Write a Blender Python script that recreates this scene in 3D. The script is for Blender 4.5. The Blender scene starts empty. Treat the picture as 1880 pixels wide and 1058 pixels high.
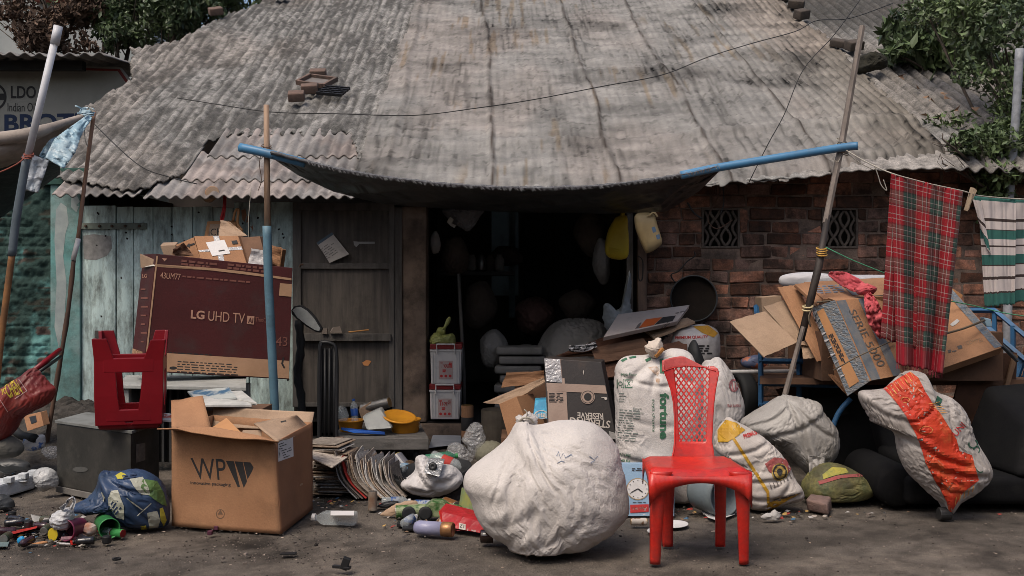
import bpy, bmesh, math, random
import numpy as np
from mathutils import Vector, Matrix
from mathutils.bvhtree import BVHTree
R = math.radians
random.seed(7)
RS = np.random.RandomState(11)
SC = bpy.context.scene
C = SC.collection
# ---------------- camera, sky, sun, exposure ----------------
F, CX, HY, H = 1828.0, 940.0, 520.0, 1.3
cam = bpy.data.cameras.new('camera'); camo = bpy.data.objects.new('camera', cam); C.objects.link(camo)
camo.location = (0, 0, H); camo.rotation_euler = (R(90), 0, 0)
cam.lens = 35.0; cam.sensor_width = 36.0; cam.shift_y = -9 / 1880; cam.clip_end = 600; cam.clip_start = .05
cam.dof.use_dof = True; cam.dof.focus_distance = 5.8; cam.dof.aperture_fstop = 18
SC.camera = camo
W = bpy.data.worlds.new('World'); SC.world = W; W.use_nodes = True
nt = W.node_tree; sky = nt.nodes.new('ShaderNodeTexSky'); sky.sky_type = 'NISHITA'; sky.sun_disc = False
SUN_EL, SUN_AZ = 58, 215        # azimuth measured clockwise from +Y; the sun stands behind the camera's left shoulder
sky.sun_elevation = R(SUN_EL); sky.sun_rotation = R(SUN_AZ); sky.dust_density = 5; sky.air_density = 1.0; sky.ozone_density = .6
nt.links.new(sky.outputs[0], nt.nodes['Background'].inputs[0]); nt.nodes['Background'].inputs[1].default_value = .15
sl = bpy.data.lights.new('sun', 'SUN'); sl.energy = 1.75; sl.angle = R(24); sl.color = (1, .91, .80)
so = bpy.data.objects.new('sun', sl); C.objects.link(so)
sd = Vector((math.sin(R(SUN_AZ)) * math.cos(R(SUN_EL)), math.cos(R(SUN_AZ)) * math.cos(R(SUN_EL)), math.sin(R(SUN_EL))))
so.rotation_euler = sd.to_track_quat('Z', 'Y').to_euler(); so.location = sd * 20
SC.view_settings.view_transform = 'Standard'; SC.view_settings.look = 'None'; SC.view_settings.gamma = 1
SC.view_settings.exposure = 0.16
SC.cycles.filter_width = .85
# ---------------- placing ----------------
def at(px, py, D): return Vector(((px - CX) * D / F, D, H - (py - HY) * D / F))
def gd(py, z=0): return (H - z) * F / (py - HY)
def gr(px, py, z=0): return at(px, py, gd(py, z))
def onplane(px, py, a, b, c):
    n = (b - a).cross(c - a); o = Vector((0, 0, H)); d = Vector(((px - CX) / F, 1, -(py - HY) / F)); return o + d * ((a - o).dot(n) / d.dot(n))
def pz(px, D, z): return Vector(((px - CX) * D / F, D, z))
# ---------------- noise ----------------
def vn(x, y, seed=0):
    x = np.asarray(x, float); y = np.asarray(y, float)
    xi = np.floor(x).astype(np.int64); yi = np.floor(y).astype(np.int64); fx = x - xi; fy = y - yi
    fx = fx * fx * (3 - 2 * fx); fy = fy * fy * (3 - 2 * fy)
    def h(a, b):
        n = (a * 374761393 + b * 668265263 + seed * 974634777) & 0xffffffff
        n = ((n ^ (n >> 13)) * 1274126177) & 0xffffffff
        n = n ^ (n >> 16)
        return n / 4294967295.0
    return (h(xi, yi) * (1 - fx) + h(xi + 1, yi) * fx) * (1 - fy) + (h(xi, yi + 1) * (1 - fx) + h(xi + 1, yi + 1) * fx) * fy
def fbm(x, y, o=4, seed=0):
    s = 0; a = .5; t = 0
    for k in range(o):
        s = s + a * vn(np.asarray(x) * 2 ** k + 13.1 * k, np.asarray(y) * 2 ** k - 7.3 * k, seed + k); t += a; a *= .55
    return s / t
def ridged(x, y, o=4, seed=0):
    s = 0; a = .5; t = 0
    for k in range(o):
        n = 1 - abs(2 * vn(np.asarray(x) * 2 ** k + 3.1 * k, np.asarray(y) * 2 ** k + 5.3 * k, seed + k) - 1)
        s = s + a * n * n; t += a; a *= .5
    return s / t
def sm(a, b, x):
    t = np.clip((x - a) / (b - a), 0, 1); return t * t * (3 - 2 * t)
# ---------------- materials ----------------
MATS = {}
def M(name, c1=(.5, .5, .5), c2=None, sc=6, rough=.75, bump=.15, bsc=60, dirt=0, dc=(.03, .026, .02), dsc=3, metal=0, spec=.35,
      st=(1, 1, 1), isl=0, attr=None, crum=0, csc=14, alpha=1, trans=0, weave=0, wsc=260, emis=None, uv=False, dst=(1, 1, 1), lo=.35, hi=.65, speck=0, spsc=170, isl2=None):
    if name in MATS: return MATS[name]
    m = bpy.data.materials.new(name); m.use_nodes = True; MATS[name] = m
    N = m.node_tree.nodes; L = m.node_tree.links; P = N['Principled BSDF']
    tc = N.new('ShaderNodeTexCoord'); mp = N.new('ShaderNodeMapping'); mp.inputs['Scale'].default_value = st
    L.new(tc.outputs['UV' if uv else 'Object'], mp.inputs[0])
    def noise(s, d=6, src=None, r=.6):
        n = N.new('ShaderNodeTexNoise'); n.inputs['Scale'].default_value = s; n.inputs['Detail'].default_value = d; n.inputs['Roughness'].default_value = r
        L.new((src or mp).outputs[0], n.inputs['Vector']); return n
    def ramp(src, a, b, ca=(0, 0, 0, 1), cb=(1, 1, 1, 1)):
        r = N.new('ShaderNodeValToRGB'); e = r.color_ramp.elements; e[0].position = a; e[1].position = b; e[0].color = ca; e[1].color = cb
        L.new(src, r.inputs[0]); return r
    def mix(f, a, b, mode='MIX'):
        x = N.new('ShaderNodeMix'); x.data_type = 'RGBA'; x.blend_type = mode
        for i, v in ((0, f), (6, a), (7, b)):
            if hasattr(v, 'is_linked') or hasattr(v, 'links'): L.new(v, x.inputs[i])
            else: x.inputs[i].default_value = (*v, 1) if isinstance(v, tuple) else v
        return x.outputs[2]
    c2 = c2 or tuple(v * .8 for v in c1)
    n1 = noise(sc); col = ramp(n1.outputs[0], lo, hi, (*c1, 1), (*c2, 1)).outputs[0]
    if attr:
        a = N.new('ShaderNodeAttribute'); a.attribute_name = attr; col = mix(1.0, col, a.outputs[0], 'MULTIPLY')
    if isl:
        g = N.new('ShaderNodeNewGeometry'); mr = N.new('ShaderNodeMapRange'); mr.inputs[3].default_value = 1 - isl; mr.inputs[4].default_value = 1 + isl
        oi = N.new('ShaderNodeObjectInfo'); ad = N.new('ShaderNodeMath'); ad.operation = 'ADD'; L.new(g.outputs['Random Per Island'], ad.inputs[0]); L.new(oi.outputs['Random'], ad.inputs[1])
        fr_ = N.new('ShaderNodeMath'); fr_.operation = 'FRACT'; L.new(ad.outputs[0], fr_.inputs[0]); L.new(fr_.outputs[0], mr.inputs[0]); col = mix(1.0, col, mr.outputs[0], 'MULTIPLY')
    if isl2:
        g2 = N.new('ShaderNodeNewGeometry'); wn = N.new('ShaderNodeMath'); wn.operation = 'MULTIPLY'; wn.inputs[1].default_value = 7.31; L.new(g2.outputs['Random Per Island'], wn.inputs[0])
        wf = N.new('ShaderNodeMath'); wf.operation = 'FRACT'; L.new(wn.outputs[0], wf.inputs[0]); col = mix(ramp(wf.outputs[0], .5, .95).outputs[0], col, isl2)
    if speck:
        v_ = ramp(noise(spsc, 4, None, .75).outputs[0], .36, .64, (1 - speck, 1 - speck, 1 - speck, 1), (1 + speck * .7, 1 + speck * .68, 1 + speck * .64, 1)); col = mix(1.0, col, v_.outputs[0], 'MULTIPLY')
    if dirt:
        mp2 = N.new('ShaderNodeMapping'); mp2.inputs['Scale'].default_value = dst; mp2.inputs['Location'].default_value = (3.7, 1.9, 5.1)
        L.new(tc.outputs['UV' if uv else 'Object'], mp2.inputs[0])
        n2 = noise(dsc, 9, mp2, .68); f = ramp(n2.outputs[0], .62 - dirt * .3, .86 - dirt * .3).outputs[0]
        x = N.new('ShaderNodeMath'); x.operation = 'MULTIPLY'; x.inputs[1].default_value = .55 + .4 * min(1, dirt); L.new(f, x.inputs[0])
        col = mix(x.outputs[0], col, dc)
    L.new(col, P.inputs['Base Color'])
    P.inputs['Roughness'].default_value = rough; P.inputs['Metallic'].default_value = metal
    P.inputs['Specular IOR Level'].default_value = spec
    P.inputs['Alpha'].default_value = alpha; P.inputs['Transmission Weight'].default_value = trans
    prev = None
    def addb(h, s, dist):
        nonlocal prev
        b = N.new('ShaderNodeBump'); b.inputs['Strength'].default_value = s; b.inputs['Distance'].default_value = dist
        L.new(h, b.inputs['Height'])
        if prev: L.new(prev.outputs[0], b.inputs['Normal'])
        prev = b
    if bump: addb(noise(bsc, 5).outputs[0], bump, .01)
    if crum:
        d = noise(csc * .5, 3); v = N.new('ShaderNodeTexVoronoi'); v.feature = 'F1'; v.distance = 'EUCLIDEAN'; v.inputs['Scale'].default_value = csc
        mm = mix(.12, mp.outputs[0], d.outputs['Color']); L.new(mm, v.inputs['Vector']); addb(v.outputs['Distance'], crum, .03)
        n3 = N.new('ShaderNodeTexNoise'); n3.noise_type = 'RIDGED_MULTIFRACTAL' if hasattr(n3, 'noise_type') else n3.noise_type
        n3.inputs['Scale'].default_value = csc * .6; n3.inputs['Detail'].default_value = 3; L.new(mp.outputs[0], n3.inputs['Vector'])
        addb(n3.outputs[0], crum * .5, .012)
    if weave:
        for ax in ('X', 'Z'):
            w = N.new('ShaderNodeTexWave'); w.bands_direction = ax; w.inputs['Scale'].default_value = wsc / 6.28; w.inputs['Distortion'].default_value = .6
            L.new(mp.outputs[0], w.inputs[0]); addb(w.outputs['Fac'], weave, .001)
    if prev: L.new(prev.outputs[0], P.inputs['Normal'])
    return m
# ---------------- objects ----------------
ORG = {}; GEO = {}
def T(name, label, cat, loc=(0, 0, 0), group=None, kind=None):
    o = bpy.data.objects.new(name, None); C.objects.link(o); o.empty_display_size = .1
    o.location = loc; ORG[o] = Vector(loc); o['label'] = label; o['category'] = cat
    if group: o['group'] = group
    if kind: o['kind'] = kind
    return o
def O(name, vf, mat, parent=None, label=None, cat=None, group=None, kind=None, smooth=False, bevel=0, uv=None, col=None, solid=0, segs=2, auto=False, weld=0):
    V, Fc = vf; V = np.array([tuple(v) for v in V], float) if not isinstance(V, np.ndarray) else V.astype(float)
    if parent is not None: org = ORG[parent]
    else:
        mn = V.min(0); mx = V.max(0); org = Vector(((mn[0] + mx[0]) / 2, (mn[1] + mx[1]) / 2, mn[2]))
    me = bpy.data.meshes.new(name)
    loc = V - np.array(org)
    me.from_pydata([tuple(v) for v in loc], [], [tuple(f) for f in Fc])
    if col is not None:
        a = me.color_attributes.new('Col', 'FLOAT_COLOR', 'POINT'); cc = np.ones((len(V), 4)); cc[:, :3] = col; a.data.foreach_set('color', cc.ravel())
    if uv is not None:
        l = me.uv_layers.new(name='UVMap'); idx = np.zeros(len(me.loops), int); me.loops.foreach_get('vertex_index', idx)
        l.data.foreach_set('uv', np.asarray(uv)[idx].ravel())
    if bevel or auto or weld:
        bm = bmesh.new(); bm.from_mesh(me)
        if weld: bmesh.ops.remove_doubles(bm, verts=bm.verts, dist=weld)
        bmesh.ops.recalc_face_normals(bm, faces=bm.faces)
        if bevel: bmesh.ops.bevel(bm, geom=[e for e in bm.edges if len(e.link_faces) == 2 and e.calc_face_angle(0) > .5], offset=bevel, segments=segs, profile=.6, affect='EDGES', clamp_overlap=True)
        bm.to_mesh(me); bm.free()
    if smooth:
        for p in me.polygons: p.use_smooth = True
    me.materials.append(mat)
    o = bpy.data.objects.new(name, me); C.objects.link(o)
    if parent is not None: o.parent = parent; ORG[o] = org
    else: o.location = org; ORG[o] = org
    if solid:
        s = o.modifiers.new('thickness', 'SOLIDIFY'); s.thickness = solid; s.offset = 0
    if label: o['label'] = label
    if cat: o['category'] = cat
    if group: o['group'] = group
    if kind: o['kind'] = kind
    GEO[o] = (V, Fc)
    return o
def J(*parts):
    V = []; Fc = []
    for v, f in parts:
        n = len(V); V.extend([tuple(q) for q in v]); Fc.extend([tuple(i + n for i in q) for q in f])
    return V, Fc
def dup(o, move, label=None, group=None, rz=0):
    c = o.copy(); C.objects.link(c); c.location = Vector(o.location) + Vector(move); c.rotation_euler = (0, 0, rz)
    ORG[c] = c.location.copy()
    if label: c['label'] = label
    if group: c['group'] = group
    for ch in o.children:
        d = ch.copy(); C.objects.link(d); d.parent = c
        for g in ch.children:
            e = g.copy(); C.objects.link(e); e.parent = d
    return c
HF = [(0, 3, 2, 1), (4, 5, 6, 7), (0, 1, 5, 4), (1, 2, 6, 5), (2, 3, 7, 6), (3, 0, 4, 7)]
def hexa(p): return [Vector(q) for q in p], HF        # 0-3 bottom ring, 4-7 top ring
def boxw(c, s, rot=None):
    x, y, z = s[0] / 2, s[1] / 2, s[2] / 2
    v = [Vector(q) for q in ((-x, -y, -z), (x, -y, -z), (x, y, -z), (-x, y, -z), (-x, -y, z), (x, -y, z), (x, y, z), (-x, y, z))]
    if rot is not None:
        m = rot if isinstance(rot, Matrix) else Matrix.Rotation(rot, 3, 'Z')
        v = [m @ q for q in v]
    return [q + Vector(c) for q in v], HF
def box2(a, b): a = Vector(a); b = Vector(b); return boxw((a + b) / 2, [abs(b[i] - a[i]) for i in range(3)])
def slab(pts, t, back=None):
    """a plate: polygon pts (world, front side) given thickness t away from the camera"""
    pts = [Vector(p) for p in pts]; n = len(pts)
    if back is None:
        nn = Vector((0, 0, 0))
        for i in range(n):
            a = pts[i]; b = pts[(i + 1) % n]; nn += a.cross(b)
        nn.normalize(); c = sum(pts, Vector()) / n
        if nn.dot(c - Vector((0, 0, H))) < 0: nn = -nn
        back = nn * t
    b = [p + back for p in pts]
    f = [tuple(range(n)), tuple(range(2 * n - 1, n - 1, -1))] + [(i, i + n, (i + 1) % n + n, (i + 1) % n) for i in range(n)]
    return pts + b, f
def frame_of(d):
    d = Vector(d).normalized(); up = Vector((0, 0, 1)) if abs(d.z) < .95 else Vector((1, 0, 0))
    x = d.cross(up).normalized(); return x, d.cross(x).normalized(), d
def tube(pts, r, n=8, cap=True):
    pts = [Vector(p) for p in pts]; V = []; Fc = []; k = len(pts)
    px_ = None
    for i, p in enumerate(pts):
        d = (pts[min(i + 1, k - 1)] - pts[max(i - 1, 0)])
        if d.length < 1e-9: d = Vector((0, 0, 1))
        d.normalize()
        if px_ is None: x, y, _ = frame_of(d)
        else:
            x = (px_ - d * px_.dot(d)); x = x.normalized() if x.length > 1e-6 else frame_of(d)[0]; y = d.cross(x)
        px_ = x; rr = r[i] if isinstance(r, (list, tuple, np.ndarray)) else r
        for j in range(n):
            a = 2 * math.pi * j / n; V.append(p + (x * math.cos(a) + y * math.sin(a)) * rr)
    for i in range(k - 1):
        for j in range(n):
            a = i * n + j; b = i * n + (j + 1) % n; Fc.append((a, b, b + n, a + n))
    if cap: Fc.append(tuple(range(n - 1, -1, -1))); Fc.append(tuple(range((k - 1) * n, k * n)))
    return V, Fc
def cr(pts, n=6, closed=False):
    """Catmull-Rom through any-dimension points"""
    P = [np.array(p, float) for p in pts]; k = len(P); out = []
    rng = range(k) if closed else range(k - 1)
    for i in rng:
        p0 = P[(i - 1) % k] if closed or i > 0 else P[0]; p1 = P[i]; p2 = P[(i + 1) % k]; p3 = P[(i + 2) % k] if closed or i + 2 < k else P[-1]
        for j in range(n):
            t = j / n; out.append(.5 * ((2 * p1) + (-p0 + p2) * t + (2 * p0 - 5 * p1 + 4 * p2 - p3) * t * t + (-p0 + 3 * p1 - 3 * p2 + p3) * t ** 3))
    if not closed: out.append(P[-1])
    return out
def lathe(prof, base, axis=(0, 0, 1), n=20, ang=0, cap=True):
    """profile (r, h) along axis from base; r=0 closes"""
    x, y, d = frame_of(axis); base = Vector(base); V = []; Fc = []
    for r, h in prof:
        for j in range(n):
            a = 2 * math.pi * j / n + ang; V.append(base + d * h + (x * math.cos(a) + y * math.sin(a)) * max(r, 1e-4))
    for i in range(len(prof) - 1):
        for j in range(n):
            a = i * n + j; b = i * n + (j + 1) % n; Fc.append((a, b, b + n, a + n))
    if cap: Fc.append(tuple(range(n - 1, -1, -1))); Fc.append(tuple(range((len(prof) - 1) * n, len(prof) * n)))
    else: Fc += [((len(prof) - 1) * n + j, (len(prof) - 1) * n + (j + 1) % n, (j + 1) % n, j) for j in range(n)]
    return V, Fc
def grid_faces(nu, nv, mask=None):
    out = []
    for i in range(nu - 1):
        for j in range(nv - 1):
            a = i * nv + j
            q = (a, a + nv, a + nv + 1, a + 1)
            if mask is None or all(mask[k] for k in q): out.append(q)
    return out
def prune(V, Fc, *arrs):
    used = np.zeros(len(V), bool)
    for f in Fc:
        for i in f: used[i] = True
    idx = np.cumsum(used) - 1
    return V[used], [tuple(idx[i] for i in f) for f in Fc], [a[used] for a in arrs]
def blob(out, D, th, ctr=None, tb=.6, nth=180, nr=44, cre=(), na=.012, nsc=.02, ang=0, asp=3, lean=0, seed=1, k=2.3, zmin=.004, jit=0, flat=.0, dfn=None, rad=None):
    """a stuffed sack: px outline at depth D, bulging th metres towards the camera"""
    P = np.array(cr(out, 10, True)); seg = np.r_[0, np.cumsum(np.hypot(*(np.roll(P, -1, 0) - P).T))]
    t = np.linspace(0, seg[-1], nth, endpoint=False); PP = np.vstack([P, P[:1]])
    ox = np.interp(t, seg, PP[:, 0]); oy = np.interp(t, seg, PP[:, 1])
    if jit:
        j = (fbm(t * .05, t * 0, 3, seed) - .5) * jit * 2; cxx, cyy = ox.mean(), oy.mean(); d = np.hypot(ox - cxx, oy - cyy); ox = ox + (ox - cxx) / d * j; oy = oy + (oy - cyy) / d * j
    if ctr is None: ctr = (ox.mean(), oy.mean())
    ph = np.linspace(0, math.pi, 2 * nr + 1)[1:-1]
    r = np.sin(ph) ** .8; 
    dep = np.where(ph < math.pi / 2, -1, 1) * (1 - np.clip(r, 0, 1) ** k) ** (1 / k * 1.25)
    X = ctr[0] + r[:, None] * (ox - ctr[0])[None]; Y = ctr[1] + r[:, None] * (oy - ctr[1])[None]
    dd = np.where(dep[:, None] < 0, dep[:, None] * th, dep[:, None] * th * tb) * np.ones_like(X)
    env = (1 - r ** 6)[:, None] * .8 + .2
    ca, sa = math.cos(R(ang)), math.sin(R(ang))
    u = (X * ca + Y * sa) * nsc; v = (-X * sa + Y * ca) * nsc
    w1 = fbm(u * .6, v * .6, 3, seed + 40) * 2.2
    rg = ridged(u / asp + w1 * .5, v * 1.3 + w1, 3, seed)
    r2 = ridged(u * 2.6 / asp + w1 + 9, v * 3.4 + w1 * 1.6, 3, seed + 3); r3 = ridged(X * .05 + w1, Y * .035 - w1, 2, seed + 6)
    dis = (np.clip(rg, .45, 1) - .5) * na * .9 + (np.clip(r2, .4, 1) - .5) * na * .75 * sm(.35, .6, fbm(u + 3, v, 2, seed + 5)) + (np.clip(r3, .5, 1) - .6) * na * .35 + (fbm(u * .45, v * .45, 2, seed + 9) - .5) * na * 2.0
    gr2 = random.Random(seed); cre = list(cre)
    if rad:
        kx, ky, nn_, am_, ln_ = rad
        for q in range(nn_):
            a_ = gr2.uniform(0, 6.283); l0 = gr2.uniform(0, .25) * ln_; l1 = l0 + gr2.uniform(.35, .9) * ln_
            cre.append((kx + l0 * math.cos(a_), ky + l0 * math.sin(a_), kx + l1 * math.cos(a_ + gr2.uniform(-.25, .25)), ky + l1 * math.sin(a_ + .1), am_ * gr2.uniform(.4, 1.2), gr2.uniform(2.2, 4.5)))
    for cx0, cy0, cx1, cy1, am, wd in cre:
        dx, dy = cx1 - cx0, cy1 - cy0; ln = math.hypot(dx, dy)
        tt = ((X - cx0) * dx + (Y - cy0) * dy) / ln ** 2; bow = 6 * np.sin(tt * 3.1)
        ds = ((X - cx0) * dy - (Y - cy0) * dx) / ln + bow
        wi = sm(-.12, .1, tt) * (1 - sm(.85, 1.12, tt))
        wv_ = wd * (.6 + .7 * np.clip(tt, 0, 1)); dis = dis - am * wi * (np.exp(-(ds / wv_) ** 2) - .45 * np.exp(-((ds - 2.2 * wv_) / (1.6 * wv_)) ** 2) - .3 * np.exp(-((ds + 2.4 * wv_) / (1.9 * wv_)) ** 2))
    sgn = np.where(ph < math.pi / 2, -1, 1)[:, None]
    dd = dd + sgn * dis * env
    wx = (X - CX) * D / F; wz = H - (Y - HY) * D / F
    nx = (X - ctr[0]); nz = -(Y - ctr[1]); nl = np.hypot(nx, nz) + 1e-6
    edge = (r ** 5)[:, None]
    wx = wx + nx / nl * dis * edge; wz = wz + nz / nl * dis * edge
    wy = D + dd + lean * (wz - wz.min())
    if dfn is not None: wy = wy + dfn(X, Y)
    wz = np.maximum(wz, zmin + .004 * fbm(wx * 20, wy * 20, 2, 3))
    V = np.stack([wx, wy, wz], -1).reshape(-1, 3); nrr = len(ph)
    Fc = [(i * nth + j, i * nth + (j + 1) % nth, (i + 1) * nth + (j + 1) % nth, (i + 1) * nth + j) for i in range(nrr - 1) for j in range(nth)]
    V = np.vstack([V, V[:nth].mean(0), V[-nth:].mean(0)]); a = nrr * nth
    Fc += [(a, (j + 1) % nth, j) for j in range(nth)] + [(a + 1, (nrr - 1) * nth + j, (nrr - 1) * nth + (j + 1) % nth) for j in range(nth)]
    return V, Fc
ICO = {}
def ico(l):
    if l in ICO: return ICO[l]
    if l == 0:
        t = (1 + 5 ** .5) / 2; V = np.array([(-1, t, 0), (1, t, 0), (-1, -t, 0), (1, -t, 0), (0, -1, t), (0, 1, t), (0, -1, -t), (0, 1, -t), (t, 0, -1), (t, 0, 1), (-t, 0, -1), (-t, 0, 1)], float)
        Fc = np.array([(0, 11, 5), (0, 5, 1), (0, 1, 7), (0, 7, 10), (0, 10, 11), (1, 5, 9), (5, 11, 4), (11, 10, 2), (10, 7, 6), (7, 1, 8), (3, 9, 4), (3, 4, 2), (3, 2, 6), (3, 6, 8), (3, 8, 9), (4, 9, 5), (2, 4, 11), (6, 2, 10), (8, 6, 7), (9, 8, 1)])
        V /= np.linalg.norm(V, axis=1)[:, None]; par = None
    else:
        V0, F0, _, _, _ = ico(l - 1); E = np.sort(np.vstack([F0[:, [0, 1]], F0[:, [1, 2]], F0[:, [2, 0]]]), 1); U, inv = np.unique(E, axis=0, return_inverse=True); inv = inv.reshape(3, -1)
        n = len(V0); m = V0[U].mean(1); m /= np.linalg.norm(m, axis=1)[:, None]; V = np.vstack([V0, m]); a, b, c = n + inv[0], n + inv[1], n + inv[2]
        Fc = np.vstack([np.stack([F0[:, 0], a, c], 1), np.stack([F0[:, 1], b, a], 1), np.stack([F0[:, 2], c, b], 1), np.stack([a, b, c], 1)]); par = U
    E = np.unique(np.sort(np.vstack([Fc[:, [0, 1]], Fc[:, [1, 2]], Fc[:, [2, 0]]]), 1), axis=0)
    E2 = np.vstack([E, E[:, ::-1]]); E2 = E2[np.argsort(E2[:, 0], kind='stable')]; n = len(V); cnt = np.bincount(E2[:, 0], minlength=n); st = np.r_[0, np.cumsum(cnt)[:-1]]
    N = np.repeat(np.arange(n)[:, None], 6, 1)
    for k in range(6): ok = cnt > k; N[ok, k] = E2[st[ok] + k, 1]
    ICO[l] = (V, Fc, par, N, (N != np.arange(n)[:, None])); return ICO[l]
def cloth(out, D, th, ctr=None, tb=.6, cre=(), lean=0, seed=1, k=2.3, zmin=.004, ex=.07, e1=.06, ang=0, knot=None, amax=.03, kb=.10, its=(90, 70, 50), lv=(4, 5, 6), pw=.8, **_):
    """a stuffed bag whose fabric is a little larger than its filling: relaxed so that the spare cloth buckles into creases"""
    P = np.array(cr(out, 10, True)); 
    if ctr is None:
        sg = np.hypot(*(np.roll(P, -1, 0) - P).T); ctr = tuple((P * sg[:, None]).sum(0) / sg.sum())
    th_o = np.arctan2(P[:, 1] - ctr[1], P[:, 0] - ctr[0]); ro = np.hypot(P[:, 1] - ctr[1], P[:, 0] - ctr[0]); o_ = np.argsort(th_o); th_o, ro = th_o[o_], ro[o_]
    th_o = np.r_[th_o[-1] - 2 * np.pi, th_o, th_o[0] + 2 * np.pi]; ro = np.r_[ro[-1], ro, ro[0]]
    def base(U):
        x, y, z = U[:, 0], U[:, 1], U[:, 2]; sr = np.clip(np.hypot(x, z), 1e-6, 1); r = sr ** pw; a = np.arctan2(-z, x); R_ = np.interp(a, th_o, ro)
        X_ = ctr[0] + r * R_ * np.cos(a); Y_ = ctr[1] + r * R_ * np.sin(a); dep = (1 - np.clip(r, 0, 1) ** k) ** (1.25 / k); dd = np.where(y < 0, -dep * th, dep * th * tb)
        dis = 0
        for cx0, cy0, cx1, cy1, am, wd in cre:
            dx, dy = cx1 - cx0, cy1 - cy0; ln = math.hypot(dx, dy); tt = ((X_ - cx0) * dx + (Y_ - cy0) * dy) / ln ** 2; ds = ((X_ - cx0) * dy - (Y_ - cy0) * dx) / ln + 6 * np.sin(tt * 3.1)
            wi = sm(-.12, .1, tt) * (1 - sm(.85, 1.12, tt)); dis = dis + am * wi * (np.exp(-(ds / wd) ** 2) - .5 * np.exp(-((ds - 2.2 * wd) / (1.6 * wd)) ** 2))
        wx = (X_ - CX) * D / F; wz = H - (Y_ - HY) * D / F; big = (fbm(X_ * .018 + seed, Y_ * .018, 2, seed) - .5) * th * .22 * dep
        wy = D + dd + (dis * dep ** .5 if cre else 0) * np.where(y < 0, 1, 0) + big * np.sign(y) + lean * (wz - H)
        if zmin > -1:
            f_ = np.where(wz < zmin + .02, np.exp((wz - zmin - .02) / .05), 1.0); yc = D + lean * (wz - H); wy = yc + (wy - yc) * f_; wz = np.where(wz < zmin, zmin + .004 * (1 - np.exp((wz - zmin) / .03)) * vn(wx * 40, wy * 40, 3), wz)
        return np.stack([wx, wy, wz], -1), X_, Y_
    off = None; rs = np.random.RandomState(seed)
    for li, l in enumerate(lv):
        U, Fc, par, N, ok = ico(l); B, X_, Y_ = base(U)
        fn = np.cross(B[Fc[:, 1]] - B[Fc[:, 0]], B[Fc[:, 2]] - B[Fc[:, 0]]); nn = np.zeros_like(B)
        for q in range(3): nn[:, 0] += np.bincount(Fc[:, q], fn[:, 0], len(B)); nn[:, 1] += np.bincount(Fc[:, q], fn[:, 1], len(B)); nn[:, 2] += np.bincount(Fc[:, q], fn[:, 2], len(B))
        nn /= np.linalg.norm(nn, axis=1)[:, None] + 1e-9
        if (nn * (B - B.mean(0))).sum() < 0: nn = -nn
        if off is None: P3 = B + nn * (rs.rand(len(B), 1) - .5) * amax * .8
        else: off = np.vstack([off, off[par].mean(1)]); P3 = B + off + nn * (rs.rand(len(B), 1) - .5) * amax * .05
        d0 = B[N] - B[:, None]; L0 = np.linalg.norm(d0, axis=2) + 1e-9
        ca, sa = math.cos(R(ang)), -math.sin(R(ang)); al = ((d0[..., 0] * ca + d0[..., 2] * sa) / L0) ** 2
        msk = fbm(X_ * .02 + 3, Y_ * .02, 3, seed + 2); e = ex * (.4 + 1.2 * msk)[:, None] + e1 * al * (.3 + 1.4 * sm(.35, .65, msk))[:, None]
        for kn_ in (knot if isinstance(knot, list) else [knot] if knot else []):
            kx, ky, R_, ec = kn_; vx, vz = (X_ - kx), -(Y_ - ky); vl = np.hypot(vx, vz) + 1e-6; tc = (np.abs(d0[..., 0] * (-vz / vl)[:, None] + d0[..., 2] * (vx / vl)[:, None]) / L0) ** 2
            e = e + ec * tc * np.exp(-vl / R_)[:, None]
        LL = L0 * (1 + e); c_ = ok.sum(1)[:, None]
        for it in range(its[li]):
            d = P3[N] - P3[:, None]; ln = np.linalg.norm(d, axis=2) + 1e-9; st_ = (ln - LL) / ln; st_ *= ok
            P3 = P3 + .62 * (d * st_[..., None]).sum(1) / c_ * 1.0
            if kb: P3 = P3 + kb * ((P3[N] * ok[..., None]).sum(1) / c_ - P3) * (1 if it % 2 else .3)
            q = P3 - B; o = (q * nn).sum(1)[:, None]; lim = amax * np.tanh(o / amax); P3 = B + (q - o * nn) * .985 + lim * nn
            P3[:, 2] = np.maximum(P3[:, 2], zmin)
        off = P3 - B
    return P3, [tuple(f) for f in Fc.tolist()]
def sheetf(nu, nv, fn):
    """fn(u, v) arrays -> px, py, D arrays"""
    u, v = np.meshgrid(np.linspace(0, 1, nu), np.linspace(0, 1, nv), indexing='ij')
    X, Y, D = fn(u, v); V = np.stack([(X - CX) * D / F, D, H - (Y - HY) * D / F], -1).reshape(-1, 3)
    return V, grid_faces(nu, nv), np.stack([u.ravel(), v.ravel()], -1)
def bil(c, u, v):
    """bilinear between 4 corners TL TR BR BL of any dimension, v down"""
    c = np.array(c, float); u = np.asarray(u)[..., None]; v = np.asarray(v)[..., None]
    return (c[0] * (1 - u) + c[1] * u) * (1 - v) + (c[3] * (1 - u) + c[2] * u) * v
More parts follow.
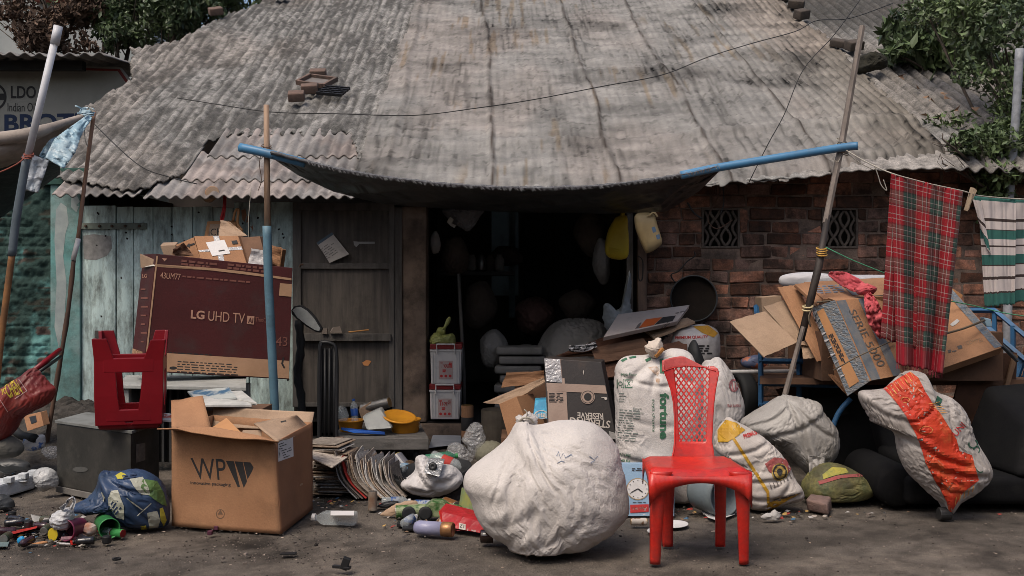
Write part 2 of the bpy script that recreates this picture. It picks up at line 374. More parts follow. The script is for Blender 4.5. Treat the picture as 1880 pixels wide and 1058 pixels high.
# ---------------- print on surfaces ----------------
BV = {}
def bvh(o):
    if o not in BV: V, Fc = GEO[o]; BV[o] = (BVHTree.FromPolygons([tuple(v) for v in V], [tuple(f) for f in Fc]), V)
    if BV[o][1] is not GEO[o][0]: del BV[o]; return bvh(o)
    return BV[o][0]
def text2d(s, bold=0, narrow=1, space=1):
    cu = bpy.data.curves.new('t', 'FONT'); cu.body = s; cu.offset = bold; cu.space_character = space; cu.resolution_u = 4; cu.align_x = 'LEFT'
    ob = bpy.data.objects.new('t', cu); C.objects.link(ob); bpy.context.view_layer.update()
    me = bpy.data.meshes.new_from_object(ob.evaluated_get(bpy.context.evaluated_depsgraph_get()))
    V = np.array([v.co[:2] for v in me.vertices]); Fc = [tuple(p.vertices) for p in me.polygons]
    bpy.data.objects.remove(ob); bpy.data.curves.remove(cu); bpy.data.meshes.remove(me)
    if len(V) == 0: return V, Fc
    V = V - V.min(0); return V / V.max(0), Fc           # unit box, y up
def poly2d(pts): return np.array(pts, float), [tuple(range(len(pts)))]
def disc2d(cx, cy, r, r2=None, ri=0, n=28, a0=0, a1=360):
    r2 = r2 or r; a = np.radians(np.linspace(a0, a1, n + 1))
    if ri == 0: return np.stack([cx + r * np.cos(a[:-1]), cy + r2 * np.sin(a[:-1])], -1), [tuple(range(n))]
    o = np.stack([cx + r * np.cos(a), cy + r2 * np.sin(a)], -1); i = np.stack([cx + r * ri * np.cos(a), cy + r2 * ri * np.sin(a)], -1)
    return np.vstack([o, i]), [(k, k + 1, n + 2 + k, n + 1 + k) for k in range(n)]
def quadmap(vf, q):
    """unit box (y up) onto px quad TL TR BR BL"""
    V, Fc = vf; return bil(q, V[:, 0], 1 - V[:, 1]), Fc
def decal(name, shapes, target, mat, parent=None, off=.0025, cell=0, label=None):
    bm = bmesh.new()
    for V, Fc in shapes:
        vs = [bm.verts.new((p[0], p[1], 0)) for p in V]
        for f in Fc:
            try: bm.faces.new([vs[i] for i in f])
            except ValueError: pass
    bmesh.ops.triangulate(bm, faces=bm.faces[:])
    if cell:
        xs = [v.co.x for v in bm.verts]; ys = [v.co.y for v in bm.verts]
        for ax, lo, hi in ((0, min(xs), max(xs)), (1, min(ys), max(ys))):
            p = math.floor(lo / cell) * cell + cell
            while p < hi:
                co = (p, 0, 0) if ax == 0 else (0, p, 0); no = (1, 0, 0) if ax == 0 else (0, 1, 0)
                bmesh.ops.bisect_plane(bm, geom=bm.verts[:] + bm.edges[:] + bm.faces[:], plane_co=co, plane_no=no); p += cell
    mcx = sum(v.co.x for v in bm.verts) / max(1, len(bm.verts)); mcy = sum(v.co.y for v in bm.verts) / max(1, len(bm.verts))
    tr = bvh(target) if not isinstance(target, BVHTree) else target; o = Vector((0, 0, H)); bad = []
    for v in bm.verts:
        d = Vector(((v.co.x - CX) / F, 1, -(v.co.y - HY) / F)).normalized(); hit = tr.ray_cast(o, d)
        k_ = 0
        while hit[0] is None and k_ < 14:      # a corner just off the rim: draw it in towards the middle
            k_ += 1; q = v.co.lerp(Vector((mcx, mcy, 0)), .012 * k_)
            hit = tr.ray_cast(o, Vector(((q.x - CX) / F, 1, -(q.y - HY) / F)).normalized())
        if hit[0] is None: bad.append(v); continue
        n = hit[1] if hit[1].dot(d) < 0 else -hit[1]; v.co = hit[0] + n * off - d * off * .5
    bmesh.ops.delete(bm, geom=bad, context='VERTS')
    bm.verts.index_update(); V = [v.co.copy() for v in bm.verts]; Fc = [tuple(v.index for v in f.verts) for f in bm.faces]; bm.free()
    if not Fc: return None
    return O(name, (V, Fc), mat, parent if parent is not None else target, label=label)
def txt(s, q, target, mat, bold=0, cell=0, name='lettering', parent=None):
    return decal(name, [quadmap(text2d(s, bold), q)], target, mat, parent, cell=cell)
def line2d(pts, w=1.2):
    P = [np.array(p, float) for p in pts]; V = []
    for i, p in enumerate(P):
        d = P[min(i + 1, len(P) - 1)] - P[max(i - 1, 0)]; d = d / (np.hypot(*d) + 1e-6); n = np.array([-d[1], d[0]]) * w / 2; V += [p + n, p - n]
    return np.array(V), [(2 * i, 2 * i + 1, 2 * i + 3, 2 * i + 2) for i in range(len(P) - 1)]
def rq(x, y, w, h, a=0):
    """px quad whose text baseline-left-bottom is at (x,y), width w, height h, rotated a degrees clockwise"""
    ca, sa = math.cos(R(a)), math.sin(R(a)); ux, uy = ca * w, sa * w; vx, vy = sa * h, -ca * h
    return [(x + vx, y + vy), (x + ux + vx, y + uy + vy), (x + ux, y + uy), (x, y)]
def scribble(x0, y0, x1, y1, n, th=2, seed=0, dy=None):
    """rows of broken print marks standing for illegible small print"""
    rs = random.Random(seed); out = []; dy = dy or (y1 - y0) / max(1, n)
    for i in range(n):
        y = y0 + i * dy; x = x0
        while x < x1:
            w = rs.uniform(4, 14)
            if x + w > x1: break
            out.append(poly2d([(x, y), (x + w, y), (x + w, y + th), (x, y + th)])); x += w + rs.uniform(2, 4)
    return out
def rotp(shapes, cx, cy, a):
    ca, sa = math.cos(R(a)), math.sin(R(a)); out = []
    for V, Fc in shapes:
        V = np.array(V, float); x = V[:, 0] - cx; y = V[:, 1] - cy; out.append((np.stack([cx + x * ca - y * sa, cy + x * sa + y * ca], -1), Fc))
    return out
# ================= materials of the place =================
m_ground = M('packed_earth_road', (.15, .128, .108), (.088, .075, .064), sc=2.3, rough=.9, bump=1, bsc=90, dirt=.6, dc=(.045, .038, .032), dsc=5, speck=.32, spsc=150, spec=.2, attr='Col')
m_tarp = M('old_roof_sheet_fabric', (.285, .274, .258), (.185, .18, .172), sc=2.6, rough=.92, speck=.1, spsc=90, bump=.6, bsc=60, dirt=.25, dc=(.11, .105, .10), dsc=6, dst=(1, 1, 1), attr='Col', crum=.12, csc=6, st=(1, 2.2, 2.2), spec=.1)
m_rough = M('weathered_coated_roof', (.30, .29, .276), (.172, .168, .16), sc=9, rough=.93, bump=.8, bsc=60, dirt=.5, dc=(.045, .045, .043), dsc=16, attr='Col', spec=.1, speck=.3, spsc=75)
m_corr = M('corrugated_cement_sheet', (.30, .285, .275), (.2, .188, .18), sc=4, rough=.85, bump=.3, bsc=60, dirt=.45, dc=(.07, .064, .06), dsc=9, attr='Col', spec=.15)
m_dark = M('near_black', (.022, .02, .019), (.012, .012, .012), sc=3, rough=.9)  # plain near-black for hidden, recessed and low parts
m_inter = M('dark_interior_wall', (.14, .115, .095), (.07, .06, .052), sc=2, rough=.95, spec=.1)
m_plank = M('pale_teal_painted_plank', (.54, .67, .64), (.38, .49, .48), sc=3, rough=.75, bump=.4, bsc=30, st=(6, 1, .7), dirt=.62, dc=(.06, .058, .045), dsc=5, dst=(3, 1, 1), isl=.16)
m_teal = M('turquoise_plaster', (.12, .29, .28), (.22, .31, .30), sc=3.5, rough=.85, bump=.5, bsc=25, dirt=.6, dc=(.05, .08, .07), dsc=4)
m_moss = M('peeling_teal_brick', (1, 1, 1), (.75, .75, .75), sc=20, rough=.9, bump=.8, bsc=30, attr='Col', spec=.1)
m_brick = M('old_red_brick', (.43, .19, .12), (.22, .12, .088), sc=14, rough=.95, bump=1, bsc=40, dirt=.86, dc=(.026, .022, .019), dsc=3.4, isl=.65, isl2=(.27, .17, .14), speck=.25, spsc=80, spec=.1)
m_mortar = M('grimy_mortar', (.26, .185, .145), (.09, .07, .058), sc=7, speck=.2, rough=.95, bump=.8, bsc=40, dirt=.6, dc=(.02, .018, .016), dsc=2)
m_door = M('weathered_dark_plywood', (.098, .084, .072), (.05, .044, .04), sc=3, rough=.7, bump=.25, bsc=20, st=(7, 1, .6), dirt=.35, dc=(.018, .015, .013), dsc=3, spec=.3)
m_frame = M('grey_worn_timber', (.10, .092, .085), (.055, .05, .046), sc=3, rough=.75, bump=.4, bsc=20, st=(6, 6, .8), dirt=.35, dc=(.02, .018, .016))
m_post = M('stained_plaster_post', (.2, .145, .11), (.11, .08, .062), sc=5, rough=.9, bump=.6, bsc=25, dirt=.6, dc=(.02, .017, .014), dsc=5)
m_wood = M('bare_bamboo', (.36, .24, .16), (.22, .14, .09), sc=3, rough=.6, bump=.3, bsc=20, st=(8, 8, .8), dirt=.3)
m_greywood = M('grey_pole_wood', (.22, .18, .155), (.12, .1, .085), sc=3, rough=.75, bump=.35, bsc=20, st=(8, 8, .8), dirt=.35)
m_blackwood = M('dark_bamboo', (.045, .032, .026), (.02, .016, .014), sc=3, rough=.6, bump=.3, bsc=20, st=(8, 8, .8))
m_pvc = M('blue_pvc_pipe', (.06, .19, .34), (.05, .15, .27), sc=4, rough=.4, bump=.08, dirt=.35, dc=(.1, .12, .13), dsc=6)
m_pvcteal = M('faded_blue_pipe', (.11, .21, .27), (.08, .155, .2), sc=5, rough=.55, bump=.1, dirt=.35, dc=(.05, .06, .06), dsc=5)
m_whitepvc = M('white_pipe', (.55, .55, .57), (.42, .42, .44), sc=6, rough=.45, bump=.08, dirt=.3, dc=(.2, .18, .17))
m_greypvc = M('slate_grey_pipe', (.1, .125, .145), (.07, .09, .105), sc=5, rough=.5, bump=.1, dirt=.2)
m_bt = M('black_tarpaulin', (.035, .037, .038), (.016, .017, .018), sc=4, rough=.4, bump=.2, bsc=60, dirt=.2, dc=(.09, .09, .09), dsc=7, crum=.3, csc=6, spec=.4)
m_silver = M('silver_lashing', (.26, .26, .26), (.1, .1, .105), sc=30, rough=.5, bump=.4, bsc=80)
m_leaf = M('dark_green_leaf', (.075, .11, .04), (.04, .062, .026), sc=1.5, rough=.5, bump=0, isl=.55, spec=.5)
m_leafb = M('fresh_small_leaf', (.08, .115, .04), (.045, .07, .028), sc=1.5, rough=.5, bump=0, isl=.6, spec=.5)
m_dead = M('dead_brown_leaf', (.12, .075, .05), (.07, .045, .033), sc=2, rough=.8, bump=0, isl=.5)
m_bark = M('grey_bark', (.09, .07, .055), (.05, .04, .032), sc=6, rough=.9, bump=.6, st=(4, 4, 1))
m_clay = M('terracotta_brick', (.15, .095, .075), (.09, .065, .052), sc=8, rough=.9, bump=.6, dirt=.45, dc=(.05, .04, .035), dsc=8)
m_iron = M('black_iron', (.018, .018, .02), (.01, .01, .012), sc=9, rough=.55, bump=.2, metal=.3)
m_rust = M('rusty_iron', (.11, .06, .04), (.06, .04, .03), sc=12, rough=.8, bump=.4)
m_string = M('pale_string', (.35, .32, .27), rough=.9)
m_wire = M('black_cable', (.012, .012, .013), rough=.6)
m_wallw = M('far_white_wall', (.3, .31, .3), (.2, .22, .22), sc=.6, rough=.9, dirt=.3, dc=(.2, .2, .2), dsc=.7)
# ================= ground =================
xs = np.unique(np.r_[np.array([-150, -80, -40, -20, -12, -8, -6, -5]), np.arange(-4.2, 4.4, .03), np.array([5, 6, 8, 12, 20, 40, 80, 150])])
ys = np.unique(np.r_[np.array([-60, -25, -8, 0, 2.5]), np.arange(3.9, 8.7, .03), np.array([10.5, 13, 20, 40, 90, 200, 350])])
gx, gy = np.meshgrid(xs, ys, indexing='ij')
near = sm(-5, -4.2, gx) * (1 - sm(4.2, 5, gx)) * sm(3.0, 3.9, gy) * (1 - sm(8.6, 9, gy))
gz = -near * (fbm(gx * 1.3, gy * 1.3, 5, 3) * .02 + ridged(gx * 3, gy * 3, 3, 8) * .012)
gpx, gpy = CX + gx / np.maximum(gy, .5) * F, HY + H / np.maximum(gy, .5) * F
oil = np.exp(-((gpx - 500) / 95) ** 2 - ((gpy - 998) / 16) ** 2) * 1.1 + np.exp(-((gpx - 120) / 110) ** 2 - ((gpy - 975) / 26) ** 2) * .5 + np.exp(-((gpx - 1250) / 260) ** 2 - ((gpy - 915) / 26) ** 2) * .35
st_ = np.clip(oil * sm(.25, .6, fbm(gx * 7, gy * 7, 4, 12)) + .35 * sm(.5, .7, fbm(gx * 2.2, gy * 3.5, 5, 13)) + .3 * sm(.6, .7, fbm(gx * 12, gy * 12, 3, 14)), 0, .85)
lt = sm(.5, .7, fbm(gx * 1.1, gy * 2.4, 4, 15)); gc = (1 - st_)[..., None] * (1 + lt[..., None] * np.array([.22, .2, .18]))
O('ground', (np.stack([gx, gy, gz], -1).reshape(-1, 3), grid_faces(len(xs), len(ys))), m_ground, kind='structure', smooth=True, col=gc.reshape(-1, 3))
# ================= the shack =================
Y0 = 8.5
shack = T('shack', 'low tin-roofed shack with brick and teal plank walls and an open dark doorway', 'shack', (0, Y0, 0))
ZP = .12
RY = 8.05
def ze(x): return 2.045 + .22 * sm(-.8, 3.6, x) - .03 * sm(.2, 1.0, x)
def rz(x, y): return ze(x) + .55 * (y - RY) + .10 * np.exp(-((x + 4.0) / .5) ** 2) * sm(9.5, 12.5, y)
def plan(px, py):
    """point of the roof plane seen at px, py"""
    x = 0.0
    for _ in range(6):
        a = (HY - py) / F; d = (a * RY - (float(ze(x)) - H)) / (.55 - a); x = (px - CX) / F * (RY + d)
    return x, RY + d
xl = lambda py: np.interp(py, [-40, 0, 20, 45, 70, 90, 150, 185, 210, 260, 330, 360], [560, 478, 430, 380, 325, 240, 240, 180, 140, 122, 98, 98])
def proj(x, y, z): return CX + x / y * F, HY - (z - H) / y * F
def roof_grid(x0, x1, y0, y1, st):
    gx, gy = np.meshgrid(np.arange(x0, x1, st), y0 + (np.linspace(0, 1, int((y1 - y0) / st / 1.15)) ** 1.15) * (y1 - y0), indexing='ij'); return gx, gy
# coated rough roof
gx, gy = roof_grid(-4.9, 6.9, RY - .06, 15.2, .024)
z0 = rz(gx, gy); PX, PY = proj(gx, gy, z0)
xx = gx + .04 * (gy - RY)
tl = np.interp(PY, [0, 159, 242, 291, 350], [769, 709, 682, 661, 645]); tr_ = np.interp(PY, [-60, 0, 45, 95, 150, 200, 290, 320], [1360, 1430, 1480, 1540, 1600, 1650, 1740, 1760])
rightm = sm(-20, 40, PX - tr_)
leftm = 1 - sm(-30, 60, PX - tl)
corr = np.sin(xx * 2 * np.pi / np.where(PX < 1200, .092, .125))
amp = .013 * leftm * (.45 + .55 * sm(.36, .6, fbm(gx * .9, gy * .5, 2, 5))) + .026 * rightm + .006 * (1 - leftm) * (1 - rightm)
ru = (ridged(gx * 4, gy * 2.2, 4, 21) - .4) * .008 * leftm + (fbm(gx * 22, gy * 12, 3, 5) - .5) * .016 * leftm
fl = sm(.56, .66, fbm(gx * 7, gy * 4, 4, 77)) * .02 * leftm
z = z0 + corr * amp + ru + fl + (fbm(gx * .9, gy * .9, 3, 2) - .5) * .1
yb = np.interp(PX, [95, 130, 210, 265, 290, 340, 385, 430, 540, 640, 655, 668, 740, 745, 3000], [322, 335, 350, 352, 336, 318, 254, 249, 247, 243, 290, 352, 356, 420, 420])
yb = yb + (fbm(gx * 9, gy * 3, 3, 31) - .5) * 9
rb = 332 - 34 * sm(1480, 1760, PX)
keep = (PX > xl(PY) + (fbm(gy * 6, gx, 3, 4) - .5) * 14) & (PY < yb)
moss = sm(.46, .60, fbm(gx * 3.1, gy * 1.6, 5, 90)) * leftm
grit = sm(.48, .58, fbm(gx * 18, gy * 7, 4, 91))
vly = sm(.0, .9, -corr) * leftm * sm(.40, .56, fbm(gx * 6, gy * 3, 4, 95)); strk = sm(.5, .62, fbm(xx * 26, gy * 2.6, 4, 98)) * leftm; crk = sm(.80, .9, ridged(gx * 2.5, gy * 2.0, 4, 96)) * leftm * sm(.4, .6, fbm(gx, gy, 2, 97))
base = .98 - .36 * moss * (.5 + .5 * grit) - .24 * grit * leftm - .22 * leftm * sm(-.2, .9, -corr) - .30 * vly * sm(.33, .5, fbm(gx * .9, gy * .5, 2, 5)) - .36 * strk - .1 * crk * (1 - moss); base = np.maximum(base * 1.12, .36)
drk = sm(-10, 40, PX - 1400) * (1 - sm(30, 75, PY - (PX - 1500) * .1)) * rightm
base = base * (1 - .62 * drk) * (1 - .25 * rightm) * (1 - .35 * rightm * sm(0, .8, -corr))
warm = sm(.42, .62, fbm(gx * 1.2, gy * .7, 3, 12))
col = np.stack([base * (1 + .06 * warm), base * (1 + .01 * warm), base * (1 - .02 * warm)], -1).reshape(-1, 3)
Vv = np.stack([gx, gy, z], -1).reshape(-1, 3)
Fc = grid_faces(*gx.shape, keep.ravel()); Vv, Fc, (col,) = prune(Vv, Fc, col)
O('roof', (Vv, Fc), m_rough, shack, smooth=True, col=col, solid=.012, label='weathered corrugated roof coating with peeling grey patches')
# exposed sheets at the lower left eave, two rows
def sheet_row(x0, x1, y0, y1, dz, seed, nm='roof_sheet'):
    gx, gy = np.meshgrid(np.arange(x0, x1, .012), np.linspace(y0, y1, 34), indexing='ij')
    z = rz(gx, gy) + dz + .015 * np.sin((gx + .04 * (gy - RY)) * 2 * np.pi / .098) + (fbm(gx * 2, gy * 2, 3, seed) - .5) * .02
    b = 1 - .35 * sm(.5, .62, fbm(gx * 5, gy * 5, 4, seed + 2)); rd = .1 * sm(.45, .6, fbm(gx * 2, gy * 2, 3, seed + 3))
    col = np.stack([b * (1 + rd), b, b * (1 - rd * .4)], -1).reshape(-1, 3)
    gy = gy + (fbm(gx * 4, gx * 0, 3, seed) - .5) * .05
    return O(nm, (np.stack([gx, gy, z], -1).reshape(-1, 3), grid_faces(*gx.shape)), m_corr, shack, smooth=True, col=col, solid=.01)
for (pa, pb, ya, yb_, dz, sd_) in ((262, 720, 352, 318, -.045, 1), (330, 730, 325, 275, -.03, 2), (380, 735, 285, 236, -.016, 3), (95, 300, 352, 300, -.035, 5)):
    xa, y_a = plan(pa, ya); xb, y_b = plan(pb, yb_)
    sheet_row(xa, xb, y_a, y_b, dz, sd_)
# fabric sheet over the middle and right
gx, gy = roof_grid(-2.2, 5.4, RY - .1, 15.2, .02)
z0 = rz(gx, gy); PX, PY = proj(gx, gy, z0)
tl = np.interp(PY, [-40, 0, 159, 242, 291, 350], [785, 769, 709, 682, 661, 645]); tr_ = np.interp(PY, [-60, 0, 45, 95, 150, 200, 290, 320], [1360, 1430, 1480, 1540, 1600, 1650, 1740, 1760])
low = np.interp(PX, [600, 1300, 1400, 1500, 1600, 1700, 1760], [352, 340, 330, 318, 308, 297, 290]) + (fbm(gx * 5, gy * 0, 4, 8) - .5) * 26
keep = (PX > tl + (fbm(gy * 5, gx * 0, 3, 6) - .5) * 16) & (PX < tr_ + (fbm(gy * 5, gx * 0, 3, 7) - .5) * 26) & (PY < low)
xx = gx + .042 * (gy - RY)
u, v = gx, gy
wr = (ridged(gx * 1.3 + fbm(gx, gy, 2, 3) * 1.5, gy * 3.6, 4, 51) - .45) * .022 * (.3 + sm(.42, .62, fbm(gx * .8, gy * .9, 2, 53))) + (fbm(gx * 3, gy * 8, 3, 52) - .5) * .010
wr = wr * (1 - .75 * sm(1.2, 3.0, gx)); wr += (ridged(gx * 4, gy * 14, 3, 61) - .45) * .014 * (.05 + sm(.45, .6, fbm(gx, gy, 2, 62)))
sag = -.03 * np.exp(-((gy - 8.95) / .12) ** 2) * sm(.4, .55, fbm(gx * .7, gy * 0 + 2, 2, 9)) + .045 * np.exp(-((gy - 8.82 - .1 * fbm(gx, gx * 0, 2, 1)) / .09) ** 2)
corr = np.sin(xx * 2 * np.pi / .085) * (.005 + .010 * sm(1.2, 3.6, gx)) * (.3 + fbm(gx * .6, gy * .6, 2, 44))
seam = np.zeros_like(gx); sd2 = np.zeros_like(gx)
for x_s, wob in ((-.17, 1), (.86, 2), (1.72, 3), (2.55, 4), (-1.02, 5)):
    dx = xx - x_s - (fbm(gy * .9, gy * 0, 3, wob * 17) - .5) * .14
    st_ = sm(.40, .52, fbm(gy * 5, gx * 0, 3, wob * 5))
    seam += np.exp(-(dx / .028) ** 2); sd2 += np.exp(-((dx - .012) / .017) ** 2) * (.45 + .55 * st_) * (1 if wob != 5 else .4)
z = z0 + .045 + wr + sag + corr + seam * .022 + (fbm(gx * .9, gy * .9, 3, 2) - .5) * .1
z -= .06 * sm(0, 14, PY - low + 14)
stain = .75 * sm(.60, .68, fbm(gx * 17, gy * 1.1, 3, 71)) * sm(.45, .6, fbm(gx * .9, gy * .9, 2, 72)) * (1 - sm(2.4, 3.2, gx))
pk = sm(.45, .62, fbm(gx * .9, gy * .6, 3, 73)); sp = sm(.68, .72, fbm(gx * 18, gy * 14, 3, 75))
gr_ = sm(.5, .7, fbm(gx * 1.5, gy * 2.2, 4, 76))
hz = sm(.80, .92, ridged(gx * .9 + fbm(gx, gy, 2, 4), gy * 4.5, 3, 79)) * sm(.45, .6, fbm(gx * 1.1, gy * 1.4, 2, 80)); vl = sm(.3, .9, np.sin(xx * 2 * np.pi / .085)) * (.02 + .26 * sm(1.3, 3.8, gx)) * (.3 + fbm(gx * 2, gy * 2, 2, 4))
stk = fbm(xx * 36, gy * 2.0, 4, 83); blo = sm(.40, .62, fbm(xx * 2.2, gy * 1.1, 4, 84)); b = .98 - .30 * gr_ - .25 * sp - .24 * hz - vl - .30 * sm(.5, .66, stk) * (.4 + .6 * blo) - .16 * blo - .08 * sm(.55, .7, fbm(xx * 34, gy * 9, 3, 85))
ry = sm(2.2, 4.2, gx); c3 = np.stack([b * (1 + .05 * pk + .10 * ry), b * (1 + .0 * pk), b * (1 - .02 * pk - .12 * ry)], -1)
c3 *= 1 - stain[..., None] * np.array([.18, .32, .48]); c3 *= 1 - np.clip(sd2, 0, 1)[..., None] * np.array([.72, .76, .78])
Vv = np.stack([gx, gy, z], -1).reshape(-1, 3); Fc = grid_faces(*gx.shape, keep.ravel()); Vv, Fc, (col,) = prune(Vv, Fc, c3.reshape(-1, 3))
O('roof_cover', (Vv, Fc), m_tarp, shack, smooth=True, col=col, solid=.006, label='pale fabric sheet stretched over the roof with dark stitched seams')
# walls
def X(px, D=Y0): return (px - CX) * D / F
def Z(py, D=Y0): return H - (py - HY) * D / F
wa, wb, wc, wd = X(902, 11.9), X(952, 11.9), 1.15, 2.2
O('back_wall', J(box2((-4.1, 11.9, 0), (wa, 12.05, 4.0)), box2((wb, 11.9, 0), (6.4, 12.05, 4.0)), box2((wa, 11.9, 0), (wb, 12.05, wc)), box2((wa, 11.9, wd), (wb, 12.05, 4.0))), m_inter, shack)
O('daylight_panel', box2((-4.0, 13.4, 0), (5.5, 13.5, 3.2)), M('pale_teal_daylight_panel', (.34, .42, .43), (.26, .33, .34), sc=2, rough=.9, dirt=.3), shack)  # pale panel added beyond the back opening to show as dim daylight
O('side_wall', J(box2((-4.15, Y0 + .2, 0), (-4.05, 11.9, 2.25))), m_inter, shack)
O('side_wall', J(box2((5.95, Y0 + .24, 0), (6.1, 11.9, 2.4))), m_inter, shack)
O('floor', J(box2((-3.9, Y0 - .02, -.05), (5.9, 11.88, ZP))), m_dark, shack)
for px_ in (738, 1215):
    x_ = X(px_); za, zb_ = float(rz(x_, Y0 + .26)) - .12, float(rz(x_, 11.88)) - .12
    O('partition', hexa([(x_, Y0 + .26, ZP), (x_ + .05, Y0 + .26, ZP), (x_ + .05, 11.88, ZP), (x_, 11.88, ZP), (x_, Y0 + .26, za), (x_ + .05, Y0 + .26, za), (x_ + .05, 11.88, zb_), (x_, 11.88, zb_)]), m_inter, shack)
O('beam', J(box2((X(150), Y0 + .03, Z(352) - .02), (X(1240), Y0 + .16, Z(352) + .06))), m_dark, shack)
# plank wall
V = []; ed = [150, 213, 245, 281, 316, 354, 391, 429, 458, 497, 541]; tops = [378, 380, 380, 380, 380, 380, 381, 372, 372, 371, 371]
parts = []
for i in range(len(ed) - 1):
    y = Y0 + random.uniform(-.008, .008); g = .004
    parts.append(hexa([(X(ed[i]) + g, y, .1), (X(ed[i + 1]) - g, y, .1), (X(ed[i + 1]) - g, y + .03, .1), (X(ed[i]) + g, y + .03, .1),
                       (X(ed[i]) + g, y, Z(tops[i])), (X(ed[i + 1]) - g, y, Z(tops[i] + random.uniform(-1, 2))), (X(ed[i + 1]) - g, y + .03, Z(tops[i])), (X(ed[i]) + g, y + .03, Z(tops[i]))]))
pw = O('plank_wall', J(*parts), m_plank, shack, bevel=.003, segs=1)
O('rail', J(box2((X(150), Y0 + .035, .1), (X(541), Y0 + .06, Z(395)))), m_dark, shack)
hg = O('strap_hinge', J(box2((X(148), Y0 - .025, Z(421)), (X(271), Y0 - .010, Z(410)))), M('painted_iron_strap', (.2, .24, .2), (.12, .13, .11), sc=8, rough=.7, bump=.3, dirt=.4), pw, bevel=.003)
O('bolt', J(*[lathe([(.012, 0), (.012, .01), (.006, .016), (0, .016)], (X(p), Y0 - .024, Z(415.5)), (0, -1, 0), 10) for p in (160, 185, 208, 232, 258)]), m_rust, pw)
O('hasp', J(box2((X(176), Y0 - .03, Z(640)), (X(208), Y0 - .009, Z(607)))), m_frame, pw, bevel=.004)
decal('worn_patch', [poly2d([(152, 433), (172, 430), (204, 434), (206, 456), (196, 470), (176, 478), (154, 476)])], pw, M('bare_filler', (.3, .29, .28), (.2, .2, .19), sc=20, rough=.9, dirt=.3), off=.001, cell=8)
m_orange = M('flaked_orange_paint', (.38, .17, .10), (.25, .13, .08), sc=14, rough=.9)
decal('paint_splash', [poly2d([(443, 386), (450, 384), (453, 395), (449, 408), (445, 404)]), poly2d([(454, 396), (458, 398), (457, 408), (452, 409)]), poly2d([(458, 414), (464, 413), (465, 424), (459, 427)])], pw, m_orange, off=.001, cell=8)
ps = [poly2d([(px + 3 * math.cos(a) * random.uniform(.4, 1), py + 3 * math.sin(a) * random.uniform(.4, 1)) for a in np.linspace(0, 6, 7)]) for px, py in [(random.uniform(155, 538), random.choice([random.uniform(385, 470), random.uniform(440, 740)])) for _ in range(46)]]
decal('chipped_spots', ps, pw, m_dark, off=.001)
# teal pilaster and mossy brick wall
pil = O('pilaster', J(box2((X(95), Y0 - .03, 0), (X(150), Y0 + .15, Z(340)))), m_teal, shack, bevel=.01)
decal('bare_patch', [poly2d([(103, 385), (112, 372), (122, 380), (126, 410), (120, 430), (116, 470), (122, 520), (118, 590), (108, 640), (100, 600), (104, 520), (100, 440)]), poly2d([(132, 345), (148, 343), (148, 372), (140, 390), (130, 380)])], pil, M('bare_grey_plaster', (.34, .38, .37), (.26, .3, .3), sc=10, rough=.9, dirt=.3), off=.001, cell=10)
O('lintel', J(box2((X(78), Y0 - .05, Z(340)), (X(165), Y0 + .15, Z(310)))), M('green_painted_beam', (.03, .1, .075), (.02, .06, .05), sc=9, rough=.7, dirt=.3), shack, bevel=.004)
gx, gz = np.meshgrid(np.arange(X(-60), X(96), .012), np.arange(0, Z(325), .012), indexing='ij')
row = np.floor(gz / .085); bx = gx / .24 + (row % 2) * .5; fx = bx - np.floor(bx); fz = gz / .085 - row
mort = np.clip(np.minimum(np.minimum(fx, 1 - fx) * .24, np.minimum(fz, 1 - fz) * .085) / .012, 0, 1)
pl = sm(.40, .60, fbm(gx * 3.2, gz * 3.2, 5, 33)); dk = sm(.30, .52, fbm(gx * 4.2 + 9, gz * 3.6, 6, 37) + .16 * sm(.9, 2.0, gz)) ; redb = .8 * sm(.58, .64, fbm(gx * 7, gz * 9, 4, 39)) * (fz > .12) * (fz < .88)  # dk: patchy darkening of the wall, heavier towards the top
yy = Y0 + .02 - .02 * mort * (1 - pl) - .018 * pl - (fbm(gx * 14, gz * 14, 4, 3) - .5) * .06
tq = np.array([.08, .24, .235]); tq2 = np.array([.19, .37, .35]); mo = np.array([.02, .028, .022]); rd = np.array([.15, .06, .045])
hl = fbm(gx * 10, gz * 10, 3, 5)[..., None]
c = tq * (1 - hl) + tq2 * hl; c = c * (1 - redb[..., None]) + rd * redb[..., None]; dk = np.clip(dk, 0, 1)[..., None]; c = c * (1 - dk * .88) + mo * dk * .88
O('teal_brick_wall', (np.stack([gx, yy, gz], -1).reshape(-1, 3), grid_faces(*gx.shape)), m_moss, shack, col=c.reshape(-1, 3), smooth=True)
O('side_wall', J(box2((X(-60), Y0 + .05, 0), (X(96), Y0 + .16, Z(326)))), m_inter, shack)
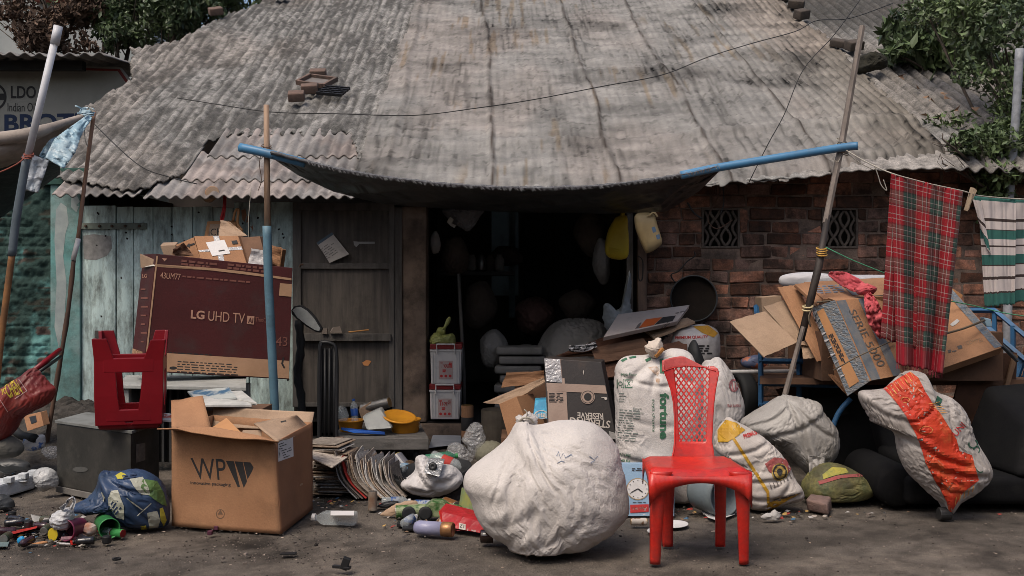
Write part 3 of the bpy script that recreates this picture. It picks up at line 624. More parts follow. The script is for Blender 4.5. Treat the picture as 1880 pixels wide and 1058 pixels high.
# right brick wall, brick by brick, with two pierced vents
vents = [(1288, 1358, 382, 456), (1508, 1575, 382, 456)]
bx0, bx1, bz1 = X(1186), X(2010), 2.30
vr = [(X(a), X(b), Z(d), Z(c_)) for a, b, c_, d in vents]
prs = []; row = 0; zc = .02
while zc < bz1:
    h = .107; off = (row % 2) * .15 + random.uniform(-.03, .03); x = bx0 - off
    while x < bx1:
        L_ = random.choice([.27, .31, .24, .3, .15, .2]) ; a = max(x, bx0); b = min(x + L_ - .014, bx1); zt = min(zc + h - random.uniform(.008, .016), bz1)
        segs_ = [(a, b)]
        for v in vr:
            if zt > v[2] and zc < v[3]:
                ns = []
                for (p, q) in segs_:
                    if q <= v[0] or p >= v[1]: ns.append((p, q))
                    else:
                        if p < v[0]: ns.append((p, v[0]))
                        if q > v[1]: ns.append((v[1], q))
                segs_ = ns
        for p, q in segs_:
            if q - p > .03:
                j = lambda s=.009: random.uniform(-s, s); y = Y0 - random.uniform(-.001, .02)
                prs.append(hexa([(p + j(), y + j(), zc + j()), (q + j(), y + j(), zc + j()), (q, Y0 + .05, zc), (p, Y0 + .05, zc), (p + j(), y + j(), zt + j()), (q + j(), y + j(), zt + j()), (q, Y0 + .05, zt), (p, Y0 + .05, zt)]))
        x += L_
    zc += h; row += 1
bw = O('brick_wall', J(*prs), m_brick, shack, bevel=.007, segs=1)
mp_ = []; e = .012
cuts = [bx0, vr[0][0], vr[0][1], vr[1][0], vr[1][1], bx1]
for i in range(5):
    if i in (1, 3):
        v = vr[0 if i == 1 else 1]; mp_ += [box2((cuts[i], Y0 + .002, 0), (cuts[i + 1], Y0 + .2, v[2])), box2((cuts[i], Y0 + .002, v[3]), (cuts[i + 1], Y0 + .2, bz1))]
    else: mp_.append(box2((cuts[i], Y0 + .002, 0), (cuts[i + 1], Y0 + .2, bz1)))
O('mortar', J(*mp_), m_mortar, bw)
m_vent = M('sooty_cement', (.12, .098, .08), (.07, .056, .048), sc=10, rough=.9, bump=.6)
for k, v in enumerate(vr):
    fr = []
    w = .018; a, b, c_, d = v
    fr += [box2((a, Y0 - .012, c_), (a + w, Y0 + .1, d)), box2((b - w, Y0 - .012, c_), (b, Y0 + .1, d)), box2((a + w, Y0 - .01, c_), (b - w, Y0 + .1, c_ + w)), box2((a + w, Y0 - .01, d - w), (b - w, Y0 + .1, d))]
    vf = O('vent', J(*fr), m_vent, shack, bevel=.004)
    wv = []; n = 3; cw = (b - a - 2 * w) / n
    for i in range(n + 1):
        for s in (-1, 1):
            if (i == 0 and s < 0) or (i == n and s > 0): continue
            pts = [(a + w + cw * i + s * cw * .42 * abs(math.sin((t / 24) * 2 * math.pi + (i % 2) * math.pi / 2)), Y0 + .02, c_ + w + (d - c_ - 2 * w) * t / 24) for t in range(25)]
            wv.append(tube(pts, .0135, 6))
    O('lattice', J(*wv), m_vent, vf, smooth=True)
# doorway: post, door leaf, right jamb, lintel
O('door_post', J(hexa([(X(741), Y0 - .06, ZP), (X(783), Y0 - .06, ZP), (X(787), Y0 + .1, ZP), (X(741), Y0 + .1, ZP), (X(739), Y0 - .06, Z(380)), (X(784), Y0 - .06, Z(380)), (X(785), Y0 + .1, Z(380)), (X(741), Y0 + .1, Z(380))])), m_post, shack, bevel=.012)
O('door_jamb', J(box2((X(722), Y0 - .075, ZP), (X(740), Y0 + .02, Z(382)))), m_frame, shack, bevel=.004)
O('step', J(box2((X(770), Y0 - .12, -.02), (X(1190), Y0 + .02, ZP - .01))), m_post, shack, bevel=.01)
dl = []
a, b, zt, zb = X(541), X(726), Z(373), Z(745)
fy = Y0 - .085
dl += [box2((a, fy, zb), (X(556), fy + .045, zt)), box2((X(716), fy + .001, zb), (b, fy + .044, zt - .001)), box2((X(556), fy + .002, Z(388)), (X(716), fy + .043, zt - .002)), box2((X(556), fy + .002, Z(494)), (X(716), fy + .043, Z(484))), box2((X(556), fy - .022, Z(625)), (X(720), fy + .043, Z(612))), box2((X(556), fy + .002, zb + .001), (X(716), fy + .043, Z(738)))]
door = O('door', box2((a + .01, fy + .03, zb + .02), (b - .01, fy + .06, zt - .01)), m_door, shack)
O('door_frame', J(*dl), m_frame, door, bevel=.003)
paper = O('paper_sheet', slab([at(581, 446, 8.40), at(609, 427, 8.40), at(641, 467, 8.38), at(605, 483, 8.40)], .002), M('printed_paper', (.42, .39, .36), (.34, .32, .3), sc=9, rough=.8, dirt=.25), door)
decal('header', [poly2d([(581, 446), (609, 427), (612, 431), (584, 450)])], paper, M('blue_print', (.06, .09, .12)), door)
decal('print', rotp(scribble(590, 448, 618, 474, 6, 1.4, 3), 605, 458, -34), paper, M('grey_print', (.18, .17, .16)), door)
decal('chalk_mark', [poly2d([(649, 443), (658, 444), (688, 444), (688, 448), (660, 448), (654, 454), (650, 450)])], door, M('chalk', (.3, .3, .29)), door, cell=8)
decal('leaf_sticker', [poly2d([(665, 666), (673, 661), (682, 663), (676, 672), (668, 671)])], door, M('orange_sticker', (.5, .22, .08)), door)
O('door_bolt', tube([at(550, 490, 8.38), at(552, 486, 8.36), at(556, 486, 8.38)], .008), m_rust, door)
O('shelf_items', J(box2((X(596), fy - .045, Z(612)), (X(606), fy - .02, Z(602))), hexa([at(606, 611, 8.36), at(628, 611, 8.36), at(627, 611, 8.4), at(605, 611, 8.4), at(612, 602, 8.36), at(624, 599, 8.36), at(624, 599, 8.4), at(610, 602, 8.4)])), M('old_paper_wad', (.17, .14, .12), rough=.9), door)
O('pencil', tube([at(640, 610, 8.36), at(677, 606, 8.36)], .006), M('orange_rod', (.3, .14, .04)), door)
O('blind_wall', J(box2((X(541), Y0 - .02, 0), (X(738), Y0 + .1, Z(372)))), m_dark, shack)
O('jamb_post', J(box2((X(1150), Y0 - .06, ZP), (X(1161), Y0 + .02, Z(385)))), m_frame, shack, bevel=.003)
O('jamb_post', J(box2((X(1170), Y0 - .05, ZP), (X(1186), Y0 + .05, Z(385)))), M('pink_timber', (.17, .11, .085), (.1, .07, .055), sc=4, rough=.8, st=(6, 6, 1), dirt=.4), shack, bevel=.004)
O('inner_door', J(*[box2((X(p, 11.8), 11.80, .3), (X(p + 50, 11.8), 11.86, 2.7)) for p in (962, 1018)], *[box2((X(q, 11.8), 11.785, a_), (X(q + 34, 11.8), 11.80, b_)) for q in (970, 1026) for a_, b_ in ((.5, 1.3), (1.45, 2.4))]), M('near_black_door', (.03, .028, .028), rough=.6), shack, bevel=.004)
O('inner_panel', box2((X(934, 11.5), 11.5, .9), (X(946, 11.5), 11.56, Z(380, 11.5))), M('dim_teal_panel', (.28, .36, .37), (.2, .28, .3), rough=.8, dirt=.3), shack)
O('rafter', J(*[tube([(x_, Y0 + .3, float(ze(x_)) + .16), (x_, 11.8, float(rz(x_, 11.8)) - .12)], .035, 6) for x_ in (-3.4, -2.5, -1.6, -.6, .4, 1.4, 2.4, 3.4, 4.4)]), m_dark, shack)
# ================= neighbour with sign =================
nb = T('neighbour_building', 'grey wall and thin corrugated roof of the neighbouring building behind the signboard', 'building', (-6, 12, 0))
O('wall', box2((-9.5, 12.2, 0), (-3.95, 12.4, 3.75)), M('shaded_grey_wall', (.12, .13, .12), (.07, .08, .075), sc=2, rough=.9, dirt=.4), nb)
gx, gy = np.meshgrid(np.arange(-9.5, -4.35, .02), np.linspace(10.7, 12.9, 20), indexing='ij')
zz = H + (HY - 96) / F * 10.7 + .1 * (gy - 10.7) + .02 * np.sin(gx * 2 * np.pi / .16) + (fbm(gx, gy, 3, 3) - .5) * .05 + .02 * np.sin(gx * 1.7)
O('roof', (np.stack([gx, gy + (fbm(gx * 3, gx * 0, 2, 3) - .5) * .1, zz], -1).reshape(-1, 3), grid_faces(*gx.shape)), m_corr, nb, smooth=True, solid=.012, col=np.ones((gx.size, 3)) * .8)
O('eave_beam', box2((-9.4, 11.0, 3.66), (-4.75, 11.1, 3.76)), m_dark, nb)
sg = T('signboard', 'off-white shop signboard lettered LDO and Indian Oil under the left roof', 'sign', at(100, 240, 11.3))
sb = O('board', slab([at(-80, 116, 11.3), at(222, 124, 11.3), at(240, 148, 11.32), at(240, 270, 11.32), at(-80, 262, 11.3)], .03), M('offwhite_board', (.27, .265, .235), (.22, .215, .19), sc=2, rough=.6, dirt=.3, dc=(.15, .14, .12)), sg)
m_red_t = M('red_trim', (.2, .035, .03)); m_navy = M('navy_print', (.015, .03, .075)); m_blackp = M('black_print', (.018, .017, .018), rough=.6)
decal('border', [poly2d([(-70, 119), (216, 127), (217, 131), (-70, 124)]), poly2d([(214, 128), (220, 127), (236, 150), (231, 152)])], sb, m_red_t, sg)
txt('LDO', [(20, 158), (66, 158), (66, 181), (20, 181)], sb, m_blackp, bold=.02, parent=sg)
txt('Indian Oil', [(14, 189), (66, 189), (66, 205), (14, 205)], sb, m_blackp, parent=sg)
txt('BROTHERS', [(8, 210), (250, 206), (250, 238), (8, 243)], sb, m_navy, bold=.03, parent=sg)
decal('emblem', [disc2d(-8, 178, 20, 24, .8), poly2d([(-25, 172), (9, 172), (9, 184), (-25, 184)])], sb, m_blackp, sg)
# ================= background: building, trees =================
fb = T('white_house', 'pale far house with red sill band seen through the trees at top left', 'house', (-14, 26, 0))
O('wall', box2((-15.5, 26, 0), (-9.4, 30, 14)), m_wallw, fb)
O('ledge', box2((-12.4, 25.7, 8.62), (-9.3, 26, 8.82)), M('dull_red_band', (.3, .08, .06)), fb)
O('window', J(box2((-14.0, 25.97, 5.6), (-13.5, 26.0, 7.0))), m_dark, fb)
def leaves(cl, size, asp=.42, up=.3, seed=0, fold=.25):
    """cl: rows (center xyz, radius xyz, count)"""
    rs = np.random.RandomState(seed); Vs = []
    for c, r, n in cl:
        d = rs.normal(size=(n, 3)); d /= np.linalg.norm(d, axis=1)[:, None]; rad = rs.rand(n, 1) ** .45
        # uneven crowns: keep leaves where a noise field says there is a twig
        p = d * rad * np.array(r)[None] + np.array(c)[None]
        k = fbm(p[:, 0] * 3.1 + p[:, 1], p[:, 2] * 3.1 + p[:, 1] * .7, 3, seed + 3) > .44
        p = p[k]; n = len(p)
        a = rs.normal(size=(n, 3)); a[:, 2] += up; a /= np.linalg.norm(a, axis=1)[:, None]
        b = np.cross(a, rs.normal(size=(n, 3))); b /= np.linalg.norm(b, axis=1)[:, None]; nn = np.cross(a, b)
        s = size * (.55 + .8 * rs.rand(n, 1))
        Vs.append(np.stack([p - a * s, p + b * s * asp + nn * s * fold * .3, p + a * s, p - b * s * asp + nn * s * fold * .3], 1).reshape(-1, 3))
    V = np.vstack(Vs); n = len(V) // 4
    return V, [t for i in range(n) for t in ((4 * i, 4 * i + 1, 4 * i + 2), (4 * i, 4 * i + 2, 4 * i + 3))]
def tree(name, label, root, cl, size, mat, tr=.12, seed=0, asp=.42, leafname='crown', extra=None, cat='tree', up=.3):
    t = T(name, label, cat, root); rs = random.Random(seed)
    parts = []
    top = sum((Vector(c[0]) for c in cl), Vector()) / len(cl); rt = Vector(root)
    fork = rt.lerp(top, .55)
    parts.append(tube(cr([rt, rt.lerp(fork, .5) + Vector((rs.uniform(-.1, .1), rs.uniform(-.1, .1), 0)), fork], 5), [tr, tr * .9, tr * .85, tr * .8, tr * .76, tr * .74, tr * .72, tr * .7, tr * .68, tr * .66, tr * .6], 8))
    for c, r, n in cl:
        c = Vector(c); m = fork.lerp(c, .5) + Vector((rs.uniform(-.2, .2), rs.uniform(-.2, .2), rs.uniform(0, .2))) * .6
        parts.append(tube(cr([fork, m, c], 4), list(np.linspace(tr * .45, tr * .1, 9)), 6))
        for q in range(7):
            e = c + Vector((rs.uniform(-1, 1) * r[0], rs.uniform(-1, 1) * r[1], rs.uniform(-1, 1) * r[2])) * .85
            s0 = m.lerp(c, rs.uniform(.2, 1)); parts.append(tube([s0, s0.lerp(e, .5) + Vector((0, 0, rs.uniform(-.05, .08))), e], [tr * .09, tr * .06, tr * .03], 4))
    O('trunk', J(*parts), m_bark, t, smooth=True)
    O(leafname, leaves(cl, size, asp, seed=seed, up=up), mat, t)
    if extra: O('dead_foliage', leaves(extra, size * 1.0, .4, seed=seed + 5, up=-.6), m_dead, t)
    return t
def cl(rows): return [(tuple(at(px, py, D)), (rx * D / F, rx * D / F, ry * D / F), n) for px, py, D, rx, ry, n in rows]
tree('green_tree', 'leafy tree with a dead brown branch behind the roof at top left', (-7.0, 16.5, 0),
     cl([(250, 30, 16.5, 85, 62, 6000), (340, 22, 16, 85, 52, 6000), (420, -10, 16.5, 80, 40, 4500), (200, 0, 17, 80, 50, 4500), (300, -45, 17, 170, 60, 5000), (215, 70, 16, 50, 26, 1100), (20, 30, 16.5, 26, 30, 260), (60, -30, 17, 90, 40, 500)]),
     .056, m_leaf, .16, 3, extra=cl([(110, 60, 16, 62, 48, 3000), (150, 20, 16, 45, 50, 1700), (190, 75, 16, 32, 26, 900), (60, 72, 16, 50, 24, 900), (30, 20, 16, 40, 40, 700)]))
tree('broadleaf_shrub', 'dark big-leaved shrub growing against the roof edge at upper right', (4.65, 10.6, 2.9),
     cl([(1665, 60, 10.6, 48, 50, 420), (1700, 110, 10.4, 80, 55, 760), (1740, 70, 10.6, 60, 60, 620), (1790, 140, 10.5, 60, 60, 600), (1640, 95, 10.3, 38, 30, 240), (1760, 180, 10.2, 50, 30, 300)]), .105, m_leaf, .05, 9, asp=.34, cat='shrub', up=.9)
tree('small_leaved_tree', 'airy small-leaved tree overhanging the right end of the roof', (5.6, 9.0, 0),
     cl([(1840, 60, 8.8, 75, 70, 3000), (1780, 20, 9.0, 60, 45, 1500), (1850, 170, 8.6, 55, 60, 1900), (1800, 130, 8.8, 50, 40, 900), (1870, 250, 8.4, 60, 45, 1700), (1810, 265, 8.3, 62, 36, 1500), (1760, 262, 8.1, 42, 24, 900), (1745, 215, 8.9, 50, 26, 800), (1700, 20, 9.6, 60, 34, 1100), (1790, 60, 9.2, 50, 50, 1200), (1730, 300, 8.0, 40, 14, 350), (1820, 360, 8.3, 40, 20, 500), (1830, 320, 8.2, 48, 26, 900), (1830, 410, 8.3, 34, 36, 260), (1730, 255, 8.0, 24, 16, 160), (1890, 120, 9, 60, 60, 1200)]),
     .033, m_leafb, .06, 14, asp=.42)
tree('green_tree', 'dense tree crown filling the upper right corner behind the shrub', (7.2, 12.5, 0),
     cl([(1880, 60, 12.5, 110, 90, 3600), (1870, 180, 12, 70, 60, 2200), (1860, 260, 11.5, 60, 50, 1600), (1800, 0, 13, 90, 40, 1500)]), .07, m_leaf, .14, 22)
O('standpipe', tube(cr([at(1853, 372, 8.2), at(1858, 300, 8.2), at(1866, 200, 8.2), at(1872, 90, 8.2)], 4), .034, 12), M('flaking_white_pipe', (.27, .28, .30), (.17, .18, .2), sc=12, rough=.6, dirt=.45, dc=(.08, .08, .08), dsc=9), label='flaking white standing pipe among the leaves at far right', cat='pipe', smooth=True)
# the pipe goes down to the ground behind the cloth
O('standpipe', tube([at(1853, 372, 8.2), pz(1846, 8.2, 0)], .036, 12), M('flaking_white_pipe'), label='lower length of white pipe standing behind the striped towel', cat='pipe', smooth=True)
# ================= unseen houses behind and beside the camera, added to block low sky light =================
def row(name, label, a, b, h, mat, face):
    t = T(name, label, 'building', ((a[0] + b[0]) / 2, (a[1] + b[1]) / 2, 0))
    O('wall', box2((*a, 0), (*b, h)), mat, t)
    return t
m_opp = M('grimy_plaster_facade', (.22, .19, .16), (.12, .105, .09), sc=.8, rough=.9, dirt=.4, dsc=1)
t = row('shading_house', 'added unseen plastered house behind the viewer that shades the road', (-9, -6), (9, -4.5), 3.8, m_opp, 1)
for x_ in (-6, -2, 2, 6): O('window', box2((x_ - .5, -4.52, 1.2), (x_ + .5, -4.47, 2.5)), m_dark, t)
row('shading_house', 'added unseen house on the left beyond the view that shades the road', (-11, -4.4), (-9.6, 5.5), 5.0, m_opp, 2)
row('shading_house', 'added unseen house on the right beyond the view that shades the road', (9.6, -4.4), (11, 6.5), 5.0, m_opp, 3)
# ================= materials of the things =================
m_card = M('kraft_cardboard', (.34, .178, .092), (.275, .138, .07), sc=3, rough=.85, bump=.2, bsc=60, speck=.14, dirt=.38, dc=(.16, .09, .05), dsc=3, crum=.06, csc=5)
m_cardp = M('pale_cardboard', (.36, .25, .17), (.285, .195, .13), sc=3, rough=.85, bump=.2, bsc=60, speck=.12, dirt=.38, dc=(.17, .12, .08), dsc=3, crum=.08, csc=5)
m_cardd = M('dark_cardboard', (.16, .085, .05), (.10, .055, .034), sc=4, rough=.85, bump=.15, dirt=.35, dc=(.03, .02, .015))
m_carto = M('orange_kraft', (.42, .21, .09), (.33, .16, .07), sc=3, rough=.8, dirt=.2, dc=(.14, .07, .04))
m_sackw = M('white_woven_sack', (.55, .51, .48), (.45, .415, .39), sc=2, rough=.7, bump=.3, bsc=120, speck=.08, dirt=.3, dc=(.27, .245, .225), dsc=5)
m_sackg = M('grey_plastic_sack', (.34, .32, .295), (.25, .235, .22), sc=3, rough=.5, bump=.2, bsc=90, dirt=.45, dc=(.12, .105, .095), dsc=5, speck=.12)
m_sackd = M('grubby_white_sack', (.5, .47, .45), (.38, .355, .34), sc=4, rough=.6, bump=.1, dirt=.45, dc=(.17, .15, .13), dsc=5, speck=.1)
m_red = M('red_glossy_plastic', (.56, .026, .014), (.42, .016, .012), sc=5, rough=.34, bump=.1, bsc=60, speck=.13, spsc=50, dirt=.45, dc=(.20, .04, .035), dsc=9, spec=.5)
m_redo = M('dark_red_plastic', (.19, .004, .009), (.13, .003, .007), sc=3, rough=.36, bump=.03, dirt=.15, dc=(.1, .006, .008))
m_whitep = M('white_plastic', (.55, .53, .51), (.48, .46, .45), sc=5, rough=.45, bump=.04, dirt=.3, dc=(.2, .18, .16), dsc=8)
m_black = M('black_plastic', (.018, .018, .019), (.012, .012, .013), sc=8, rough=.45, bump=.08, dirt=.2, dc=(.06, .055, .05))
m_rubber = M('black_rubber', (.014, .015, .016), rough=.7, bump=.15, dirt=.25, dc=(.05, .045, .04))
m_green = M('green_plastic', (.04, .22, .06), (.03, .17, .05), sc=8, rough=.4, bump=.03)
m_blue = M('blue_plastic', (.02, .09, .35), (.02, .07, .28), sc=8, rough=.4, bump=.03)
m_yel = M('yellow_plastic', (.5, .38, .03), (.42, .31, .02), sc=5, rough=.4, bump=.05, dirt=.3, dc=(.2, .14, .03))
m_orn = M('orange_plastic', (.62, .27, .02), (.52, .21, .02), sc=6, rough=.4, bump=.04, dirt=.2, dc=(.25, .1, .03))
m_cream = M('cream_plastic', (.55, .42, .22), (.45, .34, .18), sc=6, rough=.5, bump=.08, dirt=.35, dc=(.2, .14, .08))
m_clear = M('clear_plastic', (.7, .75, .75), rough=.12, bump=.05, bsc=20, alpha=.28, spec=.8)
m_film = M('cloudy_film', (.5, .5, .5), (.4, .4, .4), rough=.25, bump=.1, alpha=.34, spec=.7, crum=.7, csc=24)
m_paper = M('newsprint', (.36, .31, .26), (.2, .165, .14), sc=26, rough=.9, bump=.1, dirt=.45, dc=(.09, .07, .055), dsc=18, isl=.5, st=(1, 1, 5))
m_ink = M('faded_black_ink', (.03, .028, .028), rough=.8)
m_grn = M('green_ink', (.03, .11, .06), (.05, .14, .08), sc=30, rough=.7)
m_tape = M('brown_tape', (.24, .13, .07), (.2, .11, .06), rough=.35, spec=.5)
m_ctape = M('shiny_clear_tape', (.42, .4, .4), (.3, .3, .31), sc=20, rough=.2, spec=.7, crum=.4, csc=30)
m_metal = M('dull_tin', (.35, .34, .32), (.25, .24, .23), sc=8, rough=.35, metal=.8, dirt=.3, dc=(.1, .08, .06))
m_gold = M('brass_tin', (.45, .28, .1), (.35, .2, .07), sc=8, rough=.35, metal=.6, dirt=.3)
# ---------- generic builders ----------
def pquad(q, D):
    """px quad with one depth or four"""
    D = D if isinstance(D, (list, tuple)) else [D] * len(q)
    f = [at(p[0], p[1], d) for p, d in zip(q, D)]
    if len(f) == 4: f[2] = onplane(q[2][0], q[2][1], f[0], f[1], f[3])
    return f
def carton(name, label, q, D, back, mat, cat='box', group=None, bevel=.004, wob=0, bname='carton_body'):
    """closed carton: px quad TL TR BR BL of its front, pushed back by a vector"""
    f = pquad(q, D); b = [p + Vector(back) for p in f]; c = sum(f + b, Vector()) / 8
    t = T(name, label, cat, (c.x, c.y, min(p.z for p in f + b)), group)
    o = O(bname, hexa([f[3], f[2], b[2], b[3], f[0], f[1], b[1], b[0]]), mat, t, bevel=bevel); GEO[o] = hexa([f[3], f[2], b[2], b[3], f[0], f[1], b[1], b[0]])
    return t, o
def piece(name, label, q, D, mat, th=.006, cat='cardboard', group=None, warp=.02, seed=0, n=10):
    """a loose sheet of board through a px quad, slightly warped, with corrugated thickness"""
    D = D if isinstance(D, (list, tuple)) else [D] * 4
    c = [(*p, d) for p, d in zip(q, D)]
    def fn(u, v):
        r = bil(c, u, v); w = (fbm(u * 2 + seed, v * 2, 2, seed) - .5) * warp * 2
        e = (fbm(u * 9 + seed, v * 9, 2, seed) - .5) * 2.0
        return r[..., 0] + e, r[..., 1] + e, r[..., 2] + w
    V, Fc, uv = sheetf(n, n, fn)
    return O(name, (V, Fc), mat, label=label, cat=cat, group=group, smooth=False, solid=th)
def sack(name, label, mat, cat='sack', group=None, **k):
    vf = cloth(**k); V = vf[0]; c = V.mean(0)
    t = T(name, label, cat, (c[0], c[1], V[:, 2].min()), group)
    return t, O('sack_body', vf, mat, t, smooth=True)
def bottle(name, label, base, d, L, r, mat, capm, cat='bottle', group=None, lab=None, neck=.35, sq=False, n=16, shoulder=.72):
    t = T(name, label, cat, base, group); b = Vector(base); d = Vector(d).normalized()
    body = O('bottle_body', lathe([(0, 0), (r * .85, .002), (r, r * .2), (r, L * .2), (r * .96, L * .3), (r, L * .4), (r, L * shoulder), (r * .8, L * (shoulder + .08)), (r * neck, L * .9), (r * neck, L * .93)], b, d, 4 if sq else n, math.pi / 4 if sq else 0), mat, t, smooth=not sq, bevel=.008 if sq else 0)
    O('cap', lathe([(0, 0), (r * neck * 1.25, .001), (r * neck * 1.25, L * .08), (0, L * .085)], b + d * L * .92, d, 14), capm, t)
    if lab:
        O('label', lathe([(r * 1.012, 0), (r * 1.015, L * .002), (r * 1.015, L * .28), (r * 1.0, L * .283)], b + d * L * .32, d, n), lab, t, smooth=True)
    return t
def can(name, label, base, d, L, r, mat, topm, cat='can', group=None):
    t = T(name, label, cat, base, group)
    O('can_body', lathe([(r * .9, 0), (r, .004), (r, L - .004), (r * .9, L)], base, d, 20), mat, t, smooth=False, auto=True)
    for s in (0, L - .004):
        O('lid', lathe([(r * .6, 0), (r * .93, .001), (r * .96, .004), (r * .8, .005)], Vector(base) + Vector(d).normalized() * s + Vector(d).normalized() * (-.001 if s == 0 else .001), d, 20), topm, t)
    return t
# ================= poles, awning, lines =================
t = T('left_awning_pole', 'upright bamboo pole sleeved in faded blue pipe in front of the burgundy carton', 'pole', gr(505, 872)); t.name = 'awning_pole'
O('pole', tube([at(489, 193, 6.6), at(490, 300, 6.6), at(491, 430, 6.62)], [.018, .020, .021], 10), m_wood, t, smooth=True)
O('sleeve', tube(cr([at(490, 415, 6.6), at(493, 520, 6.62), at(499, 640, 6.66), at(504, 745, 6.7), gr(509, 872)], 4), .029, 14), m_pvcteal, t, smooth=True)
O('lashing', J(*[tube([at(489 + 9 * math.cos(a), 268 + k * 3 + 3 * math.sin(a), 6.6 - .03 * math.sin(a)) for a in np.linspace(0, 6.28, 12)], .003, 4) for k in range(5)], *[tube(cr([at(482, 275, 6.57), at(476, 300, 6.56), at(480, 330, 6.57), at(474, 350, 6.57)], 3), .0025, 4)]), m_rust, t)
t = T('awning_pole', 'tall leaning wooden pole, grey above and black below, holding the blue pipe end', 'pole', gr(1405, 880))
O('pole', tube([at(1583, 48, 6.55), at(1548, 250, 6.5), at(1516, 410, 6.4)], [.020, .022, .022], 6), m_greywood, t)
O('lower_pole', tube([at(1524, 372, 6.43), at(1503, 490, 6.32), at(1470, 625, 6.25)], [.016, .026, .024], 8), m_blackwood, t, smooth=True)
O('foot_pole', tube([at(1475, 600, 6.22), at(1442, 722, 6.2), gr(1400, 885)], [.014, .018, .018], 6), m_greywood, t)
def wrap(px, py, D, w, h, n, r=.003, seed=0, slope=0):
    rs = random.Random(seed); out = []
    for k in range(n):
        y = py + h * (k / max(1, n - 1) - .5); sx = rs.uniform(-2, 2)
        out.append(tube([at(px + sx + w * math.cos(a), y + 2.5 * math.sin(a) + slope * math.cos(a), D - .035 * math.sin(a)) for a in np.linspace(0, 6.28, 12)], r, 4))
    return J(*out)
O('lashing', J(wrap(1547, 270, 6.5, 10, 22, 8, .0035, 1, 4), tube(cr([at(1553, 280, 6.46), at(1580, 300, 6.44), at(1604, 312, 6.46)], 3), .0025, 4), tube(cr([at(1545, 285, 6.46), at(1538, 298, 6.44), at(1530, 292, 6.44)], 3), .0025, 4)), m_string, t)
O('yellow_tie', J(wrap(1509, 462, 6.33, 9, 12, 4, .005, 3)), M('yellow_cord', (.45, .25, .05), rough=.6), t)
O('yellow_tie', J(wrap(1484, 566, 6.25, 9, 6, 2, .006, 4)), M('cream_cord', (.5, .4, .22), rough=.6), t)
t = T('awning_rail', 'blue pipe held level by two poles, bare at both ends of the black awning', 'pipe', at(900, 340, 6.6))
O('pipe', tube(cr([at(441, 271, 6.6), at(487, 281, 6.56), at(560, 300, 6.56)], 4), .030, 14), m_pvc, t, smooth=True)
O('pipe', tube(cr([at(1250, 322, 6.5), at(1318, 308, 6.5), at(1440, 288, 6.46), at(1547, 271, 6.44), at(1575, 268, 6.42)], 4), .027, 14), m_pvc, t, smooth=True)
top = [(497, 281), (560, 297), (620, 312), (700, 326), (800, 338), (900, 345), (1000, 347), (1100, 343), (1200, 331), (1270, 319), (1322, 306)]
bot = [(499, 290), (548, 322), (612, 352), (700, 374), (800, 382), (900, 388), (1000, 391), (1130, 392), (1225, 388), (1285, 350), (1323, 312)]
tx = np.array(top, float); bx_ = np.array(bot, float); k = np.linspace(0, 1, len(top))
def awn(u, v):
    ax, ay, bx2, by2 = (np.interp(u, k, a) for a in (tx[:, 0], tx[:, 1], bx_[:, 0], bx_[:, 1]))
    e = np.clip(np.sin(np.pi * np.clip(u, 0, 1)) * 1.6, 0, 1)
    X_ = ax * (1 - v) + bx2 * v; Y_ = ay * (1 - v) + by2 * v
    bel = np.sin(np.pi * v) * 7 * e
    fold = (ridged(u * 9 + v * 2.5, v * 1.3 + u * 3, 3, 5) - .4) * 15 * e * np.sin(np.pi * np.clip(v * 1.0, 0, 1)) ** .6
    return X_, Y_ + bel + fold, 6.52 + 1.5 * e * v ** 1.1 + (ridged(u * 14 - v * 3, v * 2, 3, 7) - .4) * .12 * np.sin(np.pi * v)
V, Fc, uv = sheetf(220, 40, awn)
t = T('awning', 'black tarpaulin awning sagging over the doorway with a silver laced front edge', 'awning', at(900, 380, 7.2))
aw = O('sheet', (V, Fc), m_bt, t, smooth=True, solid=.003)
parts = []; n = 96
for i in range(n + 1):
    u = i / n; x_ = np.interp(u, k, tx[:, 0]); y_ = np.interp(u, k, tx[:, 1]); parts.append((x_, y_))
rope = tube([at(x_, y_ - 1 + random.uniform(-1, 1), 6.5) for x_, y_ in parts], [.009 + .004 * random.random() for _ in parts], 8)
zig = []
for i in range(n):
    (a, b), (c_, d) = parts[i], parts[i + 1]
    if .12 < i / n < .98:
        m = ((a + c_) / 2, (b + d) / 2 + random.uniform(2, 6)); zig.append(slab([at(a, b - 2, 6.47), at(c_, d - 2, 6.47), at(m[0], m[1], 6.48)], .004))
O('edge_rope', rope, M('dark_grey_hem', (.10, .10, .105), (.05, .05, .055), sc=40, rough=.5, bump=.5, bsc=80), t, smooth=True)
O('edge_lacing', J(*zig, *[tube([at(parts[i][0], parts[i][1] - 5, 6.475), at(parts[i + 1][0], parts[i + 1][1] + 4, 6.47)], 0.002, 4) for i in range(10, n) if i % 3]), m_silver, t)
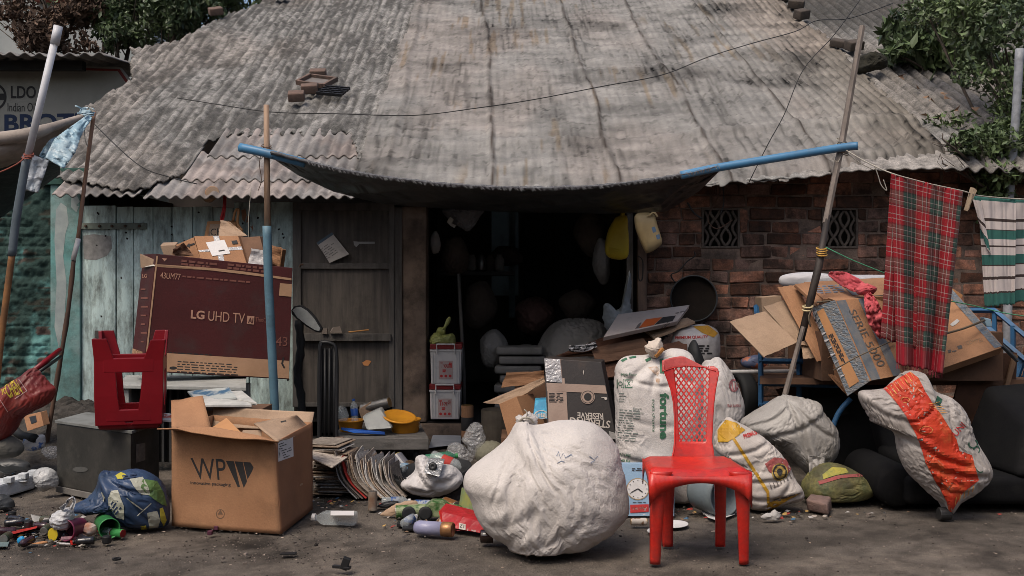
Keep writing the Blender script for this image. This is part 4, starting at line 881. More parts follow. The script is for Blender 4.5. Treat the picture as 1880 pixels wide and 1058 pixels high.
# left poles with canopy
t = T('bamboo_pole', 'thin bamboo pole with a white band leaning in front of the teal pilaster', 'pole', gr(80, 850))
O('pole', tube(cr([at(173, 205, 7.4), at(160, 300, 7.35), at(143, 440, 7.3)], 4), .015, 8), M('tan_bamboo', (.27, .15, .1), (.2, .11, .07), sc=4, rough=.6, st=(6, 6, 1)), t, smooth=True)
O('band', tube([at(144, 438, 7.28), at(134, 478, 7.27)], .018, 10), m_whitep, t, smooth=True)
O('lower_pole', tube(cr([at(136, 470, 7.28), at(125, 570, 7.26), at(106, 690, 7.24), gr(79, 851)], 4), [.016 + (.004 if i in (2, 5, 8, 11) else 0) for i in range(13)], 8), M('brown_bamboo', (.10, .055, .035), (.06, .035, .025), sc=4, rough=.6, st=(6, 6, 1)), t, smooth=True)
t = T('pipe_pole', 'white and slate grey pipe pole leaning at the far left with red cord on it', 'pole', gr(-6, 700))
O('upper_pipe', tube([at(107, 48, 6.4), at(100, 82, 6.4)], .028, 12), m_whitepvc, t, smooth=True)
O('upper_pipe', tube([at(100, 78, 6.4), at(50, 292, 6.4)], .023, 12), m_whitepvc, t, smooth=True)
O('grey_pipe', tube(cr([at(50, 285, 6.4), at(30, 400, 6.4), at(22, 470, 6.4)], 4), .026, 12), m_greypvc, t, smooth=True)
O('bamboo', tube(cr([at(23, 460, 6.4), at(10, 560, 6.4), at(0, 640, 6.4), at(-22, 860, 6.4), at(-26, 890, 6.4)], 4), .022, 8), M('dark_to_tan_bamboo', (.30, .14, .05), (.05, .03, .022), sc=1.6, rough=.5, st=(.5, .5, 1), lo=.4, hi=.6), t, smooth=True)
O('cord', J(wrap(51, 286, 6.38, 9, 6, 3, .005, 2), tube(cr([at(45, 290, 6.36), at(30, 302, 6.3), at(0, 316, 6.3), at(-30, 322, 6.3)], 4), .005, 5)), M('red_cord', (.22, .06, .04), rough=.8), t)
def canv(u, v):
    X_ = -40 + u * 208; ty = np.interp(X_, [-40, 0, 60, 110, 150, 168], [250, 249, 240, 224, 209, 207]); by = np.interp(X_, [-40, 0, 50, 80, 110, 140, 168], [330, 322, 305, 285, 258, 232, 213])
    return X_, ty + (by - ty) * v + (ridged(u * 3 - v * .5, v * 2.2, 3, 5) - .4) * 7 * (1 - u) , 6.9 + .5 * u ** 2 - .25 * np.sin(np.pi * v) * (1 - u) + .5 * v * (1 - u)
V, Fc, uv = sheetf(70, 36, canv)
t = T('canopy_cloth', 'grubby beige canopy cloth gathered up to the bamboo pole tip at the left', 'canopy', at(60, 280, 7.0))
O('cloth', (V, Fc), M('dirty_beige_canvas', (.34, .29, .25), (.23, .195, .17), sc=4, rough=.9, bump=.2, dirt=.4, dc=(.09, .075, .065), dsc=4, crum=.3, csc=8), t, smooth=True, solid=.006)
O('hem_roll', tube(cr([at(-40, 256, 6.86), at(0, 254, 6.86), at(60, 245, 6.9), at(115, 227, 7.1), at(166, 210, 7.36)], 6), [.045] * 6 + [.045] * 8 + [.04, .036, .032, .03, .028, .026, .024, .022, .02, .016, .012], 10), M('dirty_beige_canvas'), t, smooth=True)
O('dark_underside', sheetf(30, 20, lambda u, v: (-40 + u * 150, 300 + v * (130 - 110 * u), 7.1 + .7 * v))[:2], M('dark_underside', (.02, .032, .034), (.012, .018, .02), rough=.8, crum=.3), t, smooth=True, solid=.004)  # dark sheet put where the canopy underside is only in shade
m_bluefilm = M('pale_blue_plastic', (.24, .38, .46), (.33, .42, .47), sc=6, rough=.35, bump=.1, crum=.5, csc=14, dirt=.2, dc=(.1, .16, .2))
def strip(pts, w, D, seed=0, n=44, m=10, am=.045):
    c = np.array(cr([(*p, 0) for p in pts], 8))[:, :2]; c = c[np.linspace(0, len(c) - 1, n).astype(int)]
    ww = np.interp(np.linspace(0, 1, n), np.linspace(0, 1, len(w)), w); dd = np.interp(np.linspace(0, 1, n), np.linspace(0, 1, len(D)), D)
    V = []
    for i in range(n):
        tg = c[min(i + 1, n - 1)] - c[max(i - 1, 0)]; tg = tg / (np.hypot(*tg) + 1e-6); nr = np.array([-tg[1], tg[0]])
        for j in range(m):
            s = j / (m - 1) - .5; q = c[i] + nr * s * ww[i]
            V.append(at(q[0], q[1], dd[i] + (float(ridged(i * .16 + s, s * 2.5, 3, seed)) - .4) * am))
    return V, grid_faces(n, m)
t = T('plastic_streamer', 'torn pale blue plastic sheet hanging from the tip of the bamboo pole', 'plastic sheet', at(100, 300, 7.1))
O('film', strip([(166, 214), (142, 238), (118, 270), (100, 300)], [8, 22, 46, 40], [7.2, 7.05, 6.95, 6.9], 3), m_bluefilm, t, smooth=True, solid=.002)
O('film', strip([(150, 228), (128, 252), (98, 268), (76, 290)], [8, 22, 26, 12], [7.24, 7.1, 7.0, 6.98], 13), m_bluefilm, t, smooth=True, solid=.002)
O('torn_end', strip([(76, 290), (66, 318), (58, 352)], [30, 32, 24], [6.95, 6.95, 6.95], 5, 20), M('white_film', (.42, .44, .47), (.33, .38, .42), rough=.4, crum=.5, csc=16), t, smooth=True, solid=.002)
O('knot', J(wrap(160, 206, 7.3, 12, 10, 6, .006, 9), tube(cr([at(150, 200, 7.28), at(143, 196, 7.26), at(138, 195, 7.26)], 3), .007, 5), tube(cr([at(150, 209, 7.28), at(142, 208, 7.26)], 3), .008, 5)), m_bluefilm, t)
O('tie_string', J(*[tube(cr([at(166, 208, 7.3), at(162 + a, 196 + b, 7.27), at(172, 206, 7.27)], 4), .003, 4) for a, b in ((0, 0), (4, 2), (-3, 4), (8, 4))], tube(cr([at(155, 235, 7.1), at(156, 255, 7.08), at(161, 270, 7.1)], 4), .003, 4)), m_string, t)
# cables
def cable(label, pts, D, r=.006, mat=None, name='cable', n=6):
    D = D if isinstance(D, (list, tuple)) else [D] * len(pts)
    return O(name, tube([at(*q) for q in cr([(*p, d) for p, d in zip(pts, D)], n)], r, 6), mat or m_wire, label=label, cat='cable' if name == 'cable' else 'string', smooth=True)
cable('long black cable drooping across the whole width of the roof', [(325, 180), (400, 192), (500, 206), (620, 209), (760, 212), (880, 198), (980, 183), (1110, 158), (1215, 138), (1300, 105), (1380, 80), (1460, 58), (1500, 38), (1560, 34), (1640, 6)], [8.6, 8.5, 8.3, 8.3, 8.3, 8.3, 8.4, 8.5, 8.7, 9, 9.3, 9.6, 9.8, 10, 10.4], .0042)
cable('thin wire falling steeply from the top right onto the right eave', [(1585, -8), (1530, 66), (1475, 128), (1440, 210), (1410, 265), (1375, 335)], [8.2, 8.0, 7.9, 7.8, 7.8, 7.95], .0035)
cable('thin wire running down the left roof slope', [(160, 215), (250, 300), (310, 325), (362, 338)], [8.3, 7.95, 7.9, 7.9], .004)
# roof things
def plan3(px, py, dz=.0):
    x, y = plan(px, py); return Vector((x, y, float(rz(x, y)) + .05 + dz))
SL = Matrix.Rotation(math.atan(.55), 3, 'X')
def rbrick(label, px, py, s, rz_=0, group='bricks on the roof', mat=None, dz=0, name='brick'):
    p = plan3(px, py, dz) + Vector((0, 0, s[2] / 2))
    V, Fc = boxw(p, s, SL @ Matrix.Rotation(R(rz_), 3, 'Z'))
    return O(name, (V, Fc), mat or m_clay, label=label, cat='brick' if name == 'brick' else name, group=group if name == 'brick' else None, bevel=.012, smooth=True)
rbrick('single brick nearest the black grate, lowest of the roof bricks', 544, 194, (.16, .12, .09), 8)
rbrick('brick lying behind the lowest one at the left side of the wooden tray', 568, 180, (.17, .10, .09), 10)
rbrick('brick with a notched top at the head of the wooden tray', 584, 150, (.17, .11, .08), 3)
p = plan3(582, 166, .03); m_ = SL @ Matrix.Rotation(R(-22), 3, 'Z')
def loc(parts, o, m): return J(*[([m @ Vector(v) + o for v in V], f) for V, f in parts])
t = T('wooden_tray', 'small wooden tray frame lying tilted on the roof among bricks', 'tray', p)
O('tray_base', loc([boxw((0, 0, 0), (.30, .24, .012))], p, m_), M('grey_slate_base', (.16, .14, .13), (.1, .09, .085)), t)
O('tray_rim', loc([boxw((-.16, 0, .02), (.03, .26, .05)), boxw((.16, 0, .02), (.03, .26, .05)), boxw((0, -.13, .02), (.29, .025, .05)), boxw((0, .13, .02), (.29, .025, .04))], p, m_), m_clay, t, bevel=.004)
p = plan3(612, 184, .04); m_ = SL @ Matrix.Rotation(R(-14), 3, 'Z')
O('grate', loc([boxw((-.125 + .05 * i, 0, 0), (.014, .24, .02)) for i in range(6)] + [boxw((0, -.11 + .055 * i, .004), (.27, .014, .03)) for i in range(5)], p, m_), m_iron, label='black iron grate lying on the roof beside the bricks', cat='grate')
for i, (px, py, s, a) in enumerate([(1440, 8, (.2, .14, .1), 10), (1462, 22, (.2, .13, .1), -20), (1472, 42, (.16, .13, .11), 30), (1544, 95, (.22, .12, .08), -35), (1568, 100, (.18, .13, .1), 20)]):
    rbrick(['topmost dark brick on the right roof edge', 'second dark brick down on the right roof edge', 'brown brick beside the cable on the right roof edge', 'flat brick left of the mossy lump on the right roof', 'brick tucked against the mossy lump on the right roof'][i], px, py, s, a, mat=M('sooty_brick', (.07, .055, .045), (.04, .034, .03), sc=9, rough=.95, bump=.6))
rbrick('red brick wedged on the left roof ridge', 396, 46, (.17, .12, .09), 30)
rbrick('brick at the top edge of the frame on the left ridge', 514, 6, (.2, .14, .1), 10, mat=M('sooty_brick'))
vf = blob([(1570, 108), (1590, 96), (1615, 95), (1633, 108), (1628, 126), (1600, 133), (1574, 130)], 10.2, .12, nth=80, nr=16, na=.05, nsc=.08, zmin=-9, seed=5, jit=4)
O('mossy_lump', vf, M('black_moss_lump', (.03, .028, .02), (.015, .015, .012), sc=14, rough=1, bump=1), label='black mossy lump sitting on the right edge of the roof', cat='lump', smooth=True)
lf = []
for px, py in [(1700, 195), (1718, 205), (1705, 228), (1725, 236), (1738, 190), (1748, 198), (1760, 218), (1795, 222), (1690, 178), (1755, 272), (1768, 276), (1780, 270), (1830, 212), (1660, 160)]:
    q = plan3(px, py, .02); lf.append([q + Vector((random.uniform(-.07, .07), random.uniform(-.05, .05), random.uniform(0, .06))) for _ in range(3)] + [q])
O('fallen_leaves', J(*[([a, b, c_, d], [(0, 1, 2), (0, 2, 3)]) for a, b, c_, d in lf]), M('curled_tan_leaf', (.3, .19, .12), (.2, .12, .08), rough=.8), label='curled dry leaves caught on the right side of the roof', cat='leaves', kind='stuff')
# ================= left group =================
A = gr(104, 905); B = gr(240, 934); Cc = gr(292, 908); Dd = A + Cc - B; hh = Vector((0, 0, .43))
t = T('old_cabinet', 'battered black metal cabinet with a grey lid under the upturned red stool', 'cabinet', A)
up_ = Vector((0, 0, .045))
cb = O('cabinet_body', hexa([A + up_, B + up_, Cc + up_, Dd + up_, A + hh, B + hh, Cc + hh, Dd + hh]), M('scuffed_black_steel', (.022, .022, .02), (.04, .038, .034), sc=5, rough=.5, bump=.1, dirt=.4, dc=(.08, .075, .065), dsc=7), t, bevel=.006)
cn = (A + B + Cc + Dd) / 4; ex = lambda p, s, z: cn + (p - cn) * s + Vector((0, 0, z))
O('lid', hexa([ex(A, 1.04, .432), ex(B, 1.04, .432), ex(Cc, 1.04, .432), ex(Dd, 1.04, .432), ex(A, 1.04, .45), ex(B, 1.04, .45), ex(Cc, 1.04, .45), ex(Dd, 1.04, .45)]), M('grey_lid', (.2, .21, .205), (.13, .135, .13), sc=4, rough=.6, dirt=.4), t, bevel=.003)
O('base_rail', hexa([ex(A, 1.02, .004), ex(B, 1.02, .004), ex(Cc, 1.02, .004), ex(Dd, 1.02, .004), ex(A, 1.02, .043), ex(B, 1.02, .043), ex(Cc, 1.02, .043), ex(Dd, 1.02, .043)]), M('pale_base', (.22, .21, .19), (.13, .12, .11), sc=6, rough=.8, dirt=.4), t, bevel=.004)
decal('sticker', [poly2d([(249, 816), (266, 813), (266, 845), (249, 850)])], cb, M('old_sticker', (.2, .19, .16), (.12, .11, .1), sc=20), t)
decal('scuff', [disc2d(148, 862, 14, 5)], cb, M('grey_scuff', (.09, .09, .085)), t)
# upturned stool
Ds = 5.86
t = T('stool', 'dark red plastic stool standing upside down on the black cabinet', 'stool', at(236, 795, Ds))
cz = Vector((at(236, 795, Ds).x, Ds + .05, at(236, 795, Ds).z))
cz.z = .452
hw = .183
O('seat', loc([hexa([(-hw + .02, -hw + .02, 0), (hw - .02, -hw + .02, 0), (hw - .02, hw - .02, 0), (-hw + .02, hw - .02, 0), (-hw, -hw, .05), (hw, -hw, .05), (hw, hw, .05), (-hw, hw, .05)])], cz, Matrix.Rotation(R(16), 3, 'Z')), m_redo, t, bevel=.022, segs=3, smooth=True)
mz = Matrix.Rotation(R(16), 3, 'Z')
for sx, sy, hgt in ((-1, -1, .53), (1, -1, .52), (1, 1, .56), (-1, 1, .56)):
    a = hw - .002; b = hw + .010; w = .1
    def cn_(z, o_, w_): return [(sx * o_, sy * o_, z), (sx * (o_ - w_), sy * o_, z), (sx * (o_ - w_), sy * (o_ - .02), z), (sx * (o_ - .02), sy * (o_ - .02), z), (sx * (o_ - .02), sy * (o_ - w_), z), (sx * o_, sy * (o_ - w_), z)]
    V = []; 
    for z_, o_, w_ in ((.03, a, .17), (.10, a + .002, .135), (.2, a + .006, .125), (.40, b - .006, .11), (hgt, b + .006, .08)): V += cn_(z_, o_, w_)
    Fc = [tuple(range(6)), tuple(range(29, 23, -1))] + [(r_ * 6 + i, r_ * 6 + (i + 1) % 6, (r_ + 1) * 6 + (i + 1) % 6, (r_ + 1) * 6 + i) for r_ in range(4) for i in range(6)]
    O('leg', loc([(V, Fc)], cz, mz), m_redo, t, bevel=.004, auto=True)
bb = []
for i in range(4):
    m4 = Matrix.Rotation(i * math.pi / 2, 3, 'Z'); o_ = hw + .006
    bb.append(([m4 @ Vector(v) for v in boxw((0, -o_ + .012, .375), (2 * o_ - .10, .022, .085))[0]], HF)); bb.append(([m4 @ Vector(v) for v in boxw((0, -hw + .010, .085), (2 * hw - .12, .02, .07))[0]], HF))
for i, b_ in enumerate(bb): O('crossbar' if i % 2 == 0 else 'rim', loc([b_], cz, mz), m_redo, t, bevel=.006)
# white bench (old air conditioner case)
t = T('appliance_frame', 'grey painted metal appliance frame carrying the burgundy television carton', 'frame', gr(330, 880))
tf = [at(217, 705, 6.75), at(450, 712, 6.6), at(420, 690, 7.15), at(222, 690, 7.25)]
z0_ = .60
def zq(px, D, z): return pz(px, D, z)
topc = [zq(214, 6.75, .61), zq(452, 6.6, .61), zq(452, 7.2, .63), zq(232, 7.25, .63)]
m_bench = M('grey_painted_metal', (.34, .345, .33), (.25, .255, .24), sc=5, rough=.65, dirt=.35, dc=(.12, .11, .1), dsc=6)
O('top', J(hexa([p - Vector((0, 0, .025)) for p in topc] + topc)), m_bench, t, bevel=.004)
for (px, D, w) in ((216, 6.77, .075), (430, 6.64, .055), (240, 7.2, .05), (444, 7.1, .05)): O('leg', box2((zq(px, D, 0).x, D, 0), (zq(px, D, 0).x + w, D + .05, .585)), m_bench, t, bevel=.004)
O('side_panel', box2((zq(236, 6.9, 0).x, 6.95, .05), (zq(430, 6.9, 0).x, 6.98, .58)), m_dark, t)
O('rib', J(*[box2((zq(px, 6.85, 0).x, 6.9, .06), (zq(px, 6.85, 0).x + .015, 6.94, .58)) for px in range(250, 430, 14)]), M('dark_fins', (.05, .05, .05)), t)
# television carton
m_burg = M('burgundy_print', (.07, .013, .013), (.052, .011, .010), sc=2, rough=.5, bump=.1, dirt=.45, dc=(.05, .03, .028), dsc=5, speck=.1)
q = [(286, 466), (537, 492), (531, 697), (262, 682)]
t, tv = carton('television_carton', 'large burgundy television carton on the grey frame with boxes piled behind it', q, [6.85, 7.1, 7.1, 6.85], (-.15, .17, 0), m_burg, 'box', bevel=.003)
t['label'] = 'large burgundy television carton standing on the grey metal frame'
ks = M('kraft_strip', (.42, .25, .15), (.36, .21, .12), sc=6, rough=.7)
decal('kraft_band', [poly2d([(269, 646), (533, 664), (530, 695), (266, 680)]), poly2d([(284, 485), (390, 492), (450, 499), (535, 511), (535, 515), (450, 504), (390, 497), (283, 490)]), poly2d([(287, 470), (290, 470), (271, 646), (268, 646)])], tv, ks, t)
decal('kraft_band', [poly2d([(514, 520), (536, 522), (535, 545), (512, 543)])], tv, ks, t)
m_pk = M('salmon_print', (.46, .25, .17), rough=.6)
m_pkd = M('dim_salmon_print', (.2, .075, .055), rough=.6)
txt('LG', [(351, 569), (376, 571), (375, 587), (350, 585)], tv, m_pk, .03, parent=t)
txt('UHD TV', [(383, 571), (450, 576), (449, 594), (382, 589)], tv, m_pk, .0, parent=t)
decal('lettering', [poly2d([(454, 580), (467, 581), (466, 596), (453, 595)])], tv, m_pk, t)
decal('lettering', [quadmap(text2d('AI', .02), [(456, 583), (465, 583.7), (464, 593.5), (455.4, 592.8)])], tv, m_burg, t, off=.004)
txt('ThinQ', [(469, 582), (490, 584), (489, 594), (468, 592)], tv, m_pkd, parent=t)
txt('43UM77', [(295, 500), (332, 503), (331, 514), (294, 511)], tv, m_pk, parent=t)
txt('43', [(507, 618), (528, 619), (527, 636), (506, 635)], tv, m_pkd, parent=t)
decal('small_print', rotp(scribble(335, 506, 470, 511, 1, 3, 4), 335, 506, 5), tv, m_pkd, t)
decal('small_print', rotp(scribble(333, 477, 400, 490, 2, 4, 5, 6) + scribble(418, 475, 490, 487, 2, 4, 6, 6), 335, 480, 6), tv, m_pkd, t)
decal('small_print', rotp(scribble(326, 663, 440, 686, 5, 2, 7), 326, 663, 3.2) + rotp(scribble(300, 646, 398, 650, 1, 2, 8), 300, 646, 3), tv, m_ink, t)
decal('small_print', [poly2d([(516, 668), (519, 656), (522, 656), (520, 668), (524, 676), (521, 677)]), disc2d(318, 676, 7, 3)], tv, m_ink, t)
decal('arrow_mark', [poly2d([(297, 474), (307, 475), (302, 480)])], tv, m_pk, t)
# its left side face print
txt('LG', [(262, 503), (271, 503), (270, 510), (261, 510)], tv, m_pk, parent=t)
decal('side_band', [poly2d([(244, 640), (262, 646), (262, 655), (243, 652)])], tv, ks, t); txt('HDMI', [(245, 643), (260, 644), (260, 651), (244, 650)], tv, m_ink, parent=t)
decal('side_print', scribble(259, 530, 274, 620, 7, 3, 9, 16), tv, m_pkd, t)
O('flap', slab([at(257, 466, 6.95), at(285, 478, 6.86), at(284, 489, 6.86), at(258, 492, 6.96)], .005), m_cardp, t)
O('flap', slab([at(259, 491, 6.96), at(284, 478, 6.9), at(284, 488, 6.84)], .004), M('white_inner_flap', (.5, .47, .43)), t)
# parcels on top (between carton and wall)
def zt(z, D): return HY - (z - H) * F / D
t, pb = carton('parcel', 'kraft parcel with a white address label on top of the television carton', [(356, 434), (437, 433), (453, 485), (370, 484)], [7.25, 7.25, 7.1, 7.1], (0, .22, .0), m_card)
decal('tape', [poly2d([(391, 433), (402, 433), (413, 484), (403, 484)]), poly2d([(364, 460), (443, 453), (445, 459), (366, 463)])], pb, m_ctape, t)
decal('address_label', [poly2d([(378, 446), (412, 441), (423, 466), (390, 471)])], pb, M('white_label', (.6, .58, .57), (.54, .52, .51), rough=.7), t, off=.004)
decal('print', [poly2d([(401, 461), (412, 459), (413, 461), (402, 463)]), poly2d([(425, 443), (435, 442), (437, 448), (427, 449)])], pb, m_ink, t, off=.005)
t, pb = carton('parcel', 'kraft box end with a black arrow beside the labelled parcel', [(322, 450), (355, 436), (370, 482), (345, 486)], [7.3, 7.24, 7.14, 7.2], (-.0, .2, .0), m_card)
decal('arrow', [poly2d([(342, 452), (348, 446), (348, 449), (357, 446), (358, 449), (349, 452), (349, 455)])], pb, m_ink, t)
piece('torn_flap', 'torn brown cardboard flap in front of the arrow box', [(318, 458), (337, 446), (356, 470), (316, 472)], 7.12, m_cardd, group=None, warp=.05)
t, pb = carton('shoe_box', 'pale curved carton end with a black side behind the torn flap', [(294, 451), (322, 450), (326, 470), (300, 468)], 7.3, (-.05, .2, .03), m_cardp)
t, pb = carton('open_box', 'dark brown open box right of the labelled parcel', [(441, 436), (477, 434), (486, 470), (452, 484)], [7.3, 7.25, 7.2, 7.15], (.02, .2, 0), m_cardd)
piece('cardboard_flap', 'light flap of the brown box leaning right behind the pole', [(462, 446), (517, 455), (513, 490), (470, 470)], [7.3, 7.28, 7.28, 7.25], m_card, warp=.03)
piece('paper_sheet', 'white printed sheet tucked upright behind the television carton', [(462, 457), (486, 460), (485, 488), (455, 485)], 7.06, M('white_label'), th=.002, cat='paper')
t, pb = carton('envelope_box', 'kraft mailer with a dark blue band beside the pole', [(476, 444), (519, 458), (514, 493), (482, 486)], [7.45, 7.42, 7.42, 7.45], (0, .12, 0), m_card)
decal('band', [poly2d([(496, 463), (518, 473), (517, 483), (497, 474)])], pb, M('blue_black_print', (.02, .03, .06)), t)
t = T('paper_bag', 'orange paper bag with printed lettering hanging on the plank wall above the parcels', 'bag', at(400, 430, 8.2))
pb = O('bag_body', slab([at(380, 406, 8.3), at(432, 404, 8.3), at(440, 434, 8.25), at(374, 436, 8.25)], .10), m_carto, t, bevel=.01)
decal('panel', [poly2d([(386, 412), (408, 411), (406, 434), (382, 434)])], pb, m_cardp, t); txt('iCh', [(383, 421), (405, 419), (405, 433), (383, 433)], pb, m_ink, parent=t)
O('handle', J(tube(cr([at(428, 405, 8.28), at(432, 388, 8.25), at(438, 386, 8.25), at(436, 410, 8.26), at(445, 424, 8.24)], 4), .012, 6)), m_carto, t, smooth=True)
piece('folded_kraft', 'folded kraft wrapping standing up behind the labelled parcel', [(405, 405), (422, 408), (455, 434), (402, 434)], [7.6, 7.6, 7.5, 7.5], m_cardp, warp=.03)
O('red_ribbon', strip([(413, 350), (412, 378), (408, 400), (405, 408)], [5, 6, 8, 3], [8.2, 8.2, 8.2, 8.2], 3, 16, 4), M('red_ribbon', (.35, .02, .02), rough=.6), label='red ribbon hanging from the left eave above the parcels', cat='ribbon', solid=.002)
can('paper_roll', 'rolled kraft tube stored under the left eave', tuple(at(390, 354, 8.1)), (-.4, 1, 0), .35, .055, m_card, m_cardp, 'tube')
cable('pale string dangling from the eave beside the red ribbon', [(461, 345), (458, 380), (456, 412), (457, 440)], 7.9, .003, m_string, 'string')
# magazines
def mag(name, label, q, D, mat, th=.012, group='magazines'): return O(name, slab(pquad(q, D), None, back=Vector((0, 0, -th))), mat, label=label, cat='magazine', group=group, bevel=.002)
m_mag = M('magazine_cover', (.05, .12, .2), (.4, .42, .4), sc=9, rough=.35, lo=.45, hi=.55)
m_magw = M('magazine_pages', (.5, .49, .46), (.34, .34, .32), sc=12, rough=.6)
for i, (q, D, mt, lb) in enumerate([([(350, 733), (455, 738), (462, 744), (358, 744)], [5.95, 5.95, 5.85, 5.85], m_magw, 'lowest of the magazines heaped behind the kraft box flaps'), ([(352, 724), (432, 727), (470, 741), (360, 739)], [6.1, 6.1, 5.9, 5.9], m_magw, 'white paged magazine under the blue cover'), ([(344, 718), (420, 711), (434, 729), (360, 736)], [6.2, 6.2, 6.0, 6.0], m_mag, 'magazine with a blue green cover on top of the heap'), ([(424, 718), (444, 717), (472, 740), (436, 733)], [6.2, 6.2, 6.0, 6.0], m_magw, 'curled pages slipping off the right of the magazine heap')]): mag('magazine', lb, q, D, mt)
mag('magazine', 'magazine with a red and white cover lying on the black cabinet', [(290, 757), (318, 760), (316, 772), (286, 770)], [5.95, 5.95, 5.85, 5.85], M('red_white_cover', (.45, .1, .06), (.5, .5, .48), sc=14, rough=.4, lo=.48, hi=.52))
O('support_crate', box2((pz(345, 5.95, 0).x, 6.0, 0), (pz(470, 5.95, 0).x, 6.35, .53)), m_cardd, label='plain dark carton under the magazines behind the big kraft box', cat='box', bevel=.004)
# ================= big open carton =================
A = gr(316, 966); B = gr(515, 981); E = gr(573, 936); G = A + E - B; hh = Vector((0, 0, .525))
Bt = at(505, 812, 5.17 * 1.0) ; Bt = B + Vector((-.03, .0, .475)); At = A + Vector((0, 0, .52)); Et = E + Vector((0, 0, .50)); Gt = G + Vector((0, 0, .52))
t = T('open_carton', 'big open kraft carton printed WPW innovative packaging, front left on the road', 'box', A)
c = (A + B + E + G) / 4
# every side a board of 6 mm; a little bowed
def board(q, n=14, bow=.012, seed=0, mat=m_card, name='side_panel', th=.006):
    q = [Vector(p) for p in q]; nn = (q[1] - q[0]).cross(q[3] - q[0]).normalized(); V = []
    for i in range(n):
        for j in range(n):
            u, v = i / (n - 1), j / (n - 1); p = (q[0] * (1 - u) + q[1] * u) * (1 - v) + (q[3] * (1 - u) + q[2] * u) * v
            w = bow * math.sin(math.pi * u) * math.sin(math.pi * v) + (float(fbm(u * 3 + seed, v * 3, 2, seed)) - .5) * bow * 1.2 * min(1, 6 * min(u, 1 - u) + .0) + (-.004 * math.exp(-((v - .66) / .02) ** 2))
            V.append(p + nn * w)
    o = O(name, (V, grid_faces(n, n)), mat, t, smooth=True, solid=th); return o
fr = board([At, Bt, B, A], 20, .012, 1); sd_ = board([Bt, Et, E, B], 16, .010, 2, M('kraft_cardboard_shaded', (.27, .125, .062), (.215, .098, .05), sc=3, rough=.85, bump=.12, dirt=.25, dc=(.16, .08, .045), crum=.08, csc=5)); board([Gt, At, A, G], 12, .01, 3); board([Et, Gt, G, E], 12, .01, 4)  # right side uses a darker kraft copy: its shade is in the colour
O('base_panel', hexa([A + Vector((0, 0, .006)), B + Vector((0, 0, .006)), E + Vector((0, 0, .006)), G + Vector((0, 0, .006)), A + Vector((0, 0, .012)), B + Vector((0, 0, .012)), E + Vector((0, 0, .012)), G + Vector((0, 0, .012))]), m_card, t)
def wall_z(px, py): return None
# flaps
board([at(288, 788, 5.2), at(512, 812, 5.05), Bt + Vector((0, 0, .002)), At + Vector((0, 0, .002))], 18, .03, 7, m_card, 'flap')
f2 = board([at(314, 736, 5.75), at(372, 727, 5.7), at(388, 788, 5.5), at(315, 788, 5.36)], 10, .01, 8, m_card, 'flap')
board([at(392, 748, 5.95), at(577, 757, 5.8), at(570, 790, 5.72), at(388, 785, 5.85)], 14, .012, 9, m_cardp, 'flap')
rf = board([at(466, 778, 5.5), at(545, 762, 5.6), at(571, 790, 5.72), at(508, 812, 5.16)], 12, .015, 10, m_cardp, 'flap')
O('inner_box', slab(pquad([(390, 784), (416, 767), (452, 803), (400, 803)], [5.4, 5.45, 5.3, 5.3]), .08), m_carto, t, bevel=.003)
O('inner_board', slab(pquad([(446, 790), (480, 790), (480, 812), (440, 806)], [5.5, 5.5, 5.4, 5.4]), .006), m_cardp, t)
txt('WP', [(350, 841), (414, 843), (416, 882), (358, 880)], fr, m_ink, bold=-.0, cell=12, parent=t)
decal('emblem', [poly2d([(415, 846), (430, 847), (441, 894), (437, 895)]), poly2d([(431, 847), (446, 848), (454, 884), (448, 896)]), poly2d([(447, 848), (460, 849), (466, 858), (463, 866), (455, 880)])], fr, m_ink, t, cell=10)
txt('innovative packaging', [(350, 883), (424, 887), (424, 895), (350, 891)], fr, m_ink, bold=.02, cell=14, parent=t)
decal('recycling_mark', [disc2d(405, 944, 8, 9, .82), poly2d([(400, 945), (405, 936), (410, 945)])], fr, M('dim_ink', (.13, .075, .045)), t)
decal('tape', [poly2d([(316, 905), (508, 914), (508, 924), (316, 912)]), poly2d([(423, 812), (442, 812), (444, 972), (425, 970)])], fr, M('brown_tape2', (.29, .165, .095), rough=.25, spec=.7), t, off=.0015, cell=14)
decal('tape', [poly2d([(509, 824), (571, 802), (571, 812), (509, 835)]), poly2d([(512, 905), (571, 880), (571, 890), (512, 916)])], sd_, m_tape, t, off=.0015, cell=14)
lb = decal('shipping_label', [poly2d([(509, 812), (537, 802), (538, 838), (510, 848)])], sd_, M('white_label'), t, off=.003, cell=14)
decal('print', rotp(scribble(514, 812, 534, 842, 7, 1.3, 5), 523, 825, -20) + [poly2d([(510, 824 + i * 2.2), (513, 823 + i * 2.2), (513, 824 + i * 2.2), (510, 825 + i * 2.2)]) for i in range(8)], sd_, m_ink, t, off=.0045)
decal('print', rotp(scribble(515, 772, 538, 776, 1, 3, 5), 526, 774, -10), rf, m_ink, t)
